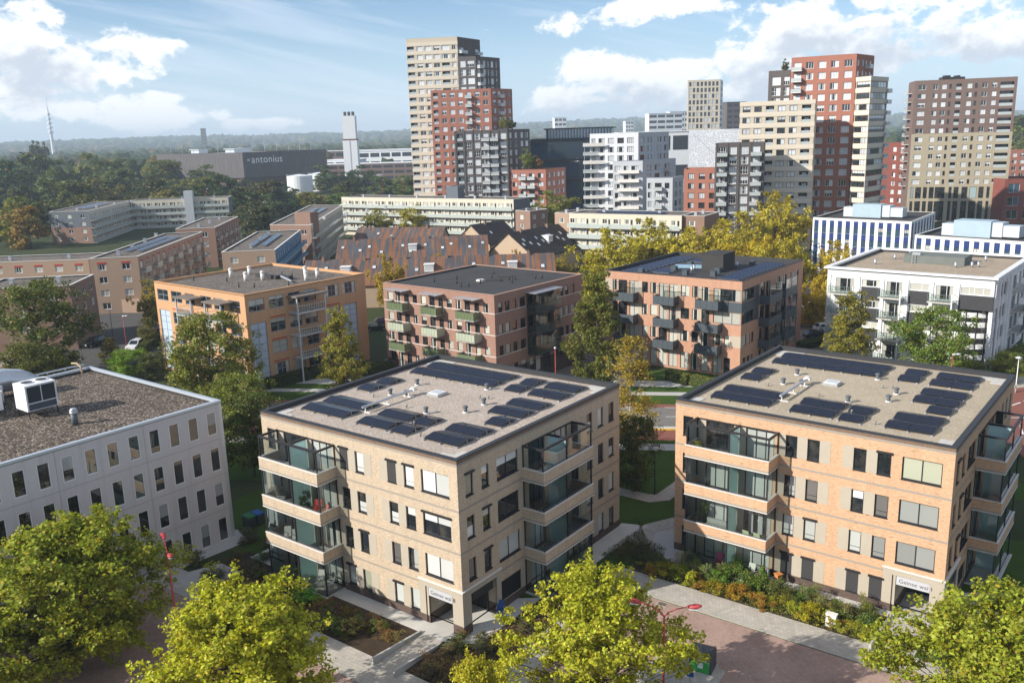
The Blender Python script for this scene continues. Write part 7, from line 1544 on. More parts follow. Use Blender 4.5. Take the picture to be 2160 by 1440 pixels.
# far woodland to the ridges: one mass
def forest():
    rg = np.random.RandomState(9); t = (1 + 5 ** .5) / 2
    v = np.array([(-1, t, 0), (1, t, 0), (-1, -t, 0), (1, -t, 0), (0, -1, t), (0, 1, t), (0, -1, -t), (0, 1, -t), (t, 0, -1), (t, 0, 1), (-t, 0, -1), (-t, 0, 1)]); v /= np.linalg.norm(v[0])
    f = [(0, 11, 5), (0, 5, 1), (0, 1, 7), (0, 7, 10), (0, 10, 11), (1, 5, 9), (5, 11, 4), (11, 10, 2), (10, 7, 6), (7, 1, 8), (3, 9, 4), (3, 4, 2), (3, 2, 6), (3, 6, 8), (3, 8, 9), (4, 9, 5), (2, 4, 11), (6, 2, 10), (8, 6, 7), (9, 8, 1)]
    vv = [tuple(q) for q in v]; cache = {}; nf = []
    def mid(a, b):
        k = (min(a, b), max(a, b))
        if k not in cache: p = np.array(vv[a]) + np.array(vv[b]); p /= np.linalg.norm(p); vv.append(tuple(p)); cache[k] = len(vv) - 1
        return cache[k]
    for a, b, c in f: x, y, z = mid(a, b), mid(b, c), mid(c, a); nf += [(a, x, z), (b, y, x), (c, z, y), (x, y, z)]
    ico = np.array(vv); fi = np.array(nf); VV, FF, base = [], [], 0
    zones = [(560, 1000, 600), (1000, 1800, 1800), (1800, 3200, 2600), (3200, 6500, 3000)]
    for (r0, r1, n) in zones:
        for _ in range(n):
            a = rg.uniform(-.66, .66); r = sqrt(rg.uniform(r0 * r0, r1 * r1)); x, y = r * sin(a), r * cos(a)
            if r < 1000 and not (a < -.30 or (-.2 < a < -.13)): continue
            if 340 < y < 1000 and -.36 < a < -.10 and not (r > 760 and rg.rand() < .35): continue
            if sin(x * .004 + 2) * sin(y * .0031) > .72: continue
            s = rg.uniform(6, 11) * (1 + r / 5200); h = rg.uniform(14, 24) * (1 + (r > 1800) * .15); z0 = hill_z(x, y)
            V = ico * (1 + .22 * rg.normal(size=(len(ico), 1))) * np.array([s, s, h * .52]) + np.array([x, y, z0 + h * .5]); VV.append(V); FF.append(fi + base); base += len(ico)
    V = np.concatenate(VV); Fa = np.concatenate(FF); n = len(Fa); me = bpy.data.meshes.new('woodland'); me.vertices.add(len(V)); me.vertices.foreach_set('co', V.astype(np.float32).ravel())
    me.loops.add(n * 3); me.loops.foreach_set('vertex_index', Fa.astype(np.int32).ravel()); me.polygons.add(n); me.polygons.foreach_set('loop_start', np.arange(0, n * 3, 3, dtype=np.int32)); me.polygons.foreach_set('loop_total', np.full(n, 3, dtype=np.int32))
    t = NT('woodland_leaf'); o = t.n('ShaderNodeTexCoord').outputs['Object']; g = t.n('ShaderNodeNewGeometry').outputs['Random Per Island']
    col = t.mix(g, (.03, .055, .02), (.075, .095, .03)); col = t.mix(t.ramp(t.math('FRACT', t.math('MULTIPLY', g, 23.7)), .86, .9), col, (.14, .11, .03))
    nn = t.noise(o, .55, 5, .75); k = t.ramp(nn, .35, .68, .35, 1.5); col = t.mix(1.0, col, t.n('ShaderNodeCombineXYZ', {0: k, 1: k, 2: k}).outputs[0], 'MULTIPLY')
    me.materials.append(t.done(t.bsdf(col, .95, .1, 0, t.bump(nn, 2.2, 1.0)))); me.update(calc_edges=True)
    o = link('woodland', me); tag(o, 'far wooded plain reaching to the hazy ridges', 'woodland', None, 'stuff')
forest()
# hedges
def hedge(label, x0, y0, x1, y1, w, h, col):
    L = hypot(x1 - x0, y1 - y0); a = atan2(y1 - y0, x1 - x0); rg = np.random.RandomState(int(abs(x0 * 7 + y0))); n = int((2 * (L + w) * h + L * w) * 90)
    P = np.stack([rg.uniform(0, L, n), rg.uniform(-w / 2, w / 2, n), rg.uniform(0, h, n)], 1); k = rg.rand(n)
    top = k < .34; P[top, 2] = h; fr = (k >= .34) & (k < .62); P[fr, 1] = -w / 2; bk = (k >= .62) & (k < .86); P[bk, 1] = w / 2; e = k >= .86; P[e, 0] = np.where(rg.rand(e.sum()) < .5, 0, L); P += rg.normal(0, .05, P.shape)
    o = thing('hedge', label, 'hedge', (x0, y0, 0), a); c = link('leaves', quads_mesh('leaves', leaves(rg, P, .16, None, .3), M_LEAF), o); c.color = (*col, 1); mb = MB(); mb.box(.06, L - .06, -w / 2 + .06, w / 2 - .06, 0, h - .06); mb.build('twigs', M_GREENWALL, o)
hedge('clipped hedge before the ground floor gardens of the salmon block', 22.246, 122.156, 24.603, 118.930, 1.2, 1.5, (.10, .12, .03))
hedge('second clipped hedge at the corner of the salmon block', 25.125, 118.873, 27.203, 116.284, 1.2, 1.5, (.10, .12, .03))
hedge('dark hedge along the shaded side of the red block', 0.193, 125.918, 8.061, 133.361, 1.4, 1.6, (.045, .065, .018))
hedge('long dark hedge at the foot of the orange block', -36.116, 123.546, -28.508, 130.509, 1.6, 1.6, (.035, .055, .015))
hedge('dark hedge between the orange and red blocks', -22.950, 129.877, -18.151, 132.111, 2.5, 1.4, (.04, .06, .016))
hedge('hedge beside the parked cars at the street corner', -64.139, 148.531, -64.446, 156.823, 1.5, 1.5, (.04, .06, .016))
hedge('hedge in the garden strip right of the white block', 71.477, 124.392, 79.260, 130.628, 2.5, 1.3, (.09, .12, .02))
hedge('low hedge on the lawn at the car park exit', 46.669, 137.873, 52.173, 141.497, 2, 1.0, (.04, .07, .016))
tree('round_a', 67.772, 115.971, 4, 2.4, (.10, .13, .025), 'bushy shrub tree beside the white lamp right of the white block')
tree('round_b', 64.457, 117.384, 2.4, 2.0, (.10, .13, .025), 'low bush at the corner column of the white block')
# planting beds
SH = random.Random(8)
def shrubs(u0, u1, v0, v1, n, kinds, label, group):
    for i in range(n):
        u = u0 + (u1 - u0) * (i + SH.uniform(.1, .9)) / n; v = SH.uniform(v0, v1); k, c, h0, h1, r0, r1 = SH.choice(kinds); p = SV(u, v)
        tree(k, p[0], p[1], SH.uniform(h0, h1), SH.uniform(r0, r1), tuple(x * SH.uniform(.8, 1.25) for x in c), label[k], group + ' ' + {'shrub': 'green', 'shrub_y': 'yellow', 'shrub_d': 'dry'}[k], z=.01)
KB = {'shrub': 'low green shrub in the earth bed before the beige block', 'shrub_y': 'small yellowing shrub in the earth bed before the beige block', 'shrub_d': 'dry brown shrub in the earth bed before the beige block'}
shrubs(1.5, 17.6, -4.9, -2.6, 26, [('shrub', (.055, .08, .022), .6, 1.2, .6, 1.0), ('shrub', (.07, .085, .03), .5, 1.0, .5, .9), ('shrub_d', (.14, .085, .035), .5, 1.0, .5, .9), ('shrub_y', (.14, .12, .03), .5, .9, .4, .7)], KB, 'shrubs of the bed at the beige block')
shrubs(3.5, 9.5, -3.2, -2.4, 8, [('shrub', (.10, .20, .02), .5, .9, .5, .9)], {'shrub': 'fresh green shrub at the foot of the glazed terrace'}, 'shrubs at the glazed terrace')
KB2 = {'shrub': 'grey-green shrub in the dry bed by the entrance of the beige block', 'shrub_y': 'yellow shrub in the dry bed by the entrance', 'shrub_d': 'bushy dry grass clump in the bed by the entrance of the beige block'}
shrubs(20.8, 24.8, -5, 0.5, 16, [('shrub_d', (.14, .11, .055), .7, 1.3, .7, 1.2), ('shrub', (.08, .085, .035), .6, 1.0, .5, .9), ('shrub_d', (.11, .07, .035), .4, .9, .6, 1.0)], KB2, 'shrubs of the entrance bed')
shrubs(23.0, 25.2, 0.5, 12, 14, [('shrub_d', (.10, .07, .035), .4, .9, .5, .9), ('shrub', (.06, .07, .03), .4, .8, .5, .8)], KB2, 'shrubs of the entrance bed')
KI = {'shrub': 'leafy green shrub in the lush bed before the orange block', 'shrub_y': 'yellow-green shrub along the pavement before the orange block', 'shrub_d': 'feathery grass clump in the lush bed before the orange block'}
shrubs(27.0, 44.9, 15.4, 16.3, 30, [('shrub_y', (.24, .21, .016), .7, 1.35, .5, .85), ('shrub_y', (.20, .13, .02), .6, 1.1, .5, .8), ('shrub_y', (.17, .19, .02), .7, 1.2, .5, .85)], KI, 'shrubs of the bed at the orange block')
shrubs(29.0, 44.6, 16.8, 19.0, 34, [('shrub', (.085, .13, .025), .7, 1.3, .6, 1.0), ('shrub_d', (.15, .16, .06), .8, 1.5, .5, .9), ('shrub', (.07, .11, .025), .6, 1.2, .6, 1.0), ('shrub_d', (.12, .15, .04), .8, 1.4, .5, .8)], KI, 'shrubs of the bed at the orange block')
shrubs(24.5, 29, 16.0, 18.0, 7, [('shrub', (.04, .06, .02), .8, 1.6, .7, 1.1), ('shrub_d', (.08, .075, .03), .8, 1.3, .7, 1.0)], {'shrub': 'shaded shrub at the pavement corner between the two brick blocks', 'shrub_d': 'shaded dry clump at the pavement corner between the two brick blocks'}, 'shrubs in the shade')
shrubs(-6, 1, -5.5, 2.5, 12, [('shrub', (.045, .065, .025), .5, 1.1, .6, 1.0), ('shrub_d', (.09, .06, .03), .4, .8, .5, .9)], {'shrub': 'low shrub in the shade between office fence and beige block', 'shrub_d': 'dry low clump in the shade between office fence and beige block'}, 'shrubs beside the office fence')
shrubs(37.5, 41.5, -2.5, 3.2, 8, [('shrub', (.09, .15, .02), .4, .8, .6, 1.0)], {'shrub': 'low green shrub on the grass behind the green-fronted bin'}, 'shrubs on the bin island')
def cover(label, pts, n, col, h, seed):
    rg = np.random.RandomState(seed); P = np.array(pts); lo, hi = P.min(0), P.max(0); Q = rg.uniform(lo, hi, (n * 2, 2)); ins = np.zeros(len(Q), bool); j = len(P) - 1
    for i in range(len(P)):
        xi, yi = P[i]; xj, yj = P[j]; c = ((yi > Q[:, 1]) != (yj > Q[:, 1])) & (Q[:, 0] < (xj - xi) * (Q[:, 1] - yi) / (yj - yi + 1e-9) + xi); ins ^= c; j = i
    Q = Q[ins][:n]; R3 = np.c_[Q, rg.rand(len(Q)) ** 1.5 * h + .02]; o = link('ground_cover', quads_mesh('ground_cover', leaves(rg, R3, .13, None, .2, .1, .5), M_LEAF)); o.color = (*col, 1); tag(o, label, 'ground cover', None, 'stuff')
cover('mixed low plants covering the lush bed before the orange block', [SV(27, 15.3), SV(45.1, 15.1), SV(45.1, 19.2), SV(29.2, 19.6)], 15000, (.10, .13, .03), .55, 1)
cover('sparse weeds over the earth bed before the beige block', [SV(-3, -5.4), SV(12, -5.4), SV(12, -1.6), SV(-3, -1.6)], 4500, (.11, .075, .03), .3, 2)
cover('dry weeds over the bed beside the entrance path', [SV(20.7, -5.4), SV(25.3, -5.4), SV(25.3, 12.2), SV(22.8, 12.2), SV(22.8, -.6)], 6000, (.12, .08, .04), .3, 3)
cover('rough grass blades on the island behind the bin', [SV(38.7, 3.4), SV(41, 4), SV(42.2, 2.0), SV(41, -5), SV(37, -5), SV(37.6, 2.2)], 5000, (.10, .17, .02), .35, 4)
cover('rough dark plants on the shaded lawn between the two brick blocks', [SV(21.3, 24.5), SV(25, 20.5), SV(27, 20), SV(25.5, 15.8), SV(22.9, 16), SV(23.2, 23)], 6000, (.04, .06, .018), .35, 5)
# roof gardens on the towers
for (x, y, z, H, R, c, lab) in ((7.5457, 333, 22.63, 7, 2.4, (.10, .13, .025), 'larger small tree on the roof of the small red block'), (11.39, 333, 22.52, 4.5, 2.0, (.16, .09, .03), 'reddish small tree on the roof of the small red block'), (-0.77545, 339, 37.40, 4.5, 1.6, (.12, .13, .03), 'slim tree on the roof terrace of the charcoal block'), (1.888, 342, 37.33, 3.6, 2.0, (.06, .08, .02), 'dark bush on the roof terrace of the charcoal block'), (85.72, 279, 51.21, 3.6, .9, (.08, .08, .03), 'thin tree on the roof beside the tall red tower')):
    tree('far_a', x, y, H, R, c, lab, None, z, 'roof_tree')

# ------------------------------------------------------------------ street furniture
M_REDP = plain('red_lamp_paint', (0.36, 0.05, 0.05), .45, var=.1); M_LAMPG = plain('lamp_glass', (.62, .60, .66), .2, .5)
M_TYRE = plain('tyre', (.015, .015, .016), .9); M_RIM = plain('rim', (.35, .36, .38), .3, .5, .7); M_CARGL = glass_dark('car_glass', (.01, .012, .015), 1.8, .02, .05)
def double_lamp(label, x, y, H, rz):
    o = thing('street_lamp', label, 'street lamp', (x, y, 0), rz, 'red street lamps'); mb = MB(); mb.tube([(0, 0, 0), (0, 0, 1.2), (0, 0, H)], [.11, .085, .055], 10); mb.build('pole', M_REDP, o, None, True)
    for s in (-1, 1):
        mb = MB(); mb.tube([(0, 0, H - .05), (s * .25, 0, H + .25), (s * .7, 0, H + .5), (s * 1.35, 0, H + .72)], [.045, .04, .036, .032], 8); mb.build('arm', M_REDP, o, None, True)
        hm = MB(); n = 10; prof = [(1.25, .05), (1.4, .15), (1.65, .2), (1.9, .19), (2.05, .1), (2.1, .03)]
        i0 = 0
        for (px, r) in prof: hm.v += [(s * px, r * cos(2 * pi * j / n), H + .72 + (px - 1.35) * .16 + .62 * r * sin(2 * pi * j / n)) for j in range(n)]
        for a in range(len(prof) - 1):
            for j in range(n): q = a * n; hm.f.append((q + j, q + (j + 1) % n, q + n + (j + 1) % n, q + n + j)); hm.mi.append(0)
        h = hm.build('lamp_head', M_REDP, o, None, True)
        g = MB(); g.box(s * 1.5 - .13, s * 1.5 + .33 * s if s > 0 else s * 1.5 + .13, -.11, .11, H + .58, H + .63) if s > 0 else g.box(-1.95, -1.45, -.11, .11, H + .58, H + .63); g.build('diffuser', M_LAMPG, h)
double_lamp('red lamp with two drooping heads before the pale office', -23.642, 54.668, 8, radians(-62)); double_lamp('red lamp with two drooping heads above the clinker road', 8.210, 45.276, 8, radians(-14))
def post_lamp(label, x, y, H, head='ball', mat=None):
    mat = mat or M_REDP; o = thing('street_lamp', label, 'street lamp', (x, y, 0)); mb = MB(); mb.tube([(0, 0, 0), (0, 0, H * .3), (0, 0, H)], [.08, .065, .045], 8); mb.build('pole', mat, o, None, True)
    mb = MB()
    if head == 'ball': mb.cyl(0, 0, H, H + .12, .08, 10, 0, .2); mb.cyl(0, 0, H + .12, H + .3, .2, 10, 0, .1)
    elif head == 'disc': mb.cyl(0, 0, H, H + .18, .06, 12, 0, .3); mb.cyl(0, 0, H + .18, H + .26, .42, 14, 0, .42); mb.cyl(0, 0, H + .26, H + .4, .42, 14, 0, .1)
    elif head == 'arm': mb.box(-.08, .75, -.1, .1, H - .02, H + .1); mb.box(.5, .95, -.14, .14, H, H + .14)
    mb.build('lamp_head', plain('pale_head', (.55, .58, .62), .4), o, None, True); return o
post_lamp('red post lamp on the left street beside the white car', -68.147, 151.815, 6, 'arm'); post_lamp('red post lamp beside the shaded side of the red block', 5.720, 114.009, 7); post_lamp('black post lamp with pale disc head on the shaded lawn', 13.620, 81.015, 4.6, 'disc', M_COPD)
post_lamp('mushroom lamp on the grass by the car park', 64.496, 156.659, 4, 'disc', plain('brown_post', (.14, .07, .04), .7)); post_lamp('red lamp beside the corner column of the white block', 55.234, 106.739, 6.5, 'arm'); post_lamp('white post lamp on the grass right of the white block', 66.037, 110.841, 4.5, 'disc', M_WHITEF)
post_lamp('red lamp inside the slim hornbeam beside the orange block', -23.133, 117.959, 7); post_lamp('dark lamp post beside the dark brown flats', -73.030, 157.696, 6, 'arm', M_COPD)
for i, (px, py, lab) in enumerate(((437, 380, 'red lamp mast by the road behind the gallery wing, the tall one'), (808, 380, 'red lamp mast on the far road before the cream tower'), (850, 375, 'red lamp mast right of the other mast before the cream tower'))):
    x = {0: -144.79, 1: -65.48, 2: -55.00}[i]; post_lamp(lab, x, 430 if i == 0 else 470, 14, 'arm')
def container():
    x, y = 12.049, 52.099; o = thing('waste_container', 'grey domed waste container with green front beside the clinker road', 'container', (x, y, .03), SA + .15)
    mb = MB(); prof = [(-.62, 0), (.62, 0), (.62, 1.2), (.5, 1.45), (.2, 1.62), (-.2, 1.62), (-.5, 1.45), (-.62, 1.2)]
    a = [(-.75, p[0], p[1]) for p in prof]; b = [(.75, p[0], p[1]) for p in prof]; n = len(prof)
    mb.poly(a[::-1]); mb.poly(b)
    for i in range(n): j = (i + 1) % n; mb.poly([a[i], a[j], b[j], b[i]])
    mb.build('body', plain('container_grey', (.055, .062, .07), .5, var=.1), o)
    mb = MB(); mb.box(-.62, .62, -.645, -.625, .06, .86); mb.build('green_front', plain('bin_green', (.04, .30, .06), .5), o)
    mb = MB(); mb.box(-.16, .2, -.66, -.648, .35, .75); mb.build('label_plate', plain('label_white', (.70, .72, .72), .5), o)
    mb = MB(); mb.box(-.45, .45, -.72, -.63, .9, 1.3); mb.build('chute_lid', M_ALU, o)
    mb = MB(); mb.box(-.85, .85, -.8, .8, -.02, .012); mb.build('base_plate', M_CONC, o)
container()
def psign():
    x, y = 10.490, 48.658; o = thing('parking_sign', 'blue parking sign with white P by the waste container', 'sign', (x, y, 0), radians(-25)); mb = MB(); mb.cyl(0, 0, 0, 2.4, .03, 8); mb.build('pole', M_ALU, o); mb = MB(); mb.box(-.22, .22, -.05, -.032, 1.75, 2.35); pl = mb.build('plate', plain('sign_blue', (.015, .08, .32), .4), o)
    tx = bpy.data.curves.new('lettering', 'FONT'); tx.body = 'P'; tx.size = .5; tx.extrude = .003; tx.materials.append(M_WPAINT); link_text('lettering', tx, pl, Matrix.Translation((-.15, -.056, 1.88)) @ Matrix.Rotation(pi / 2, 4, 'X'))
psign()
# ------------------------------------------------------------------ chairs and balcony things
def chair(label, P, z, rz, mat, lounge=False, group=None):
    o = thing('chair' if not lounge else 'lounge_chair', label, 'chair', (P[0], P[1], z), rz, group); w = .55; sh = .42
    mb = MB(); mb.box(-w / 2, w / 2, -.28, .25, sh, sh + .05); mb.build('seat', mat, o); mb = MB(); h = .6 if not lounge else .8; mb.v = [(-w / 2, .22, sh + .04), (w / 2, .22, sh + .04), (w / 2, .42, sh + h), (-w / 2, .42, sh + h), (-w / 2, .26, sh + .04), (w / 2, .26, sh + .04), (w / 2, .46, sh + h), (-w / 2, .46, sh + h)]; mb.f = [(0, 1, 2, 3), (7, 6, 5, 4), (3, 2, 6, 7), (0, 3, 7, 4), (1, 5, 6, 2), (0, 4, 5, 1)]; mb.mi = [0] * 6; mb.build('backrest', mat, o)
    for sx in (-1, 1):
        for yy in (-.24, .2): mb = MB(); mb.box(sx * w / 2 - .02, sx * w / 2 + .02, yy, yy + .04, 0, sh); mb.build('leg', M_ALU, o)
        mb = MB(); mb.box(sx * w / 2 - .025, sx * w / 2 + .025, -.28, .28, sh + .2, sh + .24); mb.build('armrest', mat if lounge else M_ALU, o)
def on(B, F, u, out): q = F.p(u, out, 0); return (q[0] + B.c[0], q[1] + B.c[1])
M_CRED = plain('chair_red', (.55, .05, .03), .6); M_CCOR = plain('chair_coral', (.62, .16, .11), .6); M_CWH = plain('chair_white', (.66, .65, .62), .6); M_CGRN = plain('chair_pale_green', (.52, .60, .38), .6); M_CBLU = plain('chair_blue', (.03, .08, .25), .6); M_CGRY = plain('sofa_grey', (.30, .31, .30), .8); M_PINK = plain('pink_cloth', (.62, .10, .26), .7)
S2, S1, E2, E1 = B2.F[0], B1.F[0], B2.F[1], B1.F[1]; F2, F1_ = 6.42, 3.20
chair('red armchair on the glazed balcony with orange floor', on(B2, S2, 7.3, .9), F2, S2.rz + .6, M_CRED); chair('coral chair beside the red armchair on the balcony', on(B2, S2, 8.3, 1.2), F2, S2.rz - .5, M_CCOR); chair('white lounge chair on the second balcony of the beige block', on(B2, S2, 3.1, 1.0), F2, S2.rz + 2.2, M_CWH, True)
mb = MB(); mb.obox(S2.p, 5.7, 8.68, .05, 1.8, 6.405, 6.43); mb.build('wood_floor', plain('orange_decking', (.42, .16, .045), .6, var=.2), B2.o)
for u in (3.4, 4.4): chair('white wicker chair on the lowest brick balcony', on(B2, S2, u, 1.0), F1_, S2.rz + .8, M_CWH, False, 'white wicker chairs')
chair('white deck chair on the ground terrace of the beige block', on(B2, S2, 7.0, 1.0), .15, S2.rz + .4, M_CWH, True); chair('second white deck chair by the terrace corner', on(B2, S2, 8.0, .8), .15, S2.rz - .7, M_CWH, True)
for u in (7.1, 8.0): chair('pale green folding chair on the glazed balcony of the orange block', on(B1, S1, u, 1.2), F1_, S1.rz + 3.0, M_CGRN, False, 'pale green chairs')
chair('chair with pink cushion on the ground terrace of the orange block', on(B1, S1, 4.6, 1.0), .15, S1.rz + .3, M_PINK); chair('white garden chair under a cloth on the flowered terrace', on(B1, S1, 7.4, 1.2), .15, S1.rz, M_CWH); chair('pink bench seat at the right end of the flowered terrace', on(B1, S1, 8.2, 1.2), .15, S1.rz - .4, plain('pale_pink', (.62, .38, .42), .7))
x, y = -1.468, 59.479; chair('blue folding chair outside the entrance of the beige block', (x, y), .03, SA + .6, M_CBLU)
mb = MB(); mb.box(-1, 1, -.4, .4, .1, .42); mb.box(-1, 1, .28, .45, .42, .8); tag(mb.build('sofa', M_CGRY, None, (*on(B1, S1, 4.3, .9), F1_), S1.rz), 'grey garden sofa on the second balcony of the orange block', 'sofa')
for (B, F, u, out, z, H, R, c, lab) in ((B2, S2, 6.1, 1.0, F2, 1.6, .5, (.04, .07, .02), 'potted plant beside the frosted partition of the beige block'), (B1, S1, 2.6, 1.2, 9.65, .9, .5, (.24, .26, .03), 'yellow-green grass in the top balcony planter of the orange block'), (B1, S1, 3.0, .6, F1_, 1.9, .4, (.06, .10, .025), 'climbing plant on the second balcony of the orange block'), (B1, S1, 6.2, 1.4, .14, 1.3, .5, (.06, .12, .02), 'leafy potted plant by the partition of the flowered terrace'), (B1, S1, 8.6, 1.75, .14, 1.5, .4, (.10, .20, .03), 'tall green plant in the terrace corner of the orange block'), (B1, S1, 5.9, 2.4, .02, 1.0, .8, (.08, .14, .02), 'big leafy shrub at the terrace edge of the orange block'), (B1, S1, 7.6, 2.5, .02, 1.2, .8, (.08, .12, .025), 'flowering shrub at the terrace edge of the orange block'), (B2, S2, 4.4, 1.3, .15, .9, .35, (.12, .16, .04), 'small potted plant on the ground terrace of the beige block')):
    tree('shrub', *on(B, F, u, out), H, R, c, lab, None, z, 'terrace_plant', 'plant')
x, y = 22.262, 56.659; o = thing('utility_box', 'white utility box among the yellow shrubs', 'box', (x, y, 0), SA); mb = MB(); mb.box(-.35, .35, -.2, .2, 0, .95); mb.build('cabinet', M_WHITEF, o); mb = MB(); mb.box(-.39, .39, -.24, .24, .95, 1.02); mb.build('lid', M_COPW, o)
x, y = 20.214, 62.511; o = thing('bird_table', 'small orange wooden stand on the path before the orange block', 'stand', (x, y, 0), .4); mb = MB(); mb.box(-.05, .05, -.05, .05, 0, .8); mb.build('post', plain('orange_wood', (.5, .2, .06), .7), o); mb = MB(); mb.box(-.22, .22, -.2, .2, .8, 1.05); mb.box(-.28, .28, -.26, .26, 1.05, 1.1); mb.build('tray', MATS['orange_wood'], o)
x, y = -4.078, 52.012; o = thing('notice_board', 'small orange board standing in the dry bed', 'sign', (x, y, 0), SA + .5); mb = MB(); mb.box(-.35, .35, -.015, .015, .3, .75); mb.build('board', plain('board_orange', (.62, .28, .02), .5), o); mb = MB(); mb.box(-.3, -.26, -.02, .02, 0, .3); mb.box(.26, .3, -.02, .02, 0, .3); mb.build('leg', M_ALU, o)
# wheelie bins in the shade beside the office
for i, (c, lab) in enumerate((((.02, .10, .30), 'blue-lidded wheeled bin in the shade behind the office fence'), ((.03, .14, .05), 'green wheeled bin in the shade behind the office fence'))):
    x, y = {0: (-24.388, 76.931), 1: (-25.000, 76.253)}[i]; o = thing('wheeled_bin', lab, 'bin', (x, y, 0), SA); mb = MB(); mb.box(-.55, .55, -.35, .35, .12, 1.1); mb.build('tub', plain('bin_tub', (.04, .05, .05), .6), o); mb = MB(); mb.box(-.6, .6, -.4, .4, 1.1, 1.25); mb.build('lid', plain('bin_lid_%d' % i, c, .5), o)
    for sx in (-.45, .45): mb = MB(); mb.box(sx - .05, sx + .05, -.3, -.15, 0, .14); mb.build('wheel', M_TYRE, o)
# ------------------------------------------------------------------ vehicles
def car(label, x, y, rz, col, kind='hatch', group=None):
    """side profile lofted over a tapered width; x forward"""
    o = thing({'van': 'delivery_van', 'open': 'convertible_car'}.get(kind, 'parked_car'), label, 'van' if kind == 'van' else 'car', (x, y, 0.006), rz, group)
    paint = plain('paint_%02d%02d%02d' % tuple(int(c * 99) for c in col), col, .25, .6, var=.04)
    if kind == 'van': L, W, low, roof, glassx = 6.0, 2.0, [(-3, .45), (-3, 1.0), (-3, 1.5), (2.2, 1.5), (2.95, 1.15), (3, .45)], [(-2.97, 2.55), (1.0, 2.6), (1.75, 2.3), (2.35, 1.5)], (.9, 2.3)
    elif kind == 'open': L, W, low, roof, glassx = 4.4, 1.8, [(-2.2, .35), (-2.15, .85), (-1.2, .95), (.9, .95), (2.05, .75), (2.2, .35)], [(.2, 1.0), (.3, 1.32), (.45, 1.3), (.95, .96)], None
    elif kind == 'suv': L, W, low, roof, glassx = 4.4, 1.85, [(-2.2, .4), (-2.2, 1.0), (-2.0, 1.05), (1.2, 1.05), (2.1, .9), (2.2, .4)], [(-2.05, 1.05), (-1.8, 1.66), (.3, 1.68), (1.15, 1.06)], 1
    else: L, W, low, roof, glassx = 4.2, 1.76, [(-2.1, .32), (-2.1, .85), (-1.9, .92), (1.0, .92), (2.0, .72), (2.1, .32)], [(-1.9, .92), (-1.35, 1.42), (.1, 1.46), (1.1, .93)], 1
    mb = MB(); h = W / 2
    a = [(p[0], -h * (1 if p[1] > .5 else .96), p[1]) for p in low]; b = [(p[0], -q[1], p[1]) for p, q in zip(low, a)]
    mb.poly(a); mb.poly(b[::-1])
    for i in range(len(low)): j = (i + 1) % len(low); mb.poly([a[j], a[i], b[i], b[j]])
    body = mb.build('body', paint, o)
    hr = h * .80 if kind != 'van' else h * .95; mb = MB(); base = [(roof[0][0], -h * .96, roof[0][1] if kind != 'van' else 1.5)]
    ra = [(p[0], -(h * .95 if k in (0, 3) and kind != 'van' else hr), p[1]) for k, p in enumerate(roof)]
    if kind == 'van': ra = [(-2.97, -h * .99, 1.5)] + [(p[0], -(hr if k < 3 else h * .95), p[1]) for k, p in enumerate(roof)]
    rb = [(p[0], -p[1], p[2]) for p in ra]; n = len(ra)
    if kind != 'open':
        mb.poly(ra[::-1] if False else ra); mb.poly(rb[::-1])
        for i in range(n - 1): mb.poly([ra[i], ra[i + 1], rb[i + 1], rb[i]][::-1])
        cab = mb.build('cabin', paint, o)
    else:
        mb.poly([ra[1], ra[3], rb[3], rb[1]]); cab = mb.build('windscreen', M_CARGL, o); mb = MB(); mb.box(-1.3, .6, -h * .75, h * .75, .951, .96); mb.box(-.5, -.2, -.6, .6, .96, 1.25); mb.build('seats', plain('car_interior', (.02, .02, .02), .8), o)
    def lerp(p, q, t): return tuple(p[i] + (q[i] - p[i]) * t for i in range(3))
    if kind in ('hatch', 'suv'):
        for nm, A, Bq, Cq, Dq in (('windscreen', ra[3], rb[3], rb[2], ra[2]), ('rear_window', rb[0], ra[0], ra[1], rb[1])):
            c = tuple(sum(v[i] for v in (A, Bq, Cq, Dq)) / 4 for i in range(3)); g = MB(); q = [lerp(c, v, .86) for v in (A, Bq, Cq, Dq)]; nx = .02 if nm == 'windscreen' else -.02; g.poly([(v[0] + nx, v[1], v[2] + .012) for v in q]); g.build(nm, M_CARGL, cab)
        for s, Rr in ((-1, ra), (1, rb)):
            c = tuple(sum(v[i] for v in Rr) / 4 for i in range(3)); q = [lerp(c, v, .84) for v in Rr]; q = [(v[0], v[1] + s * .018, v[2]) for v in q]; g = MB(); g.poly(q if s < 0 else q[::-1]); g.build('side_window', M_CARGL, cab)
    if kind == 'van':
        g = MB(); A, Bq, Cq, Dq = ra[4], rb[4], rb[3], ra[3]; g.poly([(v[0] + .03, v[1] * .9, v[2] + .01) for v in (A, Bq, Cq, Dq)]); g.build('windscreen', M_CARGL, cab)
        for s in (-1, 1): g = MB(); y = s * (h * .985); g.poly([(.2, y, 1.55), (1.9, y, 1.55), (1.45, y * .975, 2.15), (.2, y * .975, 2.2)][::-s]); g.build('side_window', M_CARGL, cab)
        mb = MB(); mb.box(-3.0, 2.9, -h * 1.01, h * 1.01, .62, .72); mb.build('side_strip', M_COPD, o)
    wr = .33 if kind != 'van' else .36
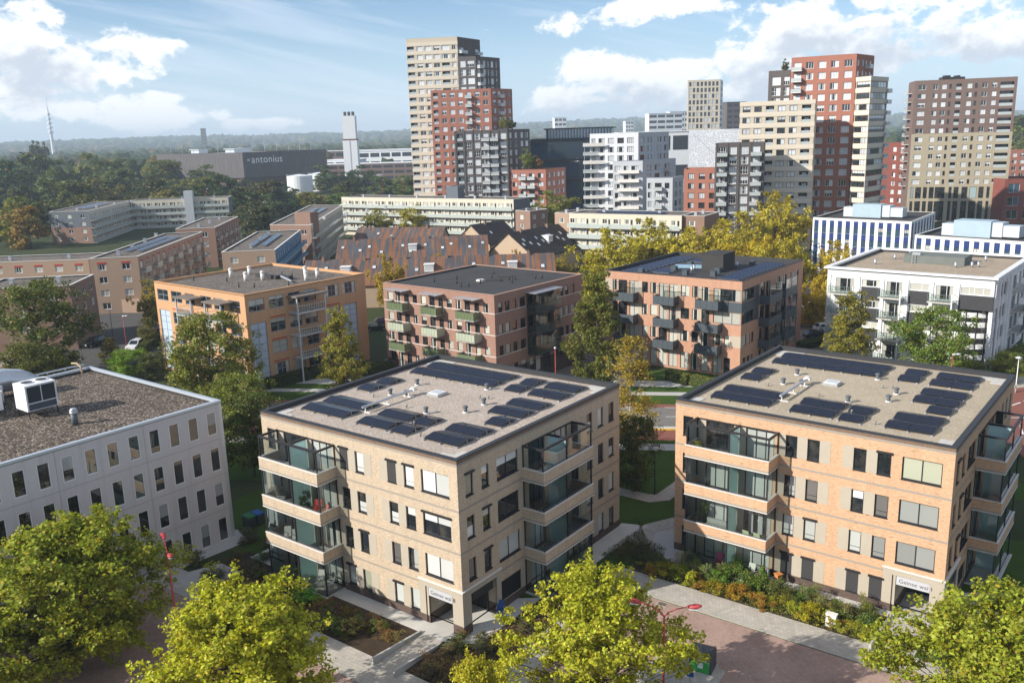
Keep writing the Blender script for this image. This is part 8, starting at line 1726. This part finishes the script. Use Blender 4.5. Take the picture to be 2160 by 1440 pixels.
    if ('wheel', wr) not in WM:
        q = MB(); n = 16
        for yy in (0, .2): q.v += [(wr * cos(2 * pi * k / n), yy, wr * sin(2 * pi * k / n)) for k in range(n)]
        for k in range(n): q.f.append((k, (k + 1) % n, n + (k + 1) % n, n + k)); q.mi.append(0)
        q.f.append(tuple(range(n - 1, -1, -1))); q.mi.append(0); q.f.append(tuple(range(n, 2 * n))); q.mi.append(0); WM[('wheel', wr)] = q.mesh('wheel', M_TYRE)
        q = MB(); q.v += [(wr * .62 * cos(2 * pi * k / 12), -.008, wr * .62 * sin(2 * pi * k / 12)) for k in range(12)] + [(wr * .62 * cos(2 * pi * k / 12), .208, wr * .62 * sin(2 * pi * k / 12)) for k in range(12)]; q.f = [tuple(range(11, -1, -1)), tuple(range(12, 24))]; q.mi = [0, 0]; WM[('rim', wr)] = q.mesh('rim', M_RIM)
    for fx in (-.31, .31):
        for s in (-1, 1): w_ = link('wheel', WM[('wheel', wr)], o, (fx * L, s * h - (.19 if s > 0 else .01), wr)); link('rim', WM[('rim', wr)], w_)
    for s in (-1, 1): q = MB(); q.box(L / 2 - .06, L / 2 + .01, s * h * .72 - .16, s * h * .72 + .16, .62, .76); q.build('headlight', M_LAMPG, o); q = MB(); q.box(-L / 2 - .01, -L / 2 + .05, s * h * .78 - .12, s * h * .78 + .12, .7, .9); q.build('tail_light', M_REDP, o)
WHT, BLK, RED, GRY, YLW, NVY = (.62, .63, .65), (.012, .013, .016), (.25, .02, .02), (.22, .23, .25), (.60, .30, .015), (.02, .03, .06)
car('yellow delivery van in the car park beside the salmon block', 52.968, 154.017, radians(2), YLW, 'van'); car('white hatchback parked behind the white block', 54.886, 149.821, radians(8), WHT); car('dark car parked beside the white hatchback', 51.364, 144.397, radians(4), BLK); car('white convertible in the sunny part of the car park', 66.040, 182.440, radians(182), WHT, 'open')
car('dark red car behind the yellow van', 58.431, 167.643, radians(20), RED); car('second dark red car behind the yellow van, nearer the bins', 58.499, 164.366, radians(20), RED); car('silver car behind the yellow van', 56.203, 165.638, radians(20), GRY); car('grey car under the golden trees at the far end of the car park', 68.527, 196.518, radians(200), GRY); car('black car under the golden trees at the far end of the car park', 72.125, 198.488, radians(195), BLK)
car('black car parked below the dark brown flats', -75.428, 155.272, radians(-120), BLK, 'suv'); car('white car facing the office on the left street', -66.529, 151.964, radians(-95), WHT, 'suv'); car('dark green car between the orange and red blocks', -25.331, 161.800, radians(10), (.02, .035, .03)); car('navy car behind the dark green car between the blocks', -24.482, 166.792, radians(12), NVY); car('purple-grey car beside the back of the orange block', -67.898, 166.051, radians(60), (.10, .04, .09))
for i in range(7): car('small car on the far road by the white tanks', {0: -141.00, 1: -135.48, 2: -145.18, 3: -129.92, 4: -121.70, 5: -159.09, 6: -120.58}[i], 520 + i * 4, .1 * i, [WHT, GRY, BLK, WHT, RED, GRY, WHT][i], 'hatch', 'cars on the far road')
# ------------------------------------------------------------------ the air itself
def haze():
    mb = MB(); mb.box(-11500, 11500, -11500, 11500, -2.0, 176.0); t = NT('haze_air'); v = t.n('ShaderNodeVolumePrincipled', {'Color': (0.70, 0.85, 1.0, 1), 'Density': HAZE, 'Anisotropy': 0.0}); t.L.new(v.outputs[0], t.out.inputs['Volume'])

    o = mb.build('haze', t.m); o['kind'] = 'stuff'; o['label'] = 'pale autumn haze filling the air over the town'
HAZE = 0.00018
haze()
